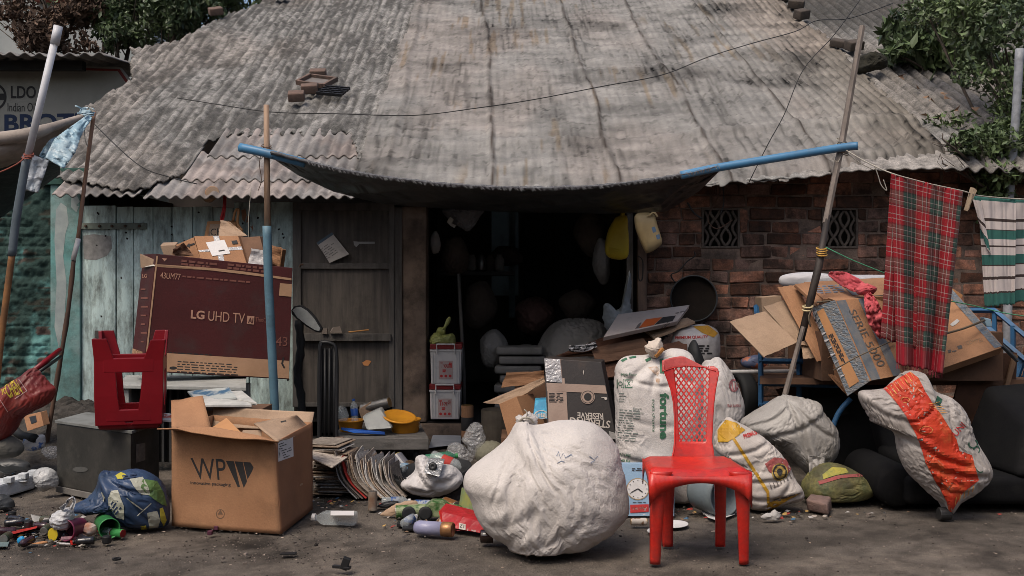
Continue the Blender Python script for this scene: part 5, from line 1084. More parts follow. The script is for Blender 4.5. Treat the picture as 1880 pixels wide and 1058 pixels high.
# ================= newspapers =================
m_news = m_paper; rs = random.Random(3); c0 = gr(604, 912); tot = 34
g0 = 'folded newspapers in the flat stack'
for i in range(tot):
    z = .003 + i * .0092; w = rs.uniform(.20, .245); d = rs.uniform(.24, .30); off = .03 * math.sin(i * .35) + rs.uniform(-.03, .03)
    sag = rs.uniform(.0, .006)
    V, Fc = boxw((c0.x + off, c0.y + .15 + rs.uniform(-.02, .02), z + .0045), (w, d, rs.uniform(.006, .0088)), R(rs.uniform(-9, 9) + (-8 if i > 24 else 0)))
    O('newspaper', (V, Fc), [m_news, M('yellowed_newsprint', (.34, .26, .19), (.16, .11, .08), sc=30, rough=.9, isl=.4, st=(1, 1, 4)), M('pale_newsprint', (.5, .48, .45), (.22, .2, .19), sc=40, rough=.85, isl=.3, st=(1, 1, 4))][rs.choice([0, 0, 1, 1, 2])], label='folded newspaper in the flat stack right of the big kraft carton', cat='newspaper', group=g0, bevel=.0025, segs=1)
O('newspaper', slab(pquad([(577, 822), (640, 838), (610, 858), (566, 838)], [6.2, 6.1, 5.85, 5.9]), .008), m_news, label='rumpled newspaper sliding off the top of the flat stack', cat='newspaper', bevel=.002)
O('newspaper', slab(pquad([(560, 812), (652, 828), (648, 838), (566, 826)], [6.5, 6.3, 6.2, 6.3]), .01), m_news, label='long newspaper lying crosswise behind the flat stack', cat='newspaper', bevel=.002)
for i in range(44):
    f = i / 43; bx = 654 + f * 92 ; by = 912 - 0 * f; tilt = 62 - 34 * (1 - f) - 6
    tx_ = bx - 34 - 10 * (1 - f) + rs.uniform(-7, 7); ty_ = 836 + 22 * f * f + (1 - f) * 4 + rs.uniform(-11, 9)
    D0 = 6.0 + rs.uniform(-.03, .03)
    a = pz(bx, D0 + .0, .004 + .01 * f); b = at(tx_, ty_, D0 + .05); dv = Vector((rs.uniform(.0, .05), .24 + rs.uniform(-.03, .03), rs.uniform(-.02, .02)))
    mid = a.lerp(b, .5) + Vector((-.03 - .01 * rs.random(), 0, -.012))
    n = 8; V = []; th = Vector((.0045, 0, .002))
    cur = cr([a, mid, b], 4)
    for p in cur: p = Vector(p); V += [p, p + dv, p + dv + th, p + th]
    k_ = len(cur); Fc = [(i_ * 4 + j, i_ * 4 + (j + 1) % 4, (i_ + 1) * 4 + (j + 1) % 4, (i_ + 1) * 4 + j) for i_ in range(k_ - 1) for j in range(4)] + [(3, 2, 1, 0), tuple((k_ - 1) * 4 + j for j in range(4))]
    mt = M('red_inserts', (.4, .04, .03), rough=.5) if i in (8, 9) else [m_news, M('pale_newsprint', (.5, .48, .45), (.22, .2, .19), sc=40, rough=.85, isl=.3, st=(1, 1, 4)), M('yellowed_newsprint', (.34, .26, .19), (.16, .11, .08), sc=30, rough=.9, isl=.4, st=(1, 1, 4)), M('dark_ad_newsprint', (.1, .1, .11), (.35, .3, .27), sc=30, rough=.7, isl=.4)][rs.choice([0, 0, 1, 1, 2, 2, 3])]
    O('newspaper', (V, Fc), mt, label='newspaper standing on edge in the leaning row beside the flat stack' if i not in (8, 9) else 'red printed insert showing between the leaning newspapers', cat='newspaper', group='leaning row of newspapers')
# ================= foreground chair =================
D1 = 4.62; DB = 5.02
t = T('plastic_chair', 'bright red plastic chair with a lattice back standing alone on the road', 'chair', (at(1281, 1040, D1).x, 4.8, 0))
sh = .435
# seat: rounded slab with drooping front lip
nu, nv = 41, 33
u, v = np.meshgrid(np.linspace(-1, 1, nu), np.linspace(0, 1, nv), indexing='ij')
xc = at(1281, 870, D1).x
hwid = .232 - .016 * v ** 2
x_ = xc + u * hwid; y_ = 4.56 + .35 * v
z_ = sh + .012 - .016 * np.exp(-((u) / .6) ** 2) * np.sin(np.pi * np.clip(v * 1.05, 0, 1)) - .030 * np.exp(-(v / .09) ** 2) - .016 * np.clip(abs(u) - .86, 0, 1) / .14 - .004 * v
z_ = z_ - .012 * (1 - u ** 2) * np.exp(-(v / .12) ** 2)
y_ = y_ - .018 * (1 - u ** 2) * (1 - v)
O('seat', (np.stack([x_, y_, z_], -1).reshape(-1, 3), grid_faces(nu, nv)), m_red, t, smooth=True, solid=.006)
def curved_apron(x0, x1, y0, y1, ztop, d0, d1, n=24):
    V = []
    for i in range(n + 1):
        f = i / n; w = math.cos((f - .5) * math.pi) ** .5 if 0 < f < 1 else 0
        dep = d0 + (d1 - d0) * (1 - w) ** 1.0; p = Vector((x0 + (x1 - x0) * f, y0 + (y1 - y0) * f - (.016 * w if y0 == y1 else 0), 0))
        V += [p + Vector((0, 0, ztop - .012 * w)), p + Vector((0, 0, ztop - dep))]
    return V, [(2 * i, 2 * i + 2, 2 * i + 3, 2 * i + 1) for i in range(n)]
O('apron', curved_apron(xc - .235, xc + .235, 4.548, 4.548, sh - .004, .042, .16), m_red, t, smooth=True, solid=.005)
for s in (-1, 1): O('apron', curved_apron(xc + s * .233, xc + s * .215, 4.556, 4.92, sh + .002, .035, .13), m_red, t, smooth=True, solid=.005)
def leg(px_t, px_b, yt, yb_, s, wt, wb, ztop):
    V = []; n = 20
    for i in range(n + 1):
        f = i / n; z = ztop * (1 - f) + .0 * f; w = wt * (1 - f) ** 1.2 + wb * (1 - (1 - f) ** 1.2); X0 = px_t * (1 - f) + px_b * f; Y = yt * (1 - f) + yb_ * f
        fl = .03 * math.exp(-f * 7) ; w2 = w + fl; dp = .045 * (1 - f) + .028 * f
        # channel section: outer side wall, rounded corner, front wall
        sec = [(0, dp), (0, .012), (-s * .004, .004), (-s * .012, 0), (-s * w2 * .6, -.002), (-s * w2, .002), (-s * w2, dp * .35)]
        V += [Vector((X0 + a, Y + b, z)) for a, b in sec]
    m_ = 7
    return V, [(i * m_ + j, i * m_ + j + 1, (i + 1) * m_ + j + 1, (i + 1) * m_ + j) for i in range(n) for j in range(m_ - 1)]
for s, pt, pb_ in ((-1, 1192, 1194), (1, 1371, 1373)):
    O('leg', leg(at(pt, 870, D1).x, at(pb_, 1040, D1).x, 4.548, 4.60, s, .066, .042, sh + .003), m_red, t, smooth=True, solid=.005)
for s, pt, pb_ in ((-1, 1216, 1217), (1, 1333, 1331)):
    O('leg', leg(at(pt, 883, 4.90).x, at(pb_, 1003, 4.92).x, 4.88, 4.91, s, .056, .046, sh), m_red, t, smooth=True, solid=.005)
    O('foot_cap', box2((at(pb_, 1003, 4.92).x - (.0 if s < 0 else .046), 4.91, 0), (at(pb_, 1003, 4.92).x + (.046 if s < 0 else 0), 4.94, .012)), m_red, t)
for s, pb_ in ((-1, 1194), (1, 1373)):
    x0 = at(pb_, 1040, D1).x; O('foot_cap', box2((x0 + (0.004 if s < 0 else -.040), 4.602, 0), (x0 + (.040 if s < 0 else -.004), 4.63, .006)), m_clay, t)
# backrest surface: px -> 3D on a curved leaning shell
def bk(px, py):
    f = (845 - py) / 190.0; c_ = (px - 1270) / 50.0
    D = 4.925 + .15 * f - .025 * c_ * c_ - .02 * math.exp(-((f) / .12) ** 2) * 0
    return at(px, py, D)
Lb = [(845, 1232), (828, 1236), (812, 1238), (770, 1238), (740, 1236), (715, 1231), (695, 1224), (682, 1219), (672, 1217), (661, 1216)]
Rb = [(845, 1312), (828, 1310), (812, 1307), (770, 1309), (740, 1311), (715, 1314), (695, 1318), (684, 1320), (678, 1319), (672, 1310)]
xL = lambda y: np.interp(-y, [-a for a, b in Lb], [b for a, b in Lb]); xR = lambda y: np.interp(-y, [-a for a, b in Rb], [b for a, b in Rb])
ytop = lambda x: np.interp(x, [1216, 1232, 1248, 1256, 1270, 1290, 1320], [662, 657, 654.5, 655, 662, 672, 683])
hL = lambda y: np.interp(y, [673, 730, 811], [1237, 1243, 1247]); hR = lambda y: np.interp(y, [673, 730, 811], [1303, 1300, 1296])
YA, YB = 677, 811
def patch(fx0, fx1, y0, y1, nx=10, ny=30, topf=None):
    V = []
    for i in range(nx + 1):
        for j in range(ny + 1):
            f = j / ny; u = i / nx
            if topf is None: y = y0 * (1 - f) + y1 * f; x = fx0(y) * (1 - u) + fx1(y) * u
            else:
                x = 1216 + (1320 - 1216) * u; yt = float(ytop(x)); ybm = float(np.interp(x, [1216, 1237, 1262, 1290, 1320], [683, 676, 673, 675, 684.5])); y = ybm + (yt - ybm) * f
            V.append(bk(float(x), float(y)))
    return V, grid_faces(nx + 1, ny + 1)
bkf = J(patch(xL, hL, 845, 673, 6, 40), patch(hR, xR, 845, 673, 6, 40), patch(hL, hR, 845, 811, 10, 8))
O('top_rail', patch(None, None, 0, 0, 26, 6, True), M('faded_red_plastic', (.40, .06, .055), (.50, .10, .09), sc=9, rough=.5, bump=.1, speck=.15, spsc=60, dirt=.3, dc=(.22, .03, .03)), t, smooth=True, solid=.0065)
back = O('backrest', bkf, m_red, t, smooth=True, solid=.006, weld=.0015)
bars = []
def seg(p, q, hw_=1.15):
    n = max(3, int(abs(q[1] - p[1]) / 8)); d = math.hypot(q[0] - p[0], q[1] - p[1]); ox, oy = -(q[1] - p[1]) / d * hw_, (q[0] - p[0]) / d * hw_; V = []
    for i in range(n + 1):
        f = i / n; x = p[0] + (q[0] - p[0]) * f; y = p[1] + (q[1] - p[1]) * f; V += [bk(x + ox, y + oy), bk(x - ox, y - oy)]
    return V, [(2 * i, 2 * i + 1, 2 * i + 3, 2 * i + 2) for i in range(n)]
pw_, ph_ = 9.6, 13.2
for s in (-1, 1):
    for k_ in range(-20, 30):
        # line x = x0 + s*(pw/ph)*(y-YA); clip to the hole by stepping
        x0 = 1241 + k_ * pw_; pts = []
        for y in np.arange(YA - 4, YB + .1, 1.0):
            x = x0 + s * pw_ / ph_ * (y - YA) * 1.0
            if hL(y) - .8 <= x <= hR(y) + .8: pts.append((x, y))
        if len(pts) > 3: bars.append(seg(pts[0], pts[-1]))
O('lattice', J(*bars), m_red, t, solid=.005)
O('backrest_rib', J(tube([bk(float(xL(y)) + 1, y) for y in range(844, 662, -8)], .005, 6), tube([bk(float(xR(y)) - 1, y) for y in range(844, 680, -8)], .005, 6), tube([bk(x, float(np.interp(x, [1216, 1237, 1262, 1290, 1320], [682, 675, 672, 674, 683.5]))) + Vector((0, -.004, 0)) for x in range(1218, 1320, 6)], .003, 6)), m_red, t, smooth=True)
# ================= big white sack =================
out = [(962, 768), (985, 775), (1030, 768), (1070, 768), (1100, 780), (1128, 812), (1138, 850), (1146, 890), (1148, 930), (1122, 962), (1085, 985), (1060, 1000), (1035, 1004), (1018, 1020), (985, 1023), (958, 1014), (940, 1000), (928, 984), (898, 966), (876, 936), (864, 904), (853, 880), (862, 855), (900, 825), (930, 800), (946, 775)]
cre = [(962, 775, 905, 905, .007, 4), (968, 778, 1010, 870, .007, 3), (905, 945, 985, 905, .010, 9), (945, 985, 1060, 935, .009, 8), (935, 915, 950, 1005, .010, 8)]
t, sk = sack('white_sack', 'huge stuffed white woven sack tied at the top left, in the centre foreground', m_sackw, out=out, D=5.0, th=.27, tb=.75, ctr=(1008, 890), cre=cre, seed=4, k=2.4, ex=.028, e1=.03, ang=-60, lean=.12, knot=[(965, 776, 170, .26), (975, 1050, 120, .28)], amax=.026, kb=.075, lv=(4, 5, 6, 7), its=(90, 80, 50, 24))
kn = [(948, 778), (944, 768), (950, 760), (960, 764), (970, 757), (982, 762), (985, 772), (970, 782)]
O('knot', blob(kn, 4.95, .06, nth=70, nr=16, na=.02, nsc=.12, zmin=-9, seed=8), m_sackw, sk, smooth=True)
O('tie', J(tube(cr([at(952, 776, 4.9), at(960, 768, 4.88), at(972, 768, 4.88), at(980, 776, 4.9)], 4), .005, 6), tube(cr([at(965, 768, 4.9), at(968, 758, 4.9), at(962, 752, 4.9)], 3), .003, 5)), m_string, sk, smooth=True)
m_stain = M('grey_grime', (.42, .39, .365), (.30, .285, .265), sc=9, rough=.8)
m_bpen = M('blue_pen_ink', (.14, .18, .26))
decal('pen_mark', [line2d([(1022, 838), (1025, 830), (1029, 842), (1034, 832), (1038, 841), (1049, 835), (1050, 838)]), line2d([(1022, 852), (1030, 847), (1036, 849)]), line2d([(1082, 838), (1090, 844), (1097, 838)]), line2d([(1084, 850), (1092, 846)])], sk, M('blue_pen_ink'), cell=6)
# ================= Sterling carton and the kraft boxes behind it =================
t, o1 = carton('printed_carton', 'black and tan carton with upside-down STERLING RESERVE print behind the big white sack', [(999, 658), (1104, 665), (1132, 806), (1006, 806)], [6.5, 6.5, 6.4, 6.4], (.04, .22, 0), M('black_print_carton', (.04, .034, .032), (.028, .025, .024), sc=3, rough=.5, dirt=.3, dc=(.09, .06, .045)), 'box')
m_tanp = M('greyish_tan_print', (.34, .25, .2), (.28, .2, .16), sc=6, rough=.6, dirt=.2)
decal('tan_panel', [poly2d([(1003, 703), (1111, 708), (1114, 723), (1004, 718)]), poly2d([(1005, 718), (1040, 720), (1044, 803), (1008, 803)]), poly2d([(1028, 660), (1034, 660), (1037, 706), (1032, 706)])], o1, m_tanp, t)
decal('foil_tape', [poly2d([(999, 658), (1028, 660), (1032, 703), (1003, 700)])], o1, m_ctape, t, off=.003)
txt('STERLING', rq(1027, 660, 24, 5, 183), o1, m_ink, .02, parent=t)
decal('small_print', scribble(1008, 722, 1036, 740, 7, 1.3, 5) , o1, m_ink, t, off=.004)
decal('emblem', [disc2d(1079, 729, 13)], o1, m_tanp, t, off=.004); decal('emblem', [disc2d(1079, 729, 11.5, 11.5, .93), disc2d(1079, 729, 7)], o1, m_ink, t, off=.005)
m_cream2 = M('cream_print', (.5, .45, .4))
txt('B7', rq(1084, 726, 10, 7, 180), o1, m_cream2, .03, parent=t)
txt('STERLING', [(1119, 787), (1046, 778), (1046, 766), (1121, 773)], o1, m_cream2, .02, parent=t)
GEOq = [(1108, 771), (1060, 768), (1060, 757), (1107, 759)]
txt('RESERVE', GEOq, o1, m_cream2, .02, parent=t)
decal('mark', [disc2d(1112, 732, 2.5), poly2d([(1104, 730), (1110, 729), (1110, 731), (1104, 731)]), poly2d([(1070, 683), (1071, 679), (1072, 683), (1071, 689)])], o1, m_cream2, t, off=.004)
O('torn_edge', slab(pquad([(1118, 792), (1134, 797), (1135, 808), (1120, 805)], 6.36), .01), M('torn_paper', (.4, .38, .36)), t)
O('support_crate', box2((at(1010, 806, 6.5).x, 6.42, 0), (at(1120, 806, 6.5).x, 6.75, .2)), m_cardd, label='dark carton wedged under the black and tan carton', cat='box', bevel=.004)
piece('cardboard_flap', 'orange kraft flap standing up left of the black and tan carton', [(930, 685), (999, 681), (1000, 703), (920, 712)], [7.2, 7.1, 7.1, 7.2], m_card, th=.006)
piece('cardboard_sheet', 'bent kraft sheet jutting left towards the dark doorway', [(888, 740), (998, 694), (1002, 702), (930, 744)], [7.1, 7.0, 6.95, 7.0], m_cardp, th=.008)
t, o1 = carton('kraft_carton', 'open kraft carton leaning behind the knot of the big white sack', [(916, 742), (948, 728), (972, 790), (932, 800)], [6.9, 6.85, 6.8, 6.85], (.12, .2, 0), m_card)
t, o1 = carton('kraft_carton', 'shaded kraft carton behind the blue box', [(945, 715), (1002, 700), (1006, 780), (960, 790)], [7.1, 7.1, 7.1, 7.1], (.0, .25, 0), m_cardd)
t, o1 = carton('processor_box', 'small bright blue box marked intel between the kraft carton and the big sack', [(983, 734), (1008, 733), (1010, 770), (979, 768)], [6.6, 6.6, 6.5, 6.5], (.0, .1, 0), M('cyan_blue_print', (.02, .2, .36), (.03, .28, .45), sc=16, rough=.35, lo=.45, hi=.55), bevel=.002)
txt('intel', [(985, 757), (1003, 756), (1003, 767), (985, 767)], o1, m_cream2, .02, parent=t); decal('ring', [disc2d(994, 762, 13, 8, .85)], o1, m_cream2, t)
O('support_crate', box2((at(920, 800, 6.9).x, 6.95, 0), (at(1004, 806, 6.9).x, 7.35, .22)), m_cardd, label='dark carton base under the leaning kraft boxes', cat='box', bevel=.004)
# slanting board pile right of doorway
m_brown = M('reddish_brown_board', (.13, .055, .03), (.08, .038, .024), sc=4, rough=.75, bump=.3, st=(1, 1, 3), dirt=.35, dc=(.02, .014, .01))
for i, (q, D, mt, lb) in enumerate([
    ([(1045, 705), (1132, 650), (1262, 625), (1262, 672)], [7.2, 7.3, 7.3, 7.1], m_brown, 'reddish brown board at the front of the slanting pile by the doorway'),
    ([(1020, 655), (1095, 628), (1190, 617), (1140, 652)], [7.4, 7.5, 7.5, 7.4], m_cardd, 'dark board jutting left out of the slanting pile'),
    ([(1060, 676), (1130, 640), (1225, 616), (1200, 640)], [7.2, 7.4, 7.5, 7.3], m_dark, 'near-black board in the middle of the slanting pile'),
    ([(1030, 652), (1120, 616), (1235, 592), (1210, 620)], [7.35, 7.6, 7.6, 7.35], m_brown, 'brown board directly under the white and orange carton'),
    ([(1180, 606), (1262, 585), (1276, 592), (1200, 622)], [7.5, 7.5, 7.3, 7.3], m_cardp, 'pale board sticking out right under the white and orange carton'),
    ([(1085, 640), (1180, 622), (1205, 650), (1095, 668)], [7.25, 7.3, 7.2, 7.2], m_cardd, 'split brown board low in the slanting pile')]):
    piece('board', lb, q, D, mt, th=.016, cat='board', warp=.03, seed=i)
t, o1 = carton('flat_carton', 'flattened white carton with an orange and black panel on top of the slanting pile', [(1135, 577), (1266, 560), (1243, 590), (1108, 619)], [7.6, 7.6, 7.15, 7.15], (0, .03, -.03), M('white_print_carton', (.46, .4, .37), (.4, .34, .31), sc=5, rough=.6, dirt=.25), 'box', bevel=.003)
decal('orange_panel', [poly2d([(1186, 587), (1216, 583), (1200, 597.5), (1173, 603)])], o1, M('orange_print', (.55, .12, .03), rough=.5), t)
decal('black_panel', [poly2d([(1217, 583), (1241, 580), (1235, 590), (1202, 597)])], o1, m_ink, t)
decal('print', rotp(scribble(1210, 595, 1232, 600, 2, 1.5, 3), 1222, 596, -38) + rotp(scribble(1240, 573, 1258, 576, 1, 1.6, 4), 1250, 574, -14) + [poly2d([(1166, 605), (1172, 596), (1178, 592), (1174, 602)])] , o1, M('grey_ink', (.15, .13, .12)), t, off=.004)
O('zebra_wrap', strip([(1045, 640), (1070, 640), (1095, 632)], [10, 14, 10], [7.2, 7.2, 7.2], 4, 18, 8), M('zebra_print', (.5, .48, .47), (.03, .03, .03), sc=26, rough=.5, lo=.49, hi=.51, st=(1, 1, 2)), label='crumpled black and white patterned wrap on the left end of the slanting pile', cat='wrapper', smooth=True, solid=.003)
O('support_crate', box2((at(1050, 700, 7.6).x, 7.55, 0), (at(1250, 700, 7.6).x, 8.2, .5)), m_dark, label='near-black crate hidden in shade under the slanting pile', cat='crate', bevel=.004)
# ================= sacks right of centre =================
out = [(1133, 668), (1150, 654), (1180, 652), (1210, 648), (1235, 640), (1262, 645), (1276, 665), (1290, 700), (1285, 780), (1276, 850), (1268, 935), (1255, 948), (1235, 940), (1170, 930), (1140, 900), (1132, 840), (1130, 760), (1128, 700)]
t, fs = sack('printed_sack', 'tall white woven sack with green soya chunks print directly behind the red chair', m_sackw, out=out, D=5.92, th=.17, tb=.8, nth=220, nr=56, cre=[(1215, 655, 1150, 700, .02, 6), (1215, 660, 1190, 720, .015, 5), (1140, 760, 1230, 775, .008, 5), (1140, 835, 1280, 845, .01, 5), (1220, 655, 1262, 700, .018, 6), (1140, 690, 1230, 705, .008, 4)], seed=14, k=3.2, ex=.045, e1=.06, ang=90, knot=(1215, 655, 40, .18), amax=.016, kb=.08)
O('tied_neck', blob([(1200, 656), (1186, 646), (1184, 634), (1196, 628), (1210, 624), (1216, 640), (1212, 655)], 5.85, .05, nth=60, nr=14, na=.02, nsc=.1, zmin=-9, seed=3), M('cream_sack', (.55, .47, .4), (.45, .38, .32), sc=6, rough=.7, crum=.4, csc=14), fs, smooth=True)
O('neck_tie', tube(cr([at(1204, 655, 5.8), at(1212, 646, 5.79), at(1217, 641, 5.8)], 3), .012, 6), M('rust_orange_tie', (.35, .15, .04), rough=.8), fs)
txt('fortune', [(1228, 722), (1228, 806), (1211, 806), (1211, 722)], fs, m_grn, .035, cell=6, parent=t)
txt('soya chunks', [(1203, 733), (1203, 793), (1196, 793), (1196, 733)], fs, m_grn, .0, cell=8, parent=t)
txt('soya Flour', rq(1140, 691, 29, 7, 3), fs, m_grn, .01, cell=8, parent=t)
decal('pictogram', [disc2d(0, 0, .1)] and [poly2d([(1133 + 15 * i, 697), (1146 + 15 * i, 697), (1146 + 15 * i, 698.4), (1133 + 15 * i, 698.4)]) for i in range(2)] + [poly2d([(1133 + 15 * i, 711), (1146 + 15 * i, 711), (1146 + 15 * i, 712.4), (1133 + 15 * i, 712.4)]) for i in range(2)] + [poly2d([(1133 + 15 * i + a, 697), (1134.3 + 15 * i + a, 697), (1134.3 + 15 * i + a, 712), (1133 + 15 * i + a, 712)]) for i in range(2) for a in (0, 12)] + [disc2d(1139.5, 704.5, 4, 4, .7, 14), poly2d([(1151, 700), (1152.5, 700), (1158, 709), (1156.5, 709)]), poly2d([(1158, 700), (1156.5, 700), (1151, 709), (1152.5, 709)])], fs, m_grn, t)
decal('small_print', rotp(scribble(1136, 752, 1175, 812, 13, 1.6, 2), 1140, 780, 4) + scribble(1137, 722, 1150, 742, 4, 1.4, 9), fs, M('faint_green_ink', (.17, .2, .18)), t)
txt('PACKAGE', rq(1136, 837, 22, 5, 4), fs, m_grn, .01, parent=t); txt('40 Kg', rq(1140, 849, 17, 6, 4), fs, m_grn, .02, parent=t)
txt('Soya', rq(1162, 754, 16, 6, 0), fs, M('faint_green_ink'), .0, parent=t); decal('barcode', [poly2d([(1158 + i * 2, 757), (1159 + i * 2, 757), (1159 + i * 2, 761), (1158 + i * 2, 761)]) for i in range(12)], fs, M('faint_green_ink'), t)
decal('seam_print', [poly2d([(1211, 660), (1218, 658), (1219, 686), (1212, 686)]), poly2d([(1140, 662), (1150, 657), (1152, 660), (1143, 665)]), poly2d([(1155, 656), (1168, 654), (1168, 657), (1156, 659)]), poly2d([(1184, 661), (1194, 656), (1195, 661), (1187, 665)])], fs, m_grn, t, cell=6)
m_rs = M('rusty_stain', (.36, .22, .13), (.5, .43, .38), sc=30, rough=.8)
decal('rust_stain', [poly2d([(1190, 675), (1205, 672), (1212, 680), (1208, 690), (1198, 684)]), poly2d([(1203, 694), (1212, 696), (1210, 706), (1205, 702)])], fs, m_rs, t, off=.001, cell=5)
# Ajanta box
t, aj = carton('clock_box', 'light blue wall clock box printed Ajanta upside down leaning on the white sack', [(1138, 852), (1238, 852), (1238, 948), (1130, 948)], [5.66, 5.66, 5.58, 5.58], (0, .05, 0), M('light_blue_print', (.2, .32, .46), (.26, .37, .48), sc=2, rough=.4, dirt=.15), 'box', bevel=.002)
decal('clock_face', [disc2d(1171, 898, 21, 20, .93)], aj, M('tan_ring', (.35, .25, .14)), t); decal('clock_face', [disc2d(1171, 898, 19.3, 18.4)], aj, M('clock_white', (.6, .58, .57)), t, off=.002)
decal('clock_hands', [poly2d([(1170, 897), (1172, 898), (1159, 905), (1158, 904)]), poly2d([(1170, 898), (1172, 897), (1180, 903), (1179, 905)])] + [disc2d(1171 + 16.5 * math.cos(a), 898 + 15.8 * math.sin(a), .9, n=8) for a in np.linspace(0, 6.28, 13)[:-1]], aj, m_ink, t, off=.004)
decal('brand_panel', [poly2d([(1157, 927), (1191, 926), (1191, 940), (1157, 942)])], aj, M('print_red', (.45, .03, .03)), t)
txt('Ajanta', rq(1188, 929, 28, 9, 180), aj, m_cream2, .03, parent=t)
decal('small_print', scribble(1160, 860, 1190, 866, 2, 1.5, 3) + scribble(1162, 922, 1186, 924, 1, 1.2, 4), aj, m_ink, t)
# sack behind chair right, premium sack far, tyre, pan
out = [(1290, 668), (1305, 660), (1322, 658), (1340, 680), (1355, 710), (1366, 745), (1362, 775), (1345, 800), (1330, 850), (1300, 880), (1275, 850), (1270, 760), (1280, 700)]
t, o1 = sack('printed_sack', 'white sack with faint maroon print right of the chair back', m_sackd, out=out, D=6.35, th=.16, seed=23, ex=.08, e1=.06, knot=(1315, 660, 60, .2), amax=.024, kb=.07)
m_mar = M('maroon_ink', (.22, .06, .07), (.3, .15, .15), sc=40)
decal('emblem', [disc2d(1347, 708, 9, 12, .7), poly2d([(1342, 702), (1345, 701), (1347, 718), (1344, 718)]), poly2d([(1348, 701), (1351, 703), (1352, 716), (1349, 716)])], o1, m_mar, t, cell=6); txt('YNA KANYA', rq(1334, 748, 26, 6, 0), o1, m_mar, .03, cell=6, parent=t)
out = [(1240, 605), (1262, 598), (1295, 596), (1318, 608), (1322, 640), (1316, 665), (1290, 690), (1240, 690), (1230, 650)]
t, o1 = sack('printed_sack', 'white sack with red lettering and a yellow top below the hanging pan', m_sackd, out=out, D=7.4, th=.15, nth=120, nr=28, na=.015, nsc=.03, seed=33)
txt('PREMIUM QUALITY', rq(1240, 624, 60, 6, -2), o1, M('print_red'), .02, cell=6, parent=t); decal('print', scribble(1280, 634, 1308, 652, 4, 3, 2), o1, m_ink, t)
decal('yellow_top', [poly2d([(1272, 600), (1300, 598), (1318, 612), (1310, 620), (1290, 612)])], o1, M('print_yellow', (.5, .26, .03), (.4, .2, .02), sc=9), t, cell=6)
O('rubber_boot', blob([(1266, 632), (1276, 624), (1284, 640), (1296, 672), (1300, 690), (1268, 690), (1262, 660)], 6.9, .08, nth=70, nr=16, na=.008, seed=2), m_rubber, label='black rubber piece standing behind the chair back', cat='rubber', smooth=True)
# wheel of the cart
def wheel(name, label, c, ax, r, w, parent=None):
    c = Vector(c); ax = Vector(ax).normalized()
    prof = [(r - .05, -w / 2), (r - .012, -w / 2), (r, -w / 4), (r, w / 4), (r - .012, w / 2), (r - .05, w / 2)]
    o = O(name, lathe(prof, c, ax, 32, cap=False), m_rubber, parent, label=label, cat=None if parent else 'wheel', smooth=True, auto=True); return o
wheel('tyre', 'small black tyre standing between the sack and the blue cart', (at(1355, 690, 7.3).x, 7.3, .47), (1, .35, 0), .20, .12)
can('plastic_pipe', 'white plastic pipe lying behind the blue cart frame', tuple(at(1338, 683, 6.95)), (1, .1, 0), .95, .014, m_whitep, m_whitep, 'pipe')
# round pan on the wall
t = T('hanging_pan', 'large round black pan with a raised rim hanging on the brick wall', 'pan', at(1272, 595, 8.42))
pc = at(1273, 549, 8.40); axp = Vector((-.12, -1, .08)).normalized(); rp = 42 * 8.4 / F
O('pan_bowl', lathe([(0, 0), (rp * .9, .004), (rp * .98, .02), (rp, .05), (rp * .955, .052), (rp * .92, .028), (rp * .88, .02), (0, .02)], pc, axp, 48), M('brown_black_pan', (.016, .012, .010), (.009, .008, .007), sc=6, spec=.08, rough=.9, dirt=.2, dc=(.06, .045, .035)), t, smooth=True)
O('pan_rim', lathe([(rp * .97, .044), (rp * 1.02, .046), (rp * 1.03, .054), (rp * 1.0, .06), (rp * .96, .056)], pc, axp, 48, cap=False), M('steel_blue_rim', (.02, .024, .028), rough=.6), t, smooth=True)
cable('tangle of wire on the brick wall above the pan', [(1240, 520), (1232, 505), (1246, 498), (1262, 480), (1276, 470), (1274, 462)], 8.38, .006, m_wire, 'wire')
cable('dry twig hanging across the left wall vent', [(1312, 330), (1322, 352), (1300, 400), (1316, 420), (1345, 404)], 8.32, .005, m_rust, 'twig')
cable('black cable dangling from the right end of the awning', [(1326, 330), (1329, 372), (1322, 395)], 8.2, .005, m_wire, 'wire')
cable('dark strap hanging under the awning corner', [(1262, 372), (1275, 392), (1290, 402)], 8.2, .008, m_wire, 'wire')
# jerry cans
def jerry(label, out, D, mat, lab=None):
    t = T('jerry_can', label, 'jerry can', at(out[0][0], out[0][1] + 40, D))
    o = O('can_body', blob(out, D, .065, tb=1, nth=90, nr=22, na=.003, nsc=.05, zmin=-9, k=3.5), mat, t, smooth=True); return t, o
t, o = jerry('yellow plastic jerry can hanging by its neck in the doorway', [(1134, 397), (1150, 397), (1153, 420), (1155, 445), (1153, 470), (1142, 477), (1122, 475), (1112, 466), (1111, 448), (1115, 428), (1124, 408)], 7.9, m_yel)
O('spout', tube([at(1141, 404, 7.88), at(1144, 390, 7.88)], .018, 10), m_yel, t, smooth=True)
O('rib', J(*[tube([at(1116 + i, 462 - i * 5 + 3, 7.83), at(1140, 466 - i * 5 + 3, 7.825)], .003, 5) for i in range(3)]), m_yel, t)
t, o = jerry('cream plastic jerry can hanging beside the doorway over the bricks', [(1166, 396), (1180, 390), (1200, 394), (1206, 412), (1215, 440), (1212, 452), (1190, 465), (1182, 458), (1172, 435), (1166, 415)], 8.25, m_cream)
O('handle', tube(cr([at(1190, 398, 8.18), at(1200, 390, 8.16), at(1207, 398, 8.18)], 4), .009, 8), m_cream, t, smooth=True)
decal('sticker', [poly2d([(1196, 418), (1202, 416), (1205, 425), (1199, 428)]), poly2d([(1204, 432), (1210, 430), (1212, 438), (1206, 440)])], o, M('blue_sticker', (.15, .25, .4)), t)
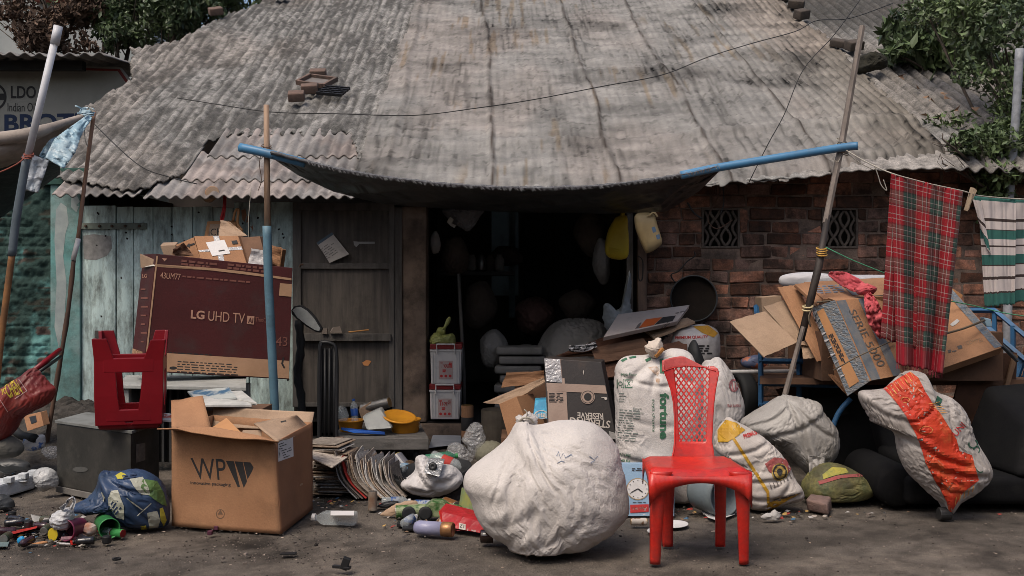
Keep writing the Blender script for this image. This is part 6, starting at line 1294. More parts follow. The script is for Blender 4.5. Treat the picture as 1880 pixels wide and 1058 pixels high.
O('hanger', tube([at(1140, 385, 7.9), at(1200, 384, 8.2)], .01, 6), m_wire, label='dark bar under the awning from which the jerry cans hang', cat='bar')
cable('small black cord and tag on the doorway post', [(1172, 470), (1180, 480), (1179, 512), (1173, 512), (1172, 480)], 8.38, .006, m_wire, 'cord')
# white bags inside right of doorway
O('plastic_bag', blob([(1108, 560), (1118, 556), (1126, 568), (1140, 562), (1150, 520), (1156, 500), (1160, 560), (1158, 600), (1120, 606), (1112, 590)], 8.3, .08, ctr=(1138, 580), nth=80, nr=18, na=.03, nsc=.06, zmin=-9), M('dim_white_film', (.3, .32, .33), (.2, .22, .23), rough=.5, crum=.4), label='pale plastic bag hanging just inside the right of the doorway', cat='plastic bag', smooth=True)
# ================= interior =================
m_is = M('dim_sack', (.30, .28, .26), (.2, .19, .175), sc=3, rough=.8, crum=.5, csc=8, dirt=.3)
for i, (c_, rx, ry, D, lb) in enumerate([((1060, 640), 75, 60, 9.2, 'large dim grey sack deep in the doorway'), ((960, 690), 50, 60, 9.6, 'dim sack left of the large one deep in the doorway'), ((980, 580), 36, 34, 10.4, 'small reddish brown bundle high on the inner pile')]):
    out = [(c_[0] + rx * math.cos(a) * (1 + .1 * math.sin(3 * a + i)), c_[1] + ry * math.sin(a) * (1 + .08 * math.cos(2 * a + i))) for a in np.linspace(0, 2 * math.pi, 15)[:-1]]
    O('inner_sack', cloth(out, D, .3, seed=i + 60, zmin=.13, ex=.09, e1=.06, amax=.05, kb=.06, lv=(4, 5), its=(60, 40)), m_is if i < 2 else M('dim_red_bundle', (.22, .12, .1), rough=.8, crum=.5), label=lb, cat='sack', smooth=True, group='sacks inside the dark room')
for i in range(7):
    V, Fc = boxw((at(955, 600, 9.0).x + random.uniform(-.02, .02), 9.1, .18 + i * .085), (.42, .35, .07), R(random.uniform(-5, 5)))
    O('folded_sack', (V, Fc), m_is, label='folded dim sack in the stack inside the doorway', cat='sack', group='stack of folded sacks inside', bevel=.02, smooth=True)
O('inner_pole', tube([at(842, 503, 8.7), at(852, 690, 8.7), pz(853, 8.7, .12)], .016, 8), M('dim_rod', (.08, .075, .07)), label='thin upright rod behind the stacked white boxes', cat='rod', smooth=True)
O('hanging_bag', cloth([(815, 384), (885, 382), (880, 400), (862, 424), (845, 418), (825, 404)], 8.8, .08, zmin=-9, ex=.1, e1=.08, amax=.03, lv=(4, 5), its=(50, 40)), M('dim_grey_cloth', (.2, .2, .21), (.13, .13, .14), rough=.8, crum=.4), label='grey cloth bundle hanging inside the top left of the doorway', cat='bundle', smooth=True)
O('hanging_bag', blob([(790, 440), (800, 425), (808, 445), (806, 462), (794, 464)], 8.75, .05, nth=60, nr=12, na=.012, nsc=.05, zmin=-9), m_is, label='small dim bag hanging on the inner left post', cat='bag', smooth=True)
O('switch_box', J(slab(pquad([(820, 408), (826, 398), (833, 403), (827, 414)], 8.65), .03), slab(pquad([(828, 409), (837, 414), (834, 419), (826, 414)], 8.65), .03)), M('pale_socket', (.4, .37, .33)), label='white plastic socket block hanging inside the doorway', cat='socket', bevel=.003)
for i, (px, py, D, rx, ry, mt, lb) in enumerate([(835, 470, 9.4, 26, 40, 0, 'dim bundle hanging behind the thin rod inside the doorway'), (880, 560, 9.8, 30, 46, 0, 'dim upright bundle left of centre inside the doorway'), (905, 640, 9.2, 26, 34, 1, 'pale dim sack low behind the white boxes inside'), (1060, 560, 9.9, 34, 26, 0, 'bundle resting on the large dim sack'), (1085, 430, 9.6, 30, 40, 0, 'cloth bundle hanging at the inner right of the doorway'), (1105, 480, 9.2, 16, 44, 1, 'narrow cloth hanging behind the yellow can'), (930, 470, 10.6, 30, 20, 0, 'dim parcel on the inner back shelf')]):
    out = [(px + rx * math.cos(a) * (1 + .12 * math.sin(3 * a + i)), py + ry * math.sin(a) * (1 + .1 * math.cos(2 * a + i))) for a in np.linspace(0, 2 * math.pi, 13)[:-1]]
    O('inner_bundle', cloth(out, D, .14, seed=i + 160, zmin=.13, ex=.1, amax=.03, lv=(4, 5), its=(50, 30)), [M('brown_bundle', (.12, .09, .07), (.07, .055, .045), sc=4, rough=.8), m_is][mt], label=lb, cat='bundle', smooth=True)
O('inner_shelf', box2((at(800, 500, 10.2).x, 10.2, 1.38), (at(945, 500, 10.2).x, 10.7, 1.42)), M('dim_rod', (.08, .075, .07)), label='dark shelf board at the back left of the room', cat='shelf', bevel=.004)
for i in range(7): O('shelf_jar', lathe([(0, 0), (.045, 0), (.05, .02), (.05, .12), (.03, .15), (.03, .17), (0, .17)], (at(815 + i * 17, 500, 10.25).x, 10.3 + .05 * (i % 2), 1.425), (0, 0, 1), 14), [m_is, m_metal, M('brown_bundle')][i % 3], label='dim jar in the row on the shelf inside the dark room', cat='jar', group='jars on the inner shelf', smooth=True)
# white crates
def crate(px0, px1, pt, pb_, D, label, text):
    w = (px1 - px0) * D / F; x0 = at(px0, 0, D).x; zb = at(0, pb_, D).z; zt_ = at(0, pt, D).z
    t = T('storage_crate', label, 'crate', (x0 + w / 2, D + .12, zb), 'white storage crates by the doorway')
    hl = zt_ - .05
    O('crate_body', hexa([(x0 + .008, D, zb), (x0 + w - .008, D, zb), (x0 + w - .008, D + .28, zb), (x0 + .008, D + .28, zb), (x0, D - .004, hl), (x0 + w, D - .004, hl), (x0 + w, D + .28, hl), (x0, D + .28, hl)]), m_whitep, t, bevel=.006)
    bd = list(GEO)[-1]
    O('rib', J(*[box2((x0 + w * f - .004, D - .010, zb + .01), (x0 + w * f + .004, D + .002, hl - .01)) for f in (.08, .16, .84, .92)], box2((x0 - .003, D - .014, hl - .012), (x0 + w + .003, D + .003, hl + .004))), m_whitep, t, bevel=.002)
    O('lid', box2((x0 - .004, D - .004, hl + .006), (x0 + w + .004, D + .284, zt_)), M('dark_red_lid', (.22, .02, .02), rough=.4), t, bevel=.006)
    hz = hl - .01; xm = x0 + w / 2
    O('handle', tube([(xm - .075, D - .02, hz - .02), (xm - .075, D - .03, hz + .06), (xm + .075, D - .03, hz + .06), (xm + .075, D - .02, hz - .02)], .008, 8), m_whitep, t)
    bpx = (px0 + px1) / 2; 
    cy = (pt + pb_) / 2 + 12
    decal('print_panel', [poly2d([(bpx - 13, cy - 18), (bpx + 13, cy - 18), (bpx + 13, cy + 16), (bpx - 13, cy + 16)])], bd, M('pink_panel', (.42, .32, .3)), t)
    txt(text, [(bpx - 11, cy - 15), (bpx + 11, cy - 15), (bpx + 11, cy - 5), (bpx - 11, cy - 5)], bd, M('print_red'), .05, parent=t)
    decal('print', [disc2d(bpx - 8 + 8 * i, cy + 10, 2.6, n=10) for i in range(3)] + scribble(bpx - 6, cy - 2, bpx + 8, cy + 4, 2, 2.2, 4), bd, M('print_red'), t, off=.004)
    return t
crate(790, 847, 632, 705, 8.42, 'upper white storage crate with red lid, print panel and a knotted bag on it', 'Trouffi')
crate(789, 845, 706, 770, 8.42, 'lower white storage crate under another beside the doorway post', 'Trouffi')
t = T('knotted_bag', 'knotted yellow green plastic bag on top of the white crates', 'plastic bag', at(812, 632, 8.5))
m_yg = M('yellow_green_film', (.32, .33, .1), (.24, .26, .09), sc=9, rough=.4, crum=.5, csc=22)
O('bag_body', blob([(790, 618), (800, 610), (815, 614), (832, 612), (836, 624), (830, 634), (794, 634), (789, 628)], 8.5, .07, nth=70, nr=16, na=.012, nsc=.07, zmin=-9), m_yg, t, smooth=True)
O('bag_knot', blob([(802, 612), (804, 602), (814, 600), (820, 586), (827, 582), (826, 592), (818, 604), (816, 614)], 8.48, .03, ctr=(813, 606), nth=60, nr=12, na=.01, nsc=.1, zmin=-9), m_yg, t, smooth=True)
# tin tube, bin, bag
can('cardboard_tin', 'tall kraft tube tin with a black label left of the clear bag', tuple(gr(858, 803)), (0, 0, 1), .27, .052, m_card, m_gold, 'tin')
O('tin_label', lathe([(.0525, .06), (.0535, .061), (.0535, .17), (.0525, .171)], tuple(gr(858, 803)), (0, 0, 1), 24), m_ink, bpy.data.objects['cardboard_tin'], smooth=True)
can('metal_drum', 'rusty round drum in the shade behind the clear bag', tuple(gr(912, 815)), (0, 0, 1), .28, .125, M('grimy_drum', (.13, .105, .075), (.07, .055, .04), sc=5, rough=.7, dirt=.3), M('grimy_drum'), 'drum')
t, o1 = sack('dusty_bundle', 'round dusty green cloth bundle left of the big white sack', M('dusty_green_cloth', (.2, .19, .14), (.13, .125, .09), sc=4, rough=.85, dirt=.3), 'bundle', out=[(872, 825), (885, 812), (910, 810), (925, 822), (930, 845), (900, 852), (876, 846)], D=7.2, th=.1, nth=80, nr=18, na=.008)
O('plastic_bag', blob([(862, 782), (872, 774), (882, 776), (890, 790), (892, 812), (878, 824), (868, 846), (856, 852), (858, 826), (848, 806)], 6.9, .06, ctr=(870, 810), nth=110, nr=22, na=.02, nsc=.05, seed=9), m_film, label='clear crumpled plastic bag standing in front of the kraft tin', cat='plastic bag', smooth=True)
O('plastic_bag', blob([(815, 838), (822, 816), (838, 812), (856, 822), (860, 850), (840, 860), (820, 856)], 6.8, .07, nth=110, nr=22, na=.022, nsc=.05, seed=19), m_film, label='clear crumpled plastic bag lying left of the standing one', cat='plastic bag', smooth=True)
O('paper_sheet', slab([gr(787, 822, 0.02), gr(846, 815, 0.02), gr(846, 800, 0.02), gr(795, 798, 0.02)], .004), M('bluish_paper', (.3, .32, .36)), label='bluish sheet of paper on the ground before the doorway step', cat='paper')
# ================= trolley and its load =================
t = T('platform_trolley', 'low worn wooden platform trolley with a black upright handle by the door', 'trolley', gr(700, 840))
zt_ = .17
P0 = [pz(614, 7.2, .09), pz(787, 7.2, .095), pz(770, 8.0, .1), pz(628, 8.0, .1)]
O('platform', hexa(P0 + [p + Vector((0, 0, .085)) for p in P0]), M('weathered_grey_board', (.14, .13, .12), (.08, .075, .07), sc=5, rough=.8, bump=.5, st=(1, 5, 5), dirt=.35, dc=(.04, .035, .03)), t, bevel=.006)
O('corner_block', box2((pz(613, 7.18, 0).x - .002, 7.18, .085), (pz(629, 7.18, 0).x, 7.25, .182)), M('pinkish_block', (.2, .13, .1), rough=.8), t, bevel=.004)
for px, D in ((640, 7.3), (765, 7.3), (645, 7.9), (755, 7.9)): O('wheel', lathe([(0, -.02), (.04, -.02), (.045, 0), (.04, .02), (0, .02)], (pz(px, D, .045).x, D, .046), (1, 0, 0), 16), m_rubber, t, smooth=True)
hd = []
for px in (588, 596, 604, 613): hd.append(tube([pz(px, 7.25, .1), at(px + 1, 640, 7.3)], .010, 6))
O('handle_frame', J(tube(cr([pz(586, 7.25, .0), at(586, 700, 7.28), at(588, 636, 7.3), at(594, 629, 7.3), at(608, 631, 7.3), at(617, 645, 7.3), at(618, 720, 7.28), pz(617, 7.25, .0)], 4), .015, 8), *hd), m_black, t, smooth=True)
O('handle_panel', box2((at(590, 700, 7.3).x, 7.31, .2), (at(615, 700, 7.3).x, 7.325, at(0, 640, 7.3).z)), m_black, t)
t = T('mirror', 'motorbike mirror with grey face and black stem leaning against the plank door', 'mirror', at(560, 600, 7.6))
mq = [(534, 570), (540, 562), (552, 560), (566, 568), (580, 584), (592, 604), (589, 611), (580, 610), (562, 600), (544, 586), (535, 577)]
mo_ = O('mirror_shell', slab([at(a, b, 7.6) for a, b in mq], .04), m_black, t, bevel=.008)
decal('glass', [poly2d([(537, 570), (543, 564.5), (552, 563.5), (564, 571), (577, 585), (588, 603), (586, 608), (578, 606), (562, 596), (546, 583)])], mo_, M('milky_glass', (.4, .42, .41), (.3, .31, .3), sc=10, rough=.25), t)
O('stem', tube(cr([at(548, 588, 7.62), at(552, 640, 7.62), at(546, 690, 7.62), at(554, 740, 7.6), pz(552, 7.55, 0)], 4), [.028 + .008 * (i % 2) for i in range(17)], 8), m_rubber, t, smooth=True)
def tubp(name, label, c, r, h, mat, lid=None, tilt=(0, 0, 1), cat='tub', ell=1):
    t = T(name, label, cat, c); V, Fc = lathe([(r * .82, 0), (r * .86, .004), (r, h), (r * 1.05, h + .002), (r * 1.05, h + .012), (r * .97, h + .012), (r * .95, h), (r * .8, .012), (0, .012)], c, tilt, 28)
    O('tub_body', (V, Fc), mat, t, smooth=True, auto=True)
    if lid: lid(t)
    return t
zl = .178
tubp('basin', 'round orange basin holding empty bottles on the trolley', (pz(644, 7.55, zl).x, 7.55, zl), .095, .075, m_orn, cat='basin')
bottle('water_bottle', 'clear water bottle with blue label leaning in the orange basin', (pz(652, 7.5, 0).x, 7.5, zl + .06), (-.1, .2, 1), .19, .028, m_clear, m_blue, lab=m_blue)
bottle('round_bottle', 'clear round bottle lying in the orange basin', (pz(634, 7.55, 0).x, 7.45, zl + .12), (-.3, 1, .3), .16, .045, m_clear, m_clear)
yl = (pz(744, 7.5, zl).x, 7.5, zl)
tubp('food_tub', 'orange yellow oval tub with its lid half off on the trolley', yl, .115, .09, m_orn)
O('lid', lathe([(0, 0), (.12, .0), (.128, .004), (.128, .014), (.115, .016), (.11, .01), (0, .01)], (yl[0] - .04, 7.45, zl + .115), (.15, -.25, 1), 28), m_orn, bpy.data.objects['food_tub'], smooth=True, auto=True)
c_ = [at(664, 765, 7.45), at(698, 753, 7.45), at(718, 786, 7.4), at(672, 789, 7.4)]
t, o1 = carton('plastic_container', 'tipped translucent grey container between the basin and the tub', [(664, 765), (698, 750), (721, 787), (672, 790)], [7.45, 7.45, 7.35, 7.35], (0, .14, 0), M('translucent_grey', (.4, .41, .39), (.32, .33, .32), rough=.35, alpha=.8), 'container', bevel=.02, bname='container_body')
can('metal_roll', 'silver cylinder lying behind the translucent container', tuple(at(664, 752, 7.75)), (1, -.25, .28), .24, .04, m_metal, m_gold, 'cylinder')
t, o1 = carton('small_carton', 'small crushed beige box behind the orange basin', [(658, 752), (680, 738), (690, 762), (664, 772)], 7.7, (0, .06, 0), m_cardp)
O('blue_bar', slab(pquad([(626, 785), (706, 793), (706, 798), (650, 795), (626, 789)], [7.35, 7.3, 7.3, 7.3, 7.35]), None, back=Vector((0, .03, -.008))), m_blue, label='flat blue plastic bar lying across the trolley front', cat='bar')
# ================= white bag in rubber bowl, bottles around =================
t = T('ribbed_bowl', 'ribbed black rubber bowl holding a white bag beside the big sack', 'bowl', gr(805, 925))
O('bowl_body', lathe([(.12, 0), (.2, .03), (.235, .08), (.25, .14), (.24, .145), (.225, .09), (.19, .045), (0, .03)], (gr(795, 912).x, gr(795, 912).y + .12, .004), (-.12, -.1, 1), 40), m_rubber, t, smooth=True)
O('rib', J(*[tube([Vector((gr(795, 912).x + .235 * math.cos(a), gr(795, 912).y + .115 + .235 * math.sin(a), .075)), Vector((gr(795, 912).x + .25 * math.cos(a) - .012, gr(795, 912).y + .11 + .25 * math.sin(a), .135))], .005, 5) for a in np.linspace(3.2, 6.4, 30)]), m_rubber, t)
t, o1 = sack('white_bag', 'crumpled white plastic bag heaped in the black rubber bowl', M('white_plastic_film', (.5, .475, .465), (.4, .38, .37), sc=4, rough=.55, crum=.4, csc=9, dirt=.15, dc=(.3, .27, .25)), 'plastic bag', ex=.1, e1=.1, ang=60, amax=.03, out=[(736, 886), (760, 866), (763, 842), (776, 836), (800, 850), (832, 856), (850, 876), (838, 898), (800, 912), (768, 909), (746, 900)], D=6.0, th=.14, ctr=(793, 884), nth=160, nr=34, cre=[(765, 845, 790, 890, .03, 6), (800, 880, 845, 866, .02, 6), (745, 888, 800, 896, .02, 6)], na=.012, nsc=.03)
t, o1 = carton('camera_block', 'square silver foil block with a black lens knob on the white bag', [(785, 843), (816, 845), (807, 876), (778, 868)], [5.92, 5.92, 5.8, 5.8], (0, .05, -.0), M('crinkled_foil', (.45, .45, .45), (.3, .3, .3), sc=12, rough=.35, metal=.5, crum=.5, csc=30), 'block', bevel=.006)
kc = at(795, 857, 5.84); O('knob', lathe([(.025, 0), (.025, .012), (.012, .018), (.006, .012), (0, .012)], kc, (-.1, -1, .3), 20), m_black, t, smooth=True)
bottle('cola_bottle', 'empty clear bottle with a red cap lying behind the foil block', tuple(at(792, 838, 6.4)), (1, -.35, -.32), .25, .042, m_clear, m_red, lab=M('red_label', (.4, .04, .03)))
bottle('green_bottle', 'green labelled empty bottle lying behind the white bag', tuple(at(780, 846, 6.55)), (.9, .2, .1), .22, .04, M('green_film', (.05, .2, .12), alpha=.7, rough=.2), m_green)
can('jar', 'grey jar with yellow top lying left of the white bag', tuple(at(728, 838, 6.6)), (.5, -.4, -.5), .13, .042, M('grey_jar', (.13, .13, .15), rough=.3), m_yel, 'jar')
can('jar', 'brown glass jar with brass lid beside the white bag', tuple(at(752, 856, 6.5)), (.2, -1, -.1), .1, .042, M('brown_glass', (.08, .05, .03), rough=.2), m_gold, 'jar')
bottle('water_bottle', 'small clear bottle with pale blue base beside the newspapers', tuple(at(732, 862, 6.3)), (.4, .9, -.1), .15, .036, m_clear, m_blue, lab=M('pale_blue_film', (.2, .35, .5), alpha=.7))
can('paint_tin', 'yellow green dented paint tin beside the big sack', tuple(gr(868, 945)), (.15, .1, 1), .14, .085, M('yellow_green_tin', (.25, .24, .06), (.12, .2, .12), sc=7, rough=.5, dirt=.3, dc=(.1, .05, .03)), m_metal, 'tin')
# litter in front
bottle('flat_bottle', 'clear rectangular bottle with white cap and label lying right of the kraft carton', tuple(gr(655, 952, .035)), (-1, .1, 0), .245, .047, m_clear, m_whitep, sq=True)
o_ = bpy.data.objects['flat_bottle']; O('label', slab([gr(607, 938, .07), gr(650, 938, .07), gr(650, 946, .07), gr(607, 946, .07)], .002), M('white_label'), o_)
m_cang = M('green_printed_can', (.035, .10, .025), (.24, .27, .15), sc=22, rough=.35, lo=.45, hi=.6)
can('drink_can', 'crushed green printed can lying left among the front litter', tuple(gr(726, 940, .035)), (1, .12, .02), .24, .036, m_cang, m_metal)
t = T('toy_car', 'green toy car with silver spoked wheel among the front litter', 'toy car', gr(800, 960))
ca_ = gr(782, 953); q = [(0, 0), (.16, 0), (.2, .02), (.19, .05), (.13, .06), (.09, .085), (.03, .085), (-.01, .05)]
O('car_body', ([Vector((ca_.x + a, ca_.y - .03, b + .015)) for a, b in q] + [Vector((ca_.x + a, ca_.y + .06, b + .015)) for a, b in q], [tuple(range(8)), tuple(range(15, 7, -1))] + [(i, i + 8, (i + 1) % 8 + 8, (i + 1) % 8) for i in range(8)]), m_cang, t, bevel=.006)
for a, m2 in ((.0, m_metal), (-.09, m_black)):
    w_ = O('wheel', lathe([(.024, 0), (.036, .0), (.038, .01), (.036, .022), (.024, .022)], (ca_.x + a, ca_.y - .03, .04), (0, -1, 0), 24), m_rubber, t, smooth=True)
    O('hub', J(lathe([(.0, .012), (.008, .014), (.008, .018), (0, .018)], (ca_.x + a, ca_.y - .03, .04), (0, -1, 0), 12), *[boxw((ca_.x + a + .014 * math.cos(b), ca_.y - .046, .04 + .014 * math.sin(b)), (.026, .004, .006), Matrix.Rotation(-b, 3, 'Y')) for b in np.linspace(0, 6.28, 7)[:-1]]), m_metal if m2 is m_metal else m_black, w_)
t = T('spray_can', 'lilac deodorant can with a bronze cap lying in front of the litter heap', 'spray can', gr(790, 985))
b0 = gr(762, 968, .036); dv = Vector((1, -.28, 0)).normalized(); rr = .036
O('can_body', lathe([(0, 0), (.026, .0), (rr, .02), (rr, .15)], b0, dv, 24), M('lilac_paint', (.22, .22, .34), (.3, .3, .40), rough=.35), t, smooth=True, auto=True)
O('cap', lathe([(rr, .148), (rr * 1.04, .15), (rr * 1.04, .205), (rr * .9, .21), (rr * .85, .205), (0, .205)], b0, dv, 24), M('bronze_cap', (.38, .19, .07), (.2, .1, .05), sc=16, rough=.35, metal=.4), t, smooth=True, auto=True)
t, o1 = carton('snack_box', 'torn red box with a 12 sticker and clear tray leaning on the big sack', [(806, 938), (900, 962), (903, 983), (815, 967)], [5.35, 5.15, 5.1, 5.25], (.03, .10, .02), M('scuffed_red_card', (.36, .02, .022), (.25, .015, .018), sc=12, rough=.4, dirt=.25, crum=.4), 'box', bevel=.004)
GEO_s = o1; decal('sticker', [poly2d([(843, 961), (855, 963), (855, 974), (843, 972)])], o1, m_cream2, t); txt('12', rq(853, 964, 8, 7, 185), o1, m_ink, .03, parent=t)
decal('lettering', [quadmap(text2d('Awesome', .0), rq(883, 976, 26, 8, 190))], o1, m_cream2, t)
O('tray', hexa([at(846, 958, 5.35), at(900, 966, 5.3), at(902, 958, 5.5), at(850, 948, 5.5), at(852, 934, 5.4), at(892, 952, 5.35), at(890, 944, 5.5), at(856, 932, 5.5)]), M('clear_tray', (.55, .55, .54), alpha=.75, rough=.2), t, bevel=.004)
O('torn_flap', slab(pquad([(806, 938), (822, 934), (826, 960), (812, 966)], [5.33, 5.4, 5.3, 5.25]), .003), m_red, t)
t, o1 = carton('blister_pack', 'blue printed pouch behind the torn red box', [(812, 932), (846, 930), (850, 950), (822, 956)], [5.7, 5.7, 5.55, 5.55], (0, .04, 0), m_blue, 'pouch', bevel=.012, bname='pouch_body')
decal('print', [poly2d([(826, 934), (832, 934), (846, 946), (840, 948)])], o1, m_cream2, t)
bottle('syrup_bottle', 'dark brown bottle with white and red label at the foot of the big sack', tuple(gr(881, 985, .034)), (1, .02, .0), .21, .034, M('dark_brown_glass', (.025, .012, .01), rough=.12, spec=.7), m_gold, lab=M('white_label'))
O('wrapper', cloth([(836, 975), (852, 968), (874, 976), (866, 988), (842, 988)], 5.22, .03, ex=.08, amax=.01, lv=(3, 4), its=(30, 20)), m_redo, label='small crushed red packet in front of the torn red box', cat='wrapper', smooth=True)
can('food_tin', 'small brown printed tin standing behind the spray can', tuple(gr(808, 963, .0)), (.5, -.2, .5), .07, .03, M('brown_white_tin', (.16, .08, .04), (.5, .45, .4), sc=14, rough=.4, lo=.48, hi=.52), m_gold, 'tin')
O('paper_wrap', blob([(697, 945), (720, 928), (745, 920), (768, 920), (766, 935), (730, 942), (712, 952)], 5.55, .03, nth=70, nr=14, na=.014, nsc=.06), m_cardp, label='crumpled kraft packet at the left end of the front litter', cat='wrapper', smooth=True)
O('black_scrap', blob([(692, 930), (708, 922), (732, 921), (722, 928), (700, 936)], 5.75, .02, nth=50, nr=10, na=.01, nsc=.08), m_black, label='black plastic scrap at the far left of the front litter', cat='scrap', smooth=True)
O('black_scrap', J(box2(gr(728, 968, 0), gr(756, 966, 0) + Vector((0, .05, .02))), box2(gr(738, 975, 0), gr(768, 972, 0) + Vector((0, .04, .016)))), m_black, label='black plastic bracket below the green can', cat='scrap', bevel=.004)
# bits on the road
pc_ = gr(630, 1046)
t = T('plug', 'small black clip or plug lying alone on the road left of centre', 'clip', pc_)
O('clip_body', loc([boxw((0, 0, .03), (.035, .03, .055))], pc_, Matrix.Rotation(R(20), 3, 'Y')), m_black, t, bevel=.004)
O('clip_arm', loc([boxw((-.03, 0, .012), (.04, .02, .014)), boxw((.02, 0, .01), (.03, .03, .012))], pc_, Matrix.Rotation(R(-12), 3, 'Z')), m_black, t, bevel=.003)
O('black_stick', box2(gr(513, 1020, 0), gr(545, 1016, 0) + Vector((0, 0, .008))), m_black, label='short black stick lying on the road below the kraft carton', cat='stick', bevel=.002)
O('ring', lathe([(.012, 0), (.02, .0), (.02, .008), (.012, .008)], gr(214, 1028, 0), (0, 0, 1), 18, cap=False), m_black, label='small black ring lying alone on the road at lower left', cat='ring')
O('bottle_cap', J(box2(gr(380, 983, 0), gr(392, 980, 0) + Vector((0, 0, .02))), box2(gr(392, 974, 0), gr(402, 972, 0) + Vector((0, 0, .02)))), M('plum_plastic', (.08, .02, .04)), label='dark plum scrap in front of the big kraft carton', cat='scrap', bevel=.003)
for i, (px, py, a, b, mt, lb) in enumerate([(1238, 962, 26, 7, M('white_label'), 'white paper disc on the ground under the red chair'), (1206, 974, 18, 6, M('white_label'), 'white paper disc beside the left front leg of the chair'), (1315, 942, 28, 9, M('white_label'), 'torn white paper sheet on the ground right of the rear chair legs')]):
    V2, F2 = disc2d(px, py, a, b, n=24) if i < 2 else poly2d([(1287, 938), (1315, 934), (1332, 928), (1350, 944), (1318, 956), (1300, 950)])
    O('paper_disc' if i < 2 else 'paper_sheet', slab([gr(x, y, .006) for x, y in V2], .002), mt, label=lb, cat='paper')
can('battery', 'orange brown printed tin lying in front of the clock box', tuple(gr(1158, 958, .022)), (1, 0, 0), .085, .02, M('brown_white_tin'), m_gold, 'tin')
O('paper_scraps', blob([(1398, 948), (1410, 942), (1432, 940), (1436, 950), (1420, 958), (1404, 956)], 5.45, .02, nth=50, nr=8, na=.015, nsc=.15, jit=3), M('torn_paper', (.4, .38, .36)), label='torn pale paper scraps below the yellow and white sack', cat='paper', smooth=True)
t = T('metal_coil', 'grey ribbed plastic bucket lying on its side behind the chair legs', 'bucket', gr(1305, 925))
O('bucket_body', lathe([(.11, 0), (.115, .02), (.11, .04), (.117, .06), (.112, .08), (.12, .10), (.115, .12), (.122, .14), (.122, .2), (.11, .2), (.10, .02), (0, .02)], gr(1300, 905, .12) + Vector((-.02, .1, .0)), (.5, -.8, 0), 32), M('slate_plastic', (.16, .19, .2), rough=.5), t, smooth=True)
# ================= right group: cart, cartons, cloths =================
m_cart = M('cart_blue_paint', (.03, .12, .26), (.025, .09, .19), sc=8, rough=.55, bump=.15, dirt=.4, dc=(.04, .04, .04), dsc=8)
t = T('handcart', 'blue painted steel handcart buried under flattened cartons at the right', 'cart', pz(1600, 6.9, 0))
def bar(p, q, w=.03): return tube([p, q], w * .62, 4)
fr = [bar(at(1397, 640, 6.9), at(1397, 745, 6.9)), bar(at(1467, 640, 6.95), at(1467, 742, 6.95)), bar(at(1393, 663, 6.9), at(1540, 664, 6.95)), bar(at(1393, 704, 6.9), at(1540, 708, 6.95)), bar(at(1393, 742, 6.9), at(1420, 742, 6.9)), bar(at(1388, 562, 7.3), at(1400, 645, 6.95))]
O('front_frame', J(*fr), m_cart, t)
O('rear_rail', J(bar(at(1770, 570, 7.0), at(1826, 570, 7.0)), bar(at(1826, 570, 7.0), at(1900, 632, 6.7)), bar(at(1812, 600, 7.0), at(1895, 672, 6.7)), bar(at(1826, 570, 7.0), at(1826, 650, 7.0)), bar(at(1860, 598, 6.85), at(1860, 670, 6.85)), bar(at(1878, 655, 6.8), at(1850, 735, 6.8), .05), bar(at(1890, 660, 6.8), at(1870, 760, 6.8), .04)), m_cart, t)
O('cart_bed', hexa([pz(1395, 6.7, .62), pz(1880, 6.6, .62), pz(1880, 7.7, .62), pz(1400, 7.7, .62), pz(1395, 6.7, .66), pz(1880, 6.6, .66), pz(1880, 7.7, .66), pz(1400, 7.7, .66)]), m_cardd, t)
for px, D in ((1640, 7.35), (1560, 7.6)):
    c_ = pz(px, D, .30); w_ = O('wheel', lathe([(.255, -.02), (.29, -.02), (.3, 0), (.29, .02), (.255, .02)], c_, (.1, 1, 0), 36, cap=False), m_rubber, t, smooth=True)
    O('spokes', J(*[tube([c_, c_ + Vector((.26 * math.cos(a), 0, .26 * math.sin(a)))], .004, 4) for a in np.linspace(0, 6.28, 13)[:-1]]), m_rust, w_)
O('mudguard', tube(cr([at(1562, 732, 6.5), at(1540, 758, 6.5), at(1528, 792, 6.5), at(1530, 830, 6.5)], 5), .018, 8), m_cart, t, smooth=True)
O('crate', box2((pz(1480, 7.2, 0).x, 7.15, 0), (pz(1700, 7.2, 0).x, 7.55, .55)), m_dark, label='near-black crate in the shadow under the blue cart', cat='crate', bevel=.004)
for i, (q, D) in enumerate([([(1425, 716), (1468, 705), (1500, 725), (1440, 745)], 7.4), ([(1470, 735), (1540, 728), (1560, 760), (1480, 775)], 7.0), ([(1400, 690), (1450, 676), (1462, 700), (1405, 712)], 7.6)]):
    piece('board', ['short brown board end behind the cart front frame', 'dark board lying low under the cart', 'pale board end in the gap of the cart front frame'][i], q, D, [m_brown, m_dark, m_cardp][i], th=.02, cat='board', seed=i)
O('bag_scrap', blob([(1362, 660), (1385, 652), (1405, 655), (1408, 672), (1385, 678), (1364, 672)], 7.3, .05, nth=60, nr=12, na=.01, nsc=.06, zmin=-9), M('blue_orange_wrap', (.1, .12, .2), (.45, .15, .08), sc=16, rough=.4, lo=.5, hi=.56), label='blue and orange wrapper in the gap beside the small tyre', cat='wrapper', smooth=True)
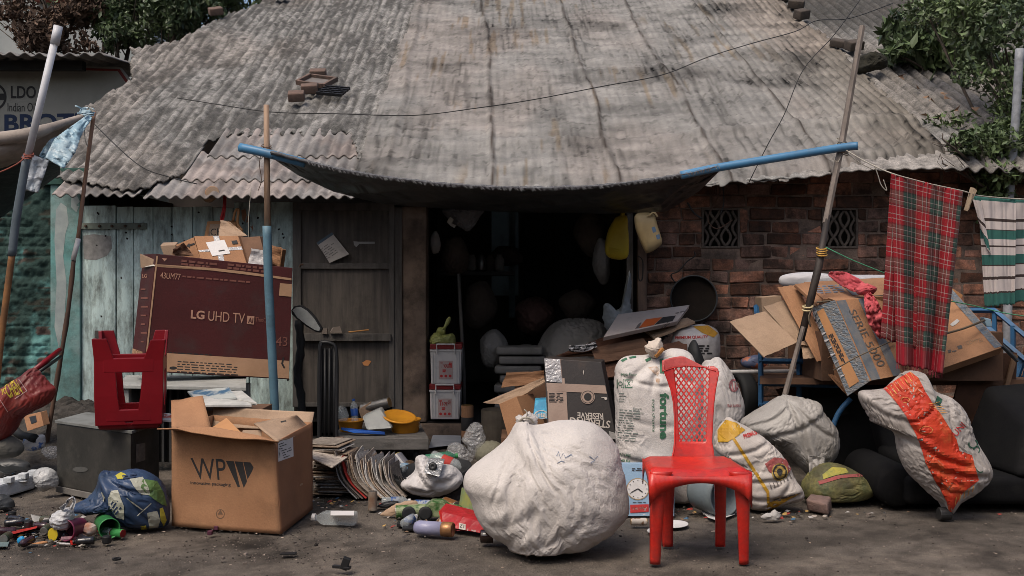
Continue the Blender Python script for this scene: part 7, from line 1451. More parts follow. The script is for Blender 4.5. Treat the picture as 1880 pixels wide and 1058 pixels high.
# loose boards of the pile
PILE = [
    ('cardboard_sheet', 'pale blank cardboard sheet sticking out furthest left from the cart pile', [(1339, 591), (1404, 572), (1463, 630), (1402, 656)], [6.7, 6.8, 6.6, 6.5], m_cardp),
    ('cardboard_sheet', 'narrow kraft sheet behind the blank pale one on the cart', [(1402, 564), (1440, 551), (1486, 636), (1462, 632)], [6.85, 6.9, 6.65, 6.65], m_cardp),
    ('cardboard_sheet', 'kraft sheet running down behind the black pole foot', [(1428, 528), (1462, 524), (1528, 655), (1500, 665)], [6.9, 6.9, 6.5, 6.5], m_card),
    ('cardboard_sheet', 'pale kraft sheet low behind the pole under the pile', [(1470, 628), (1500, 618), (1515, 655), (1475, 660)], [6.7, 6.7, 6.6, 6.6], m_cardp),
    ('cardboard_sheet', 'torn kraft sheet hanging under the taped carton', [(1500, 665), (1535, 668), (1558, 728), (1548, 718)], [6.6, 6.5, 6.4, 6.4], m_card),
    ('cardboard_sheet', 'kraft sheet with dark edge beneath the striped carton end', [(1490, 650), (1520, 690), (1590, 735), (1560, 700)], [6.7, 6.6, 6.6, 6.7], m_cardd)]
for i, (nm, lb, q, D, mt) in enumerate(PILE): piece(nm, lb, q, D, mt, th=.008, group=None, warp=.02, seed=i + 3)
t, o1 = carton('small_carton', 'small upright kraft carton at the back of the cart pile', [(1398, 546), (1434, 543), (1440, 575), (1400, 590)], [7.2, 7.2, 7.2, 7.2], (.0, .2, 0), m_cardp)
O('white_sheet', blob([(1432, 508), (1480, 499), (1540, 505), (1640, 506), (1650, 518), (1560, 524), (1445, 528)], 7.1, .10, nth=110, nr=16, na=.012, nsc=.03, zmin=-9, asp=5), M('white_wrap', (.46, .45, .46), (.4, .39, .4), sc=5, rough=.6, crum=.2), label='flat white wrapped bundle lying on top of the cart pile', cat='bundle', smooth=True)
t, o1 = carton('flat_carton', 'flat kraft carton with strapping and print on top of the cart pile', [(1459, 522), (1478, 519), (1512, 548), (1502, 560)], [6.85, 6.85, 6.3, 6.3], (.0, .02, -.02), m_card)
P4 = [at(1476, 518, 6.9), at(1655, 508, 7.0), None, at(1512, 549, 6.35)]; P4[2] = onplane(1655, 543, P4[0], P4[1], P4[3])
tp = O('carton_top', slab(P4, None, back=Vector((0, .01, -.03))), m_card, t, bevel=.003)
m_bluetape = M('blue_grey_tape', (.11, .145, .18), (.17, .15, .13), sc=26, rough=.3, spec=.6, crum=.4, csc=30, st=(1, 1, 3))
decal('tape_band', [poly2d([(1536, 516), (1566, 514), (1592, 540), (1566, 543)])], tp, M('grey_tape', (.12, .13, .14), (.2, .17, .14), sc=20, rough=.4), t)
decal('print', rotp(scribble(1500, 524, 1550, 540, 4, 2.4, 3), 1525, 532, -4), tp, M('faded_blue_print', (.16, .17, .2)), t)
# taped carton SERIE 5000
SA, SB, SDd = at(1489, 566, 6.35), at(1533, 551, 6.22), at(1556, 727, 6.08); SCc = onplane(1597, 700, SA, SB, SDd)
SE = at(1660, 543, 6.5); SF = onplane(1690, 682, SB, SE, SCc)
t = T('taped_carton', 'kraft carton lettered SERIE 5000 with blue striped tape on its end', 'box', SDd)
en = O('end_panel', slab([SA, SB, SCc, SDd], None, back=Vector((.01, .012, 0))), m_bluetape, t)
sd2_ = O('side_panel', slab([SB, SE, SF, SCc], None, back=Vector((0, .24, .02))), m_card, t, bevel=.003)
decal('kraft_band', [poly2d([(1500, 573), (1512, 566), (1578, 700), (1560, 712)])], en, m_carto, t, cell=8)
decal('print', rotp(scribble(1512, 636, 1575, 645, 3, 2.4, 3), 1540, 638, 63), en, m_ink, t, off=.005)
decal('tape_rags', [poly2d([(1493 + i * 5.6 + random.uniform(-2, 2), 573 + i * 13), (1501 + i * 5.6, 570 + i * 13), (1501 + i * 5.6, 572 + i * 13), (1493 + i * 5.6, 577 + i * 13)]) for i in range(10)], en, m_ctape, t, off=.005)
decal('dark_band', [poly2d([(1535, 553), (1552, 551), (1617, 698), (1600, 700)])], sd2_, M('blue_grey_print', (.10, .12, .14), (.16, .15, .14), sc=14, rough=.5), t, cell=10)
decal('dark_band', [poly2d([(1575, 549), (1592, 548), (1656, 690), (1640, 692)])], sd2_, M('blue_grey_print'), t, cell=10)
txt('SERIE', [(1570, 568), (1596, 617), (1583, 622), (1557, 571)], sd2_, M('grey_print2', (.10, .085, .075)), .0, cell=8, parent=t)
txt('5000', [(1600, 626), (1626, 670), (1612, 675), (1587, 630)], sd2_, M('grey_print2'), .0, cell=8, parent=t)
O('twine', J(tube([at(1500, 555, 6.28), at(1640, 541, 6.42)], .006, 5), tube([at(1530, 680, 6.0), at(1572, 656, 5.95), at(1640, 625, 6.2)], .004, 5), tube(cr([at(1495, 560, 6.25), at(1485, 580, 6.2), at(1488, 600, 6.2)], 3), .005, 5)), M('brown_twine', (.12, .09, .06)), t, smooth=True)
# right big flat carton
P4 = [at(1640, 545, 6.75), at(1749, 531, 6.85), None, at(1680, 694, 6.1)]; P4[2] = onplane(1843, 637, P4[0], P4[1], P4[3])
t = T('flat_carton', 'large flat kraft carton bound with twine at the right side of the cart pile', 'box', P4[3])
tp = O('carton_top', slab(P4, None, back=Vector((0, .05, -.05))), m_card, t, bevel=.003)
decal('tape_band', [poly2d([(1735, 536), (1749, 533), (1840, 636), (1826, 640)])], tp, m_bluetape, t, cell=12)
txt('COMITES', rq(1775, 634, 30, 7, -12), tp, M('faded_print', (.26, .17, .1)), .0, cell=10, parent=t)
decal('print', [poly2d([(1757, 636), (1765, 634), (1767, 640), (1759, 642)])] + rotp(scribble(1740, 642, 1756, 648, 2, 2, 4), 1748, 645, -10), tp, M('grey_print2'), t)
decal('torn_hole', [poly2d([(1744, 596), (1757, 586), (1762, 590), (1754, 597), (1748, 600)])], tp, M('torn_paper'), t)
O('twine', tube(cr([at(1735, 613, 6.25), at(1770, 603, 6.36), at(1808, 588, 6.5)], 4), .007, 6), M('brown_twine'), t, smooth=True)
O('torn_corner', J(*[tube([at(1840, 636, 6.3), at(1858 + 5 * i, 652 + 6 * i, 6.3)], .012, 5) for i in range(3)]), m_bt, t)
O('kraft_scrap', slab(pquad([(1750, 530), (1768, 542), (1764, 552), (1745, 540)], 6.9), .03), m_carto, label='small orange kraft block at the back corner of the right flat carton', cat='box', bevel=.003)
O('container_lid', slab(pquad([(1806, 583), (1820, 586), (1822, 600), (1812, 600)], 6.8), .06), M('pale_blue_lid', (.25, .38, .48)), label='pale blue container lid beside the blue cart rail', cat='lid', bevel=.006)
O('support_box', box2((pz(1500, 6.6, 0).x, 6.5, .66), (pz(1790, 6.9, 0).x, 7.3, .98)), m_cardd, label='dark carton at the core of the cart pile under the taped ones', cat='box', bevel=.004)
# pink cloth
m_pink = M('pink_red_cloth', (.52, .10, .11), (.42, .06, .075), sc=6, rough=.85, bump=.1, weave=.15, dirt=.15, dc=(.3, .12, .11))
t = T('tied_cloth', 'pinkish red cloth knotted round the top of the cart pile', 'cloth', at(1590, 540, 6.2))
O('cloth_band', strip([(1522, 503), (1548, 512), (1572, 524), (1594, 534)], [4, 26, 26, 14], [6.7, 6.5, 6.35, 6.2], 3, 40, 16), m_pink, t, smooth=True, solid=.006)
O('cloth_knot', blob([(1572, 530), (1580, 520), (1594, 520), (1606, 530), (1602, 540), (1586, 543), (1574, 540)], 6.18, .05, nth=70, nr=16, na=.02, nsc=.1, zmin=-9, seed=12), m_pink, t, smooth=True)
O('cloth_tail', strip([(1592, 538), (1600, 560), (1610, 590), (1622, 620)], [8, 26, 32, 14], [6.15, 6.1, 6.1, 6.15], 9, 40, 16), m_pink, t, smooth=True, solid=.005)
# plaid
def plaid(name):
    if name in MATS: return MATS[name]
    m = M(name, (1, 1, 1), (.86, .86, .86), sc=20, rough=.9, bump=.15, bsc=200, uv=False, weave=.3, wsc=500)
    N = m.node_tree.nodes; L = m.node_tree.links; P = N['Principled BSDF']; src = P.inputs['Base Color'].links[0].from_socket
    uvn = N.new('ShaderNodeTexCoord'); sep = N.new('ShaderNodeSeparateXYZ'); L.new(uvn.outputs['UV'], sep.inputs[0])
    def bands(sock, rep, stops):
        a = N.new('ShaderNodeMath'); a.operation = 'MULTIPLY'; a.inputs[1].default_value = rep; L.new(sock, a.inputs[0])
        f = N.new('ShaderNodeMath'); f.operation = 'FRACT'; L.new(a.outputs[0], f.inputs[0])
        r = N.new('ShaderNodeValToRGB'); r.color_ramp.interpolation = 'CONSTANT'; e = r.color_ramp.elements
        e[0].position = 0; e[0].color = (*stops[0][1], 1); e[1].position = stops[1][0]; e[1].color = (*stops[1][1], 1)
        for p, c in stops[2:]: x = e.new(p); x.color = (*c, 1)
        L.new(f.outputs[0], r.inputs[0]); return r.outputs[0]
    rd, gn, wh, bk_ = (.23, .008, .014), (.035, .07, .055), (.36, .30, .28), (.03, .014, .014)
    st = [(0, rd), (.16, wh), (.18, rd), (.30, wh), (.32, rd), (.44, bk_), (.48, gn), (.58, wh), (.60, gn), (.70, bk_), (.74, wh), (.76, gn), (.86, bk_), (.92, wh), (.935, rd)]
    A_ = bands(sep.outputs[0], 2.6, st); B_ = bands(sep.outputs[1], 5.6, st)
    x = N.new('ShaderNodeMix'); x.data_type = 'RGBA'; x.inputs[0].default_value = .5; L.new(A_, x.inputs[6]); L.new(B_, x.inputs[7])
    # plain red border at the bottom
    mr = N.new('ShaderNodeMath'); mr.operation = 'GREATER_THAN'; mr.inputs[1].default_value = .90; L.new(sep.outputs[1], mr.inputs[0])
    y = N.new('ShaderNodeMix'); y.data_type = 'RGBA'; L.new(mr.outputs[0], y.inputs[0]); L.new(x.outputs[2], y.inputs[6])
    y2 = N.new('ShaderNodeMix'); y2.data_type = 'RGBA'; y2.inputs[0].default_value = .35; y2.inputs[6].default_value = (.30, .006, .02, 1); L.new(A_, y2.inputs[7]); L.new(y2.outputs[2], y.inputs[7])
    z = N.new('ShaderNodeMix'); z.data_type = 'RGBA'; z.blend_type = 'MULTIPLY'; z.inputs[0].default_value = 1; L.new(y.outputs[2], z.inputs[6]); L.new(src, z.inputs[7]); L.new(z.outputs[2], P.inputs['Base Color'])
    return m
m_plaid = plaid('red_green_plaid')
def hang(nu, nv, tl, tr, bl, br, D, folds, amp=.02, jag=2.0, seed=0):
    def fn(u, v):
        X_ = (tl[0] * (1 - u) + tr[0] * u) * (1 - v) + (bl[0] * (1 - u) + br[0] * u) * v
        Y_ = (tl[1] * (1 - u) + tr[1] * u) * (1 - v) + (bl[1] * (1 - u) + br[1] * u) * v
        w = np.sin(u * folds * 6.283 + .8 * np.sin(v * 2 + seed) + seed) * (.35 + .65 * v) * amp + (ridged(u * 5, v * .7, 2, seed) - .4) * amp * 1.2
        return X_ + np.sin(u * folds * 6.283 + 1.2 + seed) * 1.6 * v, Y_ + v ** 6 * (fbm(u * 30, u * 0, 2, seed) - .5) * jag * 4, D + w
    return sheetf(nu, nv, fn)
t = T('plaid_cloth', 'red and green plaid cloth with fringed end hanging on the line at the right', 'cloth', at(1690, 690, 5.9))
V, Fc, uv = hang(80, 90, (1636, 318), (1768, 352), (1646, 668), (1730, 686), 5.9, 2.6, .04, seed=2)
O('front_layer', (V, Fc), m_plaid, t, smooth=True, uv=uv, solid=.002)
V, Fc, uv = hang(40, 70, (1636, 318), (1700, 335), (1618, 622), (1690, 640), 5.96, 1.4, .02, seed=4)
O('back_layer', (V, Fc), m_plaid, t, smooth=True, uv=uv * np.array([.5, .88]), solid=.002)
O('fringe', J(*[tube([at(1647 + i * 1.66, 667 + i * .35, 5.9), at(1647 + i * 1.66 + random.uniform(-1.5, 1.5), 676 + i * .35 + random.uniform(-2, 4), 5.9)], .0016, 3) for i in range(51)]), M('fringe_red', (.25, .03, .05)), t)
mstr = M('striped_towel', (1, 1, 1), (.88, .88, .88), sc=18, rough=.95, bump=.2, bsc=160)
N = mstr.node_tree.nodes; L = mstr.node_tree.links; P = N['Principled BSDF']; src = P.inputs['Base Color'].links[0].from_socket
uvn = N.new('ShaderNodeTexCoord'); sep = N.new('ShaderNodeSeparateXYZ'); L.new(uvn.outputs['UV'], sep.inputs[0]); r = N.new('ShaderNodeValToRGB'); r.color_ramp.interpolation = 'CONSTANT'; e = r.color_ramp.elements
wh, gn, bk_ = (.5, .44, .42), (.03, .11, .095), (.045, .03, .028)
stops = [(0, gn), (.03, wh), (.19, bk_), (.215, wh), (.29, bk_), (.30, gn), (.38, wh), (.44, bk_), (.455, wh), (.53, gn), (.62, bk_), (.63, wh), (.73, bk_), (.755, wh), (.87, bk_), (.885, gn)]
e[0].position = 0; e[0].color = (*gn, 1); e[1].position = .03; e[1].color = (*wh, 1)
for p, c in stops[2:]: x = e.new(p); x.color = (*c, 1)
L.new(sep.outputs[1], r.inputs[0]); z = N.new('ShaderNodeMix'); z.data_type = 'RGBA'; z.blend_type = 'MULTIPLY'; z.inputs[0].default_value = 1; L.new(r.outputs[0], z.inputs[6]); L.new(src, z.inputs[7]); L.new(z.outputs[2], P.inputs['Base Color'])
t = T('striped_towel', 'white and green banded towel hanging at the right edge of the line', 'towel', at(1850, 560, 6.1))
V, Fc, uv = hang(50, 70, (1850, 366), (1960, 368), (1858, 556), (1960, 548), 6.15, 1.6, .02, seed=5)
O('back_layer', (V, Fc), mstr, t, smooth=True, uv=uv, solid=.004)
V, Fc, uv = hang(40, 70, (1796, 361), (1866, 367), (1808, 563), (1864, 559), 6.08, 1.1, .02, seed=8)
O('front_layer', (V, Fc), mstr, t, smooth=True, uv=uv, solid=.004)
V, Fc, uv = hang(14, 30, (1784, 360), (1800, 361), (1808, 440), (1818, 470), 6.06, .5, .01, seed=9)
O('gathered_corner', (V, Fc), mstr, t, smooth=True, uv=uv * np.array([1, .4]), solid=.004)
cable('thin washing line from the leaning pole to the right edge', [(1550, 274), (1590, 297), (1636, 318), (1700, 336), (1768, 351), (1800, 360), (1880, 366), (1960, 368)], [6.45, 6.2, 5.9, 5.9, 5.9, 6.0, 6.1, 6.1], .004, m_string, 'line')
cable('tangled loose string ends hanging from the line', [(1606, 306), (1612, 322), (1618, 340), (1628, 350), (1622, 330)], 6.1, .003, m_string, 'string')
m_gs = M('green_cord', (.06, .25, .14), rough=.7)
cable('green cord tied to the leaning pole crossing to the plaid cloth', [(1516, 454), (1540, 466), (1570, 480), (1625, 502)], [6.33, 6.3, 6.3, 6.3], .004, m_gs, 'cord')
cable('green cord running across the right carton to the edge', [(1740, 552), (1790, 562), (1840, 574), (1890, 582)], [6.6, 6.7, 6.7, 6.6], .004, m_gs, 'cord')
t = T('clothes_peg', 'wooden clothes peg clipped on the line between plaid cloth and towel', 'peg', at(1778, 388, 5.95))
O('peg_half', J(slab(pquad([(1783, 344), (1789, 345), (1777, 388), (1771, 386)], 5.93), .012), slab(pquad([(1790, 346), (1794, 350), (1782, 376), (1779, 386)], 5.96), .012)), M('peg_wood', (.4, .3, .2), (.3, .22, .15), sc=20), t, bevel=.002)
# sacks at right
m_ysack = M('yellow_white_sack', (.50, .45, .41), (.40, .36, .33), sc=3, rough=.6, bump=.1, dirt=.38, dc=(.2, .17, .14), dsc=5, speck=.1)
t, o1 = sack('rice_sack', 'yellow topped white sack with round gold crest lying right of the red chair', m_ysack, out=[(1335, 768), (1352, 774), (1400, 802), (1440, 842), (1458, 878), (1475, 912), (1440, 926), (1412, 934), (1398, 947), (1372, 928), (1356, 885), (1332, 845), (1312, 822), (1316, 792)], D=5.72, th=.14, tb=.8, seed=43, k=3, ex=.06, e1=.08, ang=60, amax=.02, kb=.07, knot=(1332, 775, 40, .12), cre=[(1330, 830, 1420, 800, .01, 4), (1350, 880, 1460, 860, .01, 4), (1360, 910, 1470, 900, .012, 4), (1320, 800, 1350, 900, .008, 4), (1390, 930, 1440, 880, .01, 4)])
m_yp = M('yellow_print', (.48, .27, .02), (.38, .2, .02), sc=14, rough=.5)
decal('yellow_panel', [poly2d([(1333, 771), (1352, 777), (1368, 790), (1352, 802), (1336, 812), (1318, 812), (1318, 790)])], o1, m_yp, t, cell=6)
decal('yellow_stripe', [poly2d([(1344, 806), (1349, 804), (1385, 860), (1412, 902), (1414, 940), (1409, 940), (1407, 905), (1380, 862)]), poly2d([(1412, 922), (1440, 915), (1470, 905), (1440, 922), (1414, 938)])], o1, m_yp, t, cell=6)
decal('red_panel', [poly2d([(1404, 852), (1420, 840), (1445, 842), (1452, 862), (1446, 870), (1420, 872), (1412, 866)])], o1, M('faded_red', (.32, .06, .06), (.25, .08, .07), sc=24), t, cell=6)
decal('crest', [disc2d(1431, 867, 14.5, 16)], o1, M('gold_print', (.36, .24, .06)), t, off=.004, cell=6); decal('crest_ring', [disc2d(1431, 867, 12.5, 14, .8), disc2d(1431, 867, 5, 6)], o1, m_ink, t, off=.0055, cell=6)
txt('PREMIUM', rq(1366, 806, 28, 8, -18), o1, M('print_red'), .03, cell=6, parent=t)
decal('skyline_print', [poly2d([(1415 + 6 * i, 898 - 3 * i), (1418 + 6 * i, 897 - 3 * i), (1415 + 6 * i - 4, 884 - 3 * i), (1412 + 6 * i, 886 - 3 * i)]) for i in range(8)], o1, M('dim_grey_print', (.14, .12, .11)), t, cell=6)
decal('small_print', rotp(scribble(1352, 840, 1356, 900, 12, 1.6, 2) + scribble(1340, 830, 1352, 880, 12, 1.6, 5), 1350, 860, -32) + rotp(scribble(1420, 912, 1470, 920, 2, 2, 5), 1440, 915, -14), o1, M('dim_grey_print'), t, cell=6)
decal('emblem', [poly2d([(1344, 782), (1356, 778), (1360, 786), (1348, 790)])], o1, m_cream2, t, off=.004)
t, o1 = sack('grey_sack', 'dirty grey plastic sack slumped beneath the blue cart', m_sackg, out=[(1362, 772), (1400, 746), (1432, 728), (1452, 727), (1500, 738), (1512, 758), (1534, 786), (1540, 815), (1532, 842), (1512, 862), (1500, 890), (1482, 872), (1450, 838), (1420, 815), (1385, 800), (1368, 790)], D=6.15, th=.16, tb=.8, ctr=(1460, 800), seed=53, k=2.6, ex=.07, e1=.08, ang=20, knot=(1440, 735, 60, .2), amax=.024, kb=.08, cre=[(1440, 735, 1490, 870, .014, 5), (1448, 740, 1520, 800, .014, 4), (1370, 780, 1440, 745, .012, 4), (1400, 800, 1500, 760, .012, 5), (1460, 770, 1495, 885, .014, 4)])
O('flap', strip([(1500, 838), (1498, 862), (1496, 892)], [34, 26, 16], [5.98, 5.95, 5.95], 6, 20, 12), m_sackg, t, smooth=True, solid=.003)
m_camo = M('yellow_green_sack', (.16, .14, .05), (.07, .08, .035), sc=14, rough=.65, bump=.15, dirt=.65, dc=(.06, .05, .03), dsc=8, speck=.3, spsc=60)
t, o1 = sack('flat_sack', 'low yellow green printed sack lying under the grey one', m_camo, out=[(1474, 884), (1500, 856), (1530, 850), (1562, 860), (1590, 880), (1609, 895), (1596, 910), (1560, 926), (1510, 931), (1482, 920), (1472, 905)], D=5.95, th=.16, seed=63, k=2.8, ex=.06, e1=.1, ang=80, amax=.02, kb=.07)
decal('red_stripe', [poly2d([(1502, 884), (1540, 873), (1580, 870), (1588, 875), (1545, 878), (1505, 890)])], o1, M('faded_red'), t, cell=6); decal('yellow_patch', [poly2d([(1510, 872), (1528, 858), (1552, 860), (1558, 868), (1530, 874), (1512, 880)])], o1, M('yellow_print2', (.36, .3, .05), (.2, .2, .05), sc=30), t, cell=6)
O('half_brick', hexa([gr(1482, 938), gr(1522, 947), gr(1528, 935), gr(1490, 930), gr(1480, 940) + Vector((0, .01, .07)), gr(1521, 949) + Vector((0, .02, .065)), gr(1528, 935) + Vector((0, .02, .07)), gr(1488, 930) + Vector((0, 0, .075))]), M('dusty_brick', (.2, .13, .11), (.13, .09, .08), sc=10, rough=.95, bump=.8, dirt=.3), label='chipped dusty half brick on the ground before the flat sack', cat='brick', bevel=.012, smooth=True)
t, o1 = sack('striped_sack', 'white sack with a broad red orange band slumped over the black armchair', M('white_red_sack', (.40, .365, .34), (.31, .28, .26), sc=6, rough=.55, bump=.1, dirt=.5, dc=(.18, .15, .13), dsc=6, speck=.12), out=[(1578, 722), (1600, 716), (1625, 712), (1650, 692), (1670, 680), (1696, 688), (1712, 716), (1748, 733), (1772, 760), (1788, 806), (1812, 846), (1818, 876), (1792, 904), (1762, 924), (1743, 946), (1728, 926), (1702, 902), (1668, 868), (1650, 832), (1642, 792), (1608, 776), (1588, 750)], D=5.5, th=.14, tb=.9, ctr=(1705, 815), seed=73, k=2.6, zmin=.012, ex=.10, e1=.08, ang=-50, knot=(1660, 695, 60, .25), amax=.028, kb=.06, cre=[(1650, 800, 1760, 850, .016, 5), (1690, 850, 1800, 870, .014, 5), (1655, 770, 1700, 740, .012, 4), (1700, 880, 1760, 900, .012, 4), (1730, 740, 1740, 830, .010, 4), (1640, 760, 1690, 800, .012, 5), (1590, 740, 1650, 770, .01, 4)])
m_ro = M('red_orange_print', (.52, .045, .014), (.38, .025, .012), sc=5, rough=.6, dirt=.4, dc=(.5, .16, .05), dsc=9, speck=.12)
decal('red_band', [poly2d([(1622, 714), (1650, 695), (1671, 683), (1686, 694), (1700, 722), (1732, 768), (1756, 806), (1762, 828), (1784, 836), (1797, 882), (1768, 904), (1744, 945), (1739, 922), (1733, 866), (1722, 856), (1700, 852), (1688, 812), (1664, 764), (1642, 735)])], o1, m_ro, t, cell=5)
m_ol = M('yellow_line_print', (.6, .28, .08))
decal('yellow_lines', [poly2d([(1628 + 6 * i, 712 - 4 * i), (1629 + 6 * i, 711.4 - 4 * i), (1640 + 6 * i, 727 - 4 * i), (1639 + 6 * i, 727.6 - 4 * i)]) for i in range(8)] + [poly2d([(1704 + i * 4, 742 + i * 3), (1724 + i * 3, 738 + i * 4), (1724 + i * 3, 739 + i * 4), (1704 + i * 4, 743 + i * 3)]) for i in range(6)] + [disc2d(1662, 735, 8, 5, .85, 14), disc2d(1700, 790, 12, 7, .9, 16)] + [poly2d([(1752 + 8 * i, 928 - 6 * i), (1753.5 + 8 * i, 927 - 6 * i), (1756 + 8 * i, 912 - 5 * i), (1754 + 8 * i, 912 - 5 * i)]) for i in range(5)], o1, m_ol, t, off=.004, cell=5)
m_dg = M('dark_green_print', (.02, .08, .05))
decal('green_mark', [poly2d([(1720, 727), (1730, 733), (1726, 746), (1716, 740)]), disc2d(1786, 815, 9, 9, .72, 18, -60, 200), disc2d(1793, 826, 6, 7, .7, 16, 180, 420), disc2d(1800, 856, 10, 12, .85, 16, 60, 170)], o1, m_dg, t, cell=5)
txt('UNI', rq(1756, 802, 26, 12, -48), o1, M('print_red'), .0, cell=5, parent=t)
# black armchair
t = T('armchair', 'old black vinyl armchair at the right edge under the red banded sack', 'armchair', pz(1800, 5.9, 0))
m_vinyl = M('black_vinyl', (.008, .008, .008), (.005, .005, .006), sc=5, rough=.85, spec=.12, bump=.15, bsc=50, dirt=.25, dc=(.03, .028, .026), crum=.12, csc=5)
xa = pz(1672, 5.6, 0).x; xb = 3.5
O('base', box2((xa, 5.66, .035), (xb, 6.35, .20)), m_vinyl, t, bevel=.05, segs=4, smooth=True)
O('seat_cushion', box2((xa + .06, 5.70, .19), (2.62, 6.3, .28)), m_vinyl, t, bevel=.06, segs=4, smooth=True)
O('armrest', hexa([(2.86, 5.64, .19), (3.5, 5.64, .19), (3.5, 6.3, .19), (2.80, 6.3, .19), (2.96, 5.74, .50), (3.5, 5.74, .58), (3.5, 6.3, .70), (2.98, 6.3, .66)]), m_vinyl, t, bevel=.06, segs=4, smooth=True)
O('backrest', hexa([(xa + .1, 6.2, .2), (2.9, 6.2, .2), (2.9, 6.42, .2), (xa + .1, 6.42, .2), (2.3, 6.32, .48), (2.9, 6.32, .48), (2.9, 6.5, .48), (2.3, 6.5, .48)]), m_vinyl, t, bevel=.06, segs=4, smooth=True)
O('side_roll', lathe([(0, 0), (.1, .01), (.125, .05), (.125, .6), (.1, .64), (0, .65)], (xa - .02, 5.7, .13), (0, 1, 0), 24), m_vinyl, t, smooth=True)
for x_ in (pz(1729, 5.5, 0).x, 3.3): O('foot', lathe([(.032, 0), (.036, .005), (.036, .06), (.03, .065)], (x_ - .03, 5.47, .034), (1, 0, 0), 16), m_black, t, auto=True)
t = T('plywood_panel', 'dark brown plywood panel standing behind the armchair under the cart pile', 'panel', at(1800, 830, 6.65))
O('panel', slab(pquad([(1772, 652), (1868, 648), (1862, 810), (1728, 830)], [6.6, 6.6, 6.65, 6.65]), .02), M('dark_brown_ply', (.11, .05, .028), (.07, .035, .02), sc=3, rough=.6, dirt=.35, dc=(.02, .015, .012), dsc=5), t, bevel=.003)
O('panel_edge', slab(pquad([(1862, 650), (1870, 652), (1850, 720), (1843, 716)], 6.58), .02), M('light_ply_edge', (.2, .12, .07)), t)
O('film_scrap', blob([(1622, 880), (1636, 876), (1644, 890), (1640, 912), (1626, 922), (1618, 905)], 5.75, .04, nth=60, nr=14, na=.02, nsc=.08), m_film, label='scrap of clear film on the ground left of the armchair', cat='film', smooth=True)
# ================= left heap =================
t, o1 = sack('red_printed_sack', 'crumpled red plastic sack with yellow lettering at the far left edge', M('red_foil_sack', (.20, .028, .022), (.13, .02, .018), sc=5, rough=.38, bump=.1, dirt=.3, dc=(.3, .12, .1), dsc=7), out=[(-40, 745), (0, 715), (40, 690), (64, 677), (92, 704), (102, 716), (92, 738), (62, 755), (40, 770), (26, 794), (4, 812), (-40, 815)], D=6.6, th=.14, seed=83, zmin=.02, ex=.06, e1=.06, ang=30, knot=(60, 690, 60, .2), amax=.022, kb=.09)
txt('CHEN', [(6, 704), (30, 697), (42, 722), (16, 732)], o1, M('yellow_letter', (.5, .38, .04)), .02, cell=5, parent=t)
decal('print_line', [poly2d([(34, 697), (35, 696), (50, 718), (28, 733), (27, 732), (48, 718)]), poly2d([(0, 735), (1, 734), (15, 756), (14, 757)])], o1, M('pale_line', (.45, .3, .28)), t, cell=5); txt('PO', [(2, 716), (10, 712), (14, 722), (5, 726)], o1, M('yellow_letter'), .02, parent=t)
O('red_rod', tube([at(58, 684, 6.9), at(110, 643, 7.2)], .02, 8), m_redo, label='red plastic rod slanting up behind the red sack', cat='rod', smooth=True)
O('black_rod', tube([at(70, 684, 6.9), at(112, 655, 7.2)], .012, 8), m_black, label='thin black rod under the red rod behind the sack', cat='rod', smooth=True)
# dark mound the heap lies on
gx, gy = np.meshgrid(np.arange(-4.6, -2.35, .03), np.arange(6.35, 8.5, .03), indexing='ij')
hgt = .34 * sm(6.5, 7.9, gy) * (1 - sm(-3.1, -2.5, gx)) * (.5 + .8 * fbm(gx * 3, gy * 3, 4, 5)) + (ridged(gx * 9, gy * 9, 3, 6) - .5) * .05 * sm(6.45, 6.8, gy) * (1 - sm(-2.7, -2.45, gx)) - .03 * (1 - sm(6.4, 6.7, gy)) - .03 * sm(-2.6, -2.4, gx)
O('rubbish_mound', (np.stack([gx, gy, hgt], -1).reshape(-1, 3), grid_faces(*gx.shape)), M('dark_rubbish', (.03, .027, .024), (.06, .052, .045), sc=18, rough=.9, bump=1, bsc=30, crum=.4), label='low mound of dark rubbish and dirt against the teal wall', cat='rubbish', kind='stuff', smooth=False)
t, o1 = carton('small_carton', 'small brown carton with grey patch in the left rubbish heap', [(43, 764), (74, 757), (80, 782), (50, 792)], [7.2, 7.1, 7.1, 7.1], (0, .1, 0), m_card)
decal('patch', [poly2d([(54, 766), (66, 763), (68, 775), (58, 779)])], o1, m_black, t)
O('black_pipe', tube(cr([at(24, 788, 6.9), at(40, 800, 6.8), at(64, 805, 6.7)], 4), .03, 10), m_rubber, label='short black pipe under the red sack', cat='pipe', smooth=True)
LH = [('wrapper', 'white wrapper with blue corner in the left heap', [(44, 806), (62, 800), (82, 800), (82, 820), (66, 828), (46, 826)], 6.75, .05, M('white_blue_wrap', (.42, .41, .41), (.06, .12, .3), sc=16, rough=.4, lo=.52, hi=.58)),
      ('cloth_heap', 'dull grey cloth crumpled at the left edge below the red sack', [(-30, 822), (0, 806), (24, 800), (42, 815), (40, 832), (10, 845), (-30, 846)], 6.6, .08, M('dull_grey_cloth', (.13, .125, .11), (.09, .085, .075), sc=6, rough=.9, crum=.4)),
      ('black_bag', 'black plastic bag on the road at the far left', [(-30, 915), (5, 908), (22, 918), (24, 935), (4, 943), (-30, 942)], 5.75, .06, m_bt),
      ('black_bag', 'black bag scrap in the heap above the white foam', [(-10, 850), (20, 842), (52, 848), (50, 862), (10, 870)], 6.4, .06, m_bt),
      ('tissue', 'crumpled orange and white tissue beside the green bottle', [(152, 972), (160, 962), (174, 965), (176, 976), (164, 983)], 5.1, .03, M('orange_white_tissue', (.45, .2, .12), (.5, .45, .42), sc=22, rough=.8)),
      ('wrapper', 'clear crackled wrapper on the ground beside the cabinet', [(74, 826), (90, 818), (106, 822), (104, 838), (88, 842)], 6.7, .04, m_film)]
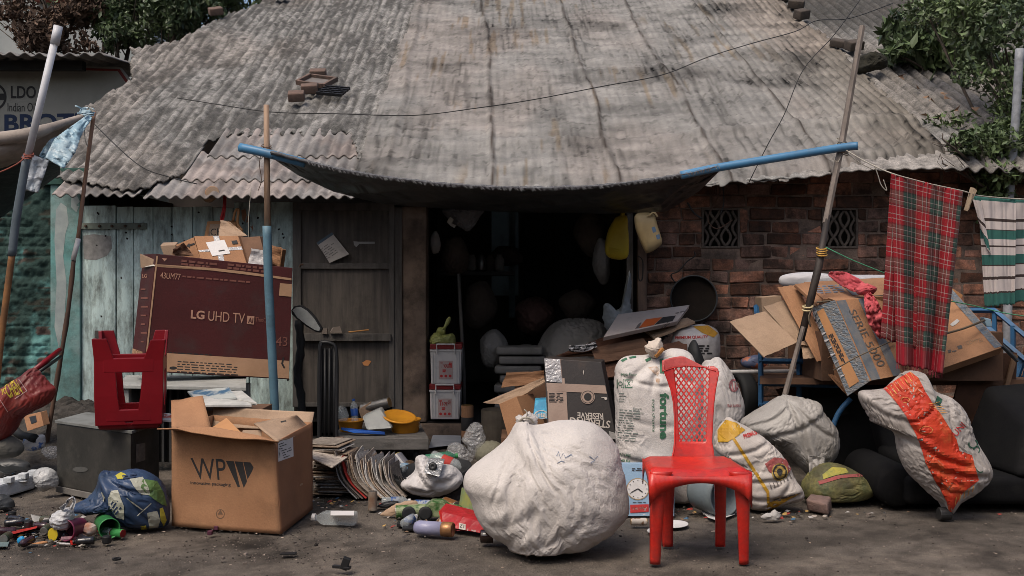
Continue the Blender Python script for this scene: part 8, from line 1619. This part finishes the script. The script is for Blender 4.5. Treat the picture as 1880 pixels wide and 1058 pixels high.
for nm, lb, ou, D, th, mt in LH: O(nm, blob(ou, D, th, nth=80, nr=16, na=.014, nsc=.06, seed=len(ou) + int(D * 7)), mt, label=lb, cat=nm.replace('_', ' '), smooth=True)
O('plastic_bag', blob([(60, 870), (72, 857), (92, 858), (105, 868), (105, 890), (92, 896), (78, 902), (66, 892)], 6.1, .07, nth=110, nr=24, na=.02, nsc=.05, seed=5), M('white_film_bag', (.42, .42, .42), (.3, .31, .31), rough=.35, crum=.5, csc=16), label='crumpled whitish plastic bag against the foot of the black cabinet', cat='plastic bag', smooth=True)
t = T('packing_foam', 'white moulded packing foam lying at the far left edge', 'foam', gr(20, 905))
m_foam = M('white_foam', (.5, .52, .53), (.42, .44, .46), sc=9, rough=.8, bump=.3, dirt=.2, dc=(.2, .2, .19))
O('foam_bar', hexa([gr(-40, 928), gr(62, 898), gr(70, 890), gr(-40, 915), gr(-40, 928) + Vector((0, .02, .08)), gr(60, 898) + Vector((0, .01, .09)), gr(66, 888) + Vector((0, 0, .09)), gr(-40, 912) + Vector((0, 0, .08))]), m_foam, t, bevel=.012)
O('foam_bar', hexa([gr(-40, 890), gr(50, 884), gr(56, 876), gr(-40, 880), gr(-40, 890, .07) + Vector((0, 0, 0)), gr(50, 884, .07), gr(54, 876, .07), gr(-40, 880, .07)]), m_foam, t, bevel=.01)
O('foam_lug', J(*[box2(gr(x_, y_) + Vector((0, .0, .08)), gr(x_, y_) + Vector((.05, .05, .115))) for x_, y_ in ((5, 912), (32, 904), (50, 898))]), m_foam, t, bevel=.006)
# blue printed sack
t, o1 = sack('blue_printed_sack', 'crumpled blue green and white printed sack leaning on the left of the kraft carton', M('blue_sack_print', (.03, .055, .115), (.016, .03, .06), sc=5, rough=.4, bump=.1, dirt=.2, dc=(.2, .2, .18)), out=[(188, 866), (215, 866), (250, 861), (282, 872), (300, 892), (311, 930), (306, 966), (262, 979), (232, 968), (200, 952), (178, 935), (140, 945), (128, 930), (160, 915), (180, 890)], D=5.3, th=.15, ctr=(240, 922), seed=93, ex=.06, e1=.07, ang=-50, knot=(200, 872, 80, .2), amax=.024, kb=.09, cre=[(195, 870, 300, 900, .016, 5), (200, 890, 240, 960, .014, 5), (250, 900, 300, 960, .014, 5)])
m_gp = M('leaf_green_print', (.09, .16, .05), (.05, .09, .03), sc=20, rough=.45); m_wp2 = M('pale_print', (.36, .36, .30), (.28, .28, .22), sc=14, rough=.5); m_yp3 = M('lemon_print', (.42, .36, .04))
decal('green_panel', [poly2d([(262, 880), (288, 884), (300, 905), (306, 930), (296, 926), (270, 908), (258, 895)])], o1, m_gp, t, cell=6)
decal('pale_panel', [poly2d([(204, 902), (216, 900), (228, 930), (228, 955), (214, 950), (200, 930), (198, 915)]), poly2d([(238, 880), (262, 876), (272, 895), (276, 910), (258, 908), (244, 892)]), poly2d([(270, 942), (288, 938), (294, 955), (290, 968), (274, 970)])], o1, m_wp2, t, cell=6)
decal('yellow_panel', [poly2d([(292, 934), (298, 932), (305, 955), (300, 966), (294, 955)]), poly2d([(212, 874), (222, 868), (232, 872), (226, 880), (216, 880)]), poly2d([(258, 966), (268, 964), (270, 974), (260, 976)])], o1, m_yp3, t, off=.004, cell=6)
decal('small_print', rotp(scribble(200, 920, 224, 942, 4, 3, 3, 6), 212, 930, -52) + rotp(scribble(225, 872, 262, 880, 2, 2.6, 5), 240, 876, -8) + rotp(scribble(214, 898, 262, 906, 2, 2, 7), 238, 900, 25), o1, M('navy_print'), t, off=.0045, cell=6)
decal('white_line', [poly2d([(232, 915), (234, 914), (262, 935), (261, 937)]), poly2d([(250, 948), (252, 948), (278, 925), (276, 924)]), poly2d([(186, 905), (188, 903), (194, 914), (190, 922), (188, 920), (190, 914)])], o1, m_wp2, t, off=.004, cell=6)
# heap of small bottles, caps and wrappers, lower left
t = T('carrier_bag', 'small white plastic bag with loop handles standing in the lower left litter', 'plastic bag', gr(115, 972))
m_wf = M('milky_film', (.5, .5, .5), (.42, .42, .43), sc=9, rough=.4, crum=.5, csc=22, alpha=.93)
O('bag_body', blob([(98, 945), (108, 935), (122, 930), (134, 936), (136, 955), (128, 970), (110, 972), (97, 962)], 5.05, .07, nth=90, nr=20, na=.02, nsc=.06, seed=3), m_wf, t, smooth=True)
O('bag_handle', J(strip([(112, 936), (122, 925), (126, 918), (134, 914), (136, 922), (130, 936)], [10, 5, 4, 4, 5, 9], [5.0, 5.0, 5.0, 5.0, 5.0, 5.0], 3, 30, 4)), m_wf, t, smooth=True, solid=.002)
t = tubp('cup', 'plum coloured plastic cup lying on its side in the lower left litter', tuple(gr(140, 975, .05) + Vector((-.02, .10, 0))), .052, .11, M('plum_cup', (.17, .03, .07), rough=.35), cat='cup', tilt=(-.25, -1, .05))
t = tubp('green_container', 'green translucent plastic container lying open end forward in the lower left litter', tuple(gr(165, 970, .05) + Vector((-.0, .16, 0))), .05, .19, m_green, cat='container', tilt=(.55, -.9, 0))
bottle('green_bottle', 'pale green plastic bottle piece right of the green container', tuple(gr(206, 978, .02)), (-.8, .5, 0), .10, .022, m_clear, m_green)
can('pill_tub', 'yellow lidded round tub in the lower left litter', tuple(gr(104, 984, .03) + Vector((0, .06, 0))), (-.4, -1, .1), .06, .034, m_black, m_yel, 'tub')
can('red_cap_bottle', 'dark red bottle stub with green end right of the plum cup', tuple(gr(226, 980, .02)), (-1, .4, .0), .07, .022, m_green, m_redo, 'bottle')
O('wrapper', hexa([gr(14, 984), gr(68, 972), gr(70, 966), gr(18, 976), gr(16, 983, .03), gr(68, 970, .03), gr(69, 966, .03), gr(20, 977, .03)]), m_red, label='bright red and yellow snack wrapper in the lower left litter', cat='wrapper', bevel=.006, smooth=True)
O('foil_card', slab([gr(56, 944, .02), gr(92, 952, .05), gr(98, 962, .02), gr(60, 958, .0)], .003), M('grey_card', (.2, .2, .19), (.3, .29, .28), sc=6), label='grey curved card standing in the lower left litter', cat='card')
O('wood_scrap', blob([(54, 1000), (70, 996), (84, 994), (86, 999), (72, 1003), (56, 1004)], 4.95, .012, nth=40, nr=8, na=.006), M('orange_tan_scrap', (.36, .17, .07)), label='tan scrap at the front of the lower left litter', cat='scrap', smooth=True)
O('blue_scrap', blob([(32, 990), (40, 985), (46, 990), (42, 998), (34, 998)], 4.95, .014, nth=40, nr=8, na=.006), M('bright_blue_scrap', (.02, .25, .5), rough=.4), label='bright blue scrap in the lower left litter', cat='scrap', smooth=True)
O('teal_scrap', slab([gr(-20, 992, .005), gr(18, 990, .005), (gr(14, 1003, .005)), gr(-14, 1004, .005)], .003), M('teal_grey_film', (.12, .17, .17)), label='teal grey film scrap at the lower left edge', cat='scrap')
O('red_packet', slab([gr(128, 992, .008), gr(144, 990, .008), gr(144, 998, .008), gr(130, 999, .008)], .006), m_red, label='small red packet with white edge in front of the plum cup', cat='packet', bevel=.002)
O('white_stick', slab([gr(104, 996, .004), gr(128, 997, .004), gr(128, 999, .004), gr(104, 998, .004)], .003), m_whitep, label='thin white stick in front of the plum cup', cat='stick')
O('white_tube', tube([gr(112, 990, .012), gr(140, 988, .012)], .012, 10), M('pink_tube', (.35, .2, .22)), label='pinkish white tube lying below the plum cup', cat='tube')
small = [(22, 945, 0), (8, 962, 1), (52, 962, 0), (64, 966, 2), (84, 962, 0), (80, 976, 3), (60, 990, 2), (0, 975, 1), (196, 990, 0), (92, 956, 1), (76, 955, 3), (158, 993, 1), (42, 956, 1), (120, 985, 1), (174, 992, 1), (30, 975, 2), (6, 990, 3)]
nmz = ['cap', 'small_bottle', 'brown_bottle', 'dark_tin']; mm_ = [m_black, M('near_black_glass', (.015, .014, .016), rough=.2, spec=.6), M('dark_maroon_glass', (.035, .012, .016), rough=.2, spec=.6), M('dark_green_tin', (.03, .05, .03), (.06, .05, .03), sc=18, rough=.4)]
for i, (px, py, k_) in enumerate(small):
    b0 = gr(px, py, .02); a = random.uniform(0, 6.28); dv = (math.cos(a), math.sin(a) * .6, random.uniform(-.05, .1))
    lb = 'black or dark %s among the dark little containers of the lower left litter' % ['cap', 'bottle', 'brown bottle', 'tin'][k_]
    if k_ == 0: can('cap', lb, (b0.x, b0.y, 0), (0, 0, 1), .035, .022, mm_[0], mm_[0], 'cap', group='dark caps in the lower left litter')
    elif k_ == 3: can('dark_tin', lb, tuple(b0), dv, .06, .022, mm_[3], m_metal, 'tin', group='dark tins in the lower left litter')
    else: bottle(nmz[k_], lb, tuple(b0), dv, random.uniform(.09, .13), .020, mm_[k_], m_black, group='dark bottles in the lower left litter')
# grit and crumbs
V = []; Fc = []
rs_ = random.Random(5)
for i in range(2600):
    if i < 700: px, py = rs_.gauss(90, 90), rs_.uniform(930, 1010)
    elif i < 1300: px, py = rs_.gauss(500, 110), rs_.uniform(965, 1035)
    else: px, py = rs_.uniform(-30, 1900), 900 + 160 * rs_.random()
    p = gr(px, py); s = rs_.uniform(.001, .0045) * (2.2 if rs_.random() < .03 else 1)
    v, f = boxw((p.x, p.y, s * .4), (s * rs_.uniform(1, 2.4), s * rs_.uniform(1, 2), s), rs_.uniform(0, 3)); n = len(V); V += v; Fc += [tuple(a + n for a in q) for q in f]
O('grit', (V, Fc), M('grit', (.16, .13, .11), (.05, .04, .035), sc=2, isl=.8, rough=.9), label='loose grit and crumbs scattered over the road', cat='grit', kind='stuff')
V = []; Fc = []
for i in range(130):
    px, py = rs_.uniform(-20, 1880), 890 + 168 * rs_.random() ** 1.3
    p = gr(px, py, .004); s = rs_.uniform(.006, .016); a = rs_.uniform(0, 6.28); n = len(V)
    V += [p + Vector((s * math.cos(a + j * 1.57) * rs_.uniform(.4, 1), s * math.sin(a + j * 1.57) * rs_.uniform(.4, 1), rs_.uniform(0, .006))) for j in range(4)]; Fc += [(n, n + 1, n + 2), (n, n + 2, n + 3)]
O('paper_crumbs', (V, Fc), M('pale_crumbs', (.36, .3, .25), (.2, .14, .1), sc=1, isl=.5, rough=.9), label='pale paper crumbs and dry leaf bits on the road', cat='litter', kind='stuff')

rs_ = random.Random(77)
V = []; Fc = []; cols = []
zones = [(90, 975, 85, 22, 150), (760, 955, 55, 18, 60), (610, 925, 90, 8, 50), (1400, 945, 180, 12, 60), (60, 860, 60, 22, 120), (1300, 900, 90, 14, 40)]
for cx_, cy_, sx, sy, n_ in zones:
    for i in range(n_):
        px, py = rs_.gauss(cx_, sx * .6), min(1050, max(835, rs_.gauss(cy_, sy * .6)))
        p = gr(px, py, .004); s = rs_.uniform(.008, .026); a = rs_.uniform(0, 6.28); n = len(V); k_ = rs_.choice([4, 5]); tilt = rs_.uniform(0, .6)
        V += [p + Vector((s * math.cos(a + j * 6.28 / k_) * rs_.uniform(.4, 1), s * math.sin(a + j * 6.28 / k_) * rs_.uniform(.4, 1), s * tilt * (.5 + .5 * math.cos(a + j)) + rs_.uniform(0, .004))) for j in range(k_)]
        V.append(p + Vector((0, 0, s * rs_.uniform(.1, .6)))); Fc += [(n + j, n + (j + 1) % k_, n + k_) for j in range(k_)]
        c = rs_.choice([(.35, .3, .26), (.06, .05, .045), (.03, .03, .03), (.3, .04, .03), (.45, .42, .4), (.2, .12, .07), (.05, .12, .2), (.4, .25, .08), (.1, .09, .07), (.08, .07, .06)]); cols += [c] * (k_ + 1)
O('scraps', (V, Fc), M('mixed_scraps', (1, 1, 1), (.7, .7, .7), sc=30, rough=.7, attr='Col'), label='torn scraps of film, paper and card trodden into the road', cat='litter', kind='stuff', col=np.array(cols))

# more loose empties in the centre litter, each lying its own way
EX = [('drink_can', 'squashed red and white drink can between the toy car and the red box', 822, 950, 0, (.6, .5, 0)), ('drink_can', 'silver topped blue drink can behind the green can', 762, 926, 1, (.9, -.3, .05)),
      ('plastic_bottle', 'small clear bottle lying left of the lilac spray can', 742, 962, 2, (.3, 1, .02)), ('plastic_bottle', 'flattened clear bottle in front of the newspaper row', 700, 921, 2, (1, .15, .0)),
      ('jar', 'amber jar lying behind the torn red box', 838, 930, 3, (-.5, .6, .05)), ('drink_can', 'dull dark green drink can at the foot of the paint tin', 846, 956, 4, (1, .2, 0)),
      ('plastic_bottle', 'white plastic bottle half hidden behind the blue pouch', 858, 938, 5, (.2, 1, .1)), ('drink_can', 'orange drink can lying before the ribbed bowl', 800, 934, 6, (.8, .5, 0)),
      ('tin', 'rusty open tin standing left of the crushed kraft packet', 684, 938, 7, (0, .1, 1)), ('drink_can', 'crushed brown can next to the trolley wheel', 668, 866, 7, (.8, .3, 0)),
      ('plastic_bottle', 'clear bottle lying on the ground under the trolley edge', 770, 842, 2, (1, .3, 0)), ('jar', 'dark jar lying beside the newspapers below the trolley', 712, 846, 3, (.5, .8, .1))]
cm_ = [M('red_white_tin', (.35, .03, .03), (.4, .38, .36), sc=16, rough=.35, lo=.5, hi=.54, dirt=.25), M('dull_blue_tin', (.03, .07, .2), (.25, .27, .3), sc=16, rough=.35, lo=.55, hi=.6, dirt=.25), None, M('amber_glass', (.14, .06, .02), rough=.2), M('dull_green_tin', (.02, .06, .03), (.15, .16, .1), sc=16, lo=.55, hi=.6, dirt=.3), None, M('orange_tin', (.4, .13, .02), (.3, .28, .2), sc=16, lo=.55, hi=.6, dirt=.3), M('rusted_tin', (.14, .08, .05), (.2, .17, .14), sc=20, rough=.7)]
for nm, lb, px, py, k_, dv in EX:
    r_ = .026 if k_ != 3 else .03; b0 = tuple(gr(px, py, r_ if abs(dv[2]) < .5 else 0))
    if k_ in (2, 5): bottle(nm, lb, b0, dv, .17, r_, m_clear if k_ == 2 else m_whitep, m_whitep if k_ == 2 else m_blue, lab=cm_[1] if px < 750 else None)
    else: can(nm, lb, b0, dv, .11, r_, cm_[k_], m_metal, 'can' if nm != 'jar' else 'jar')
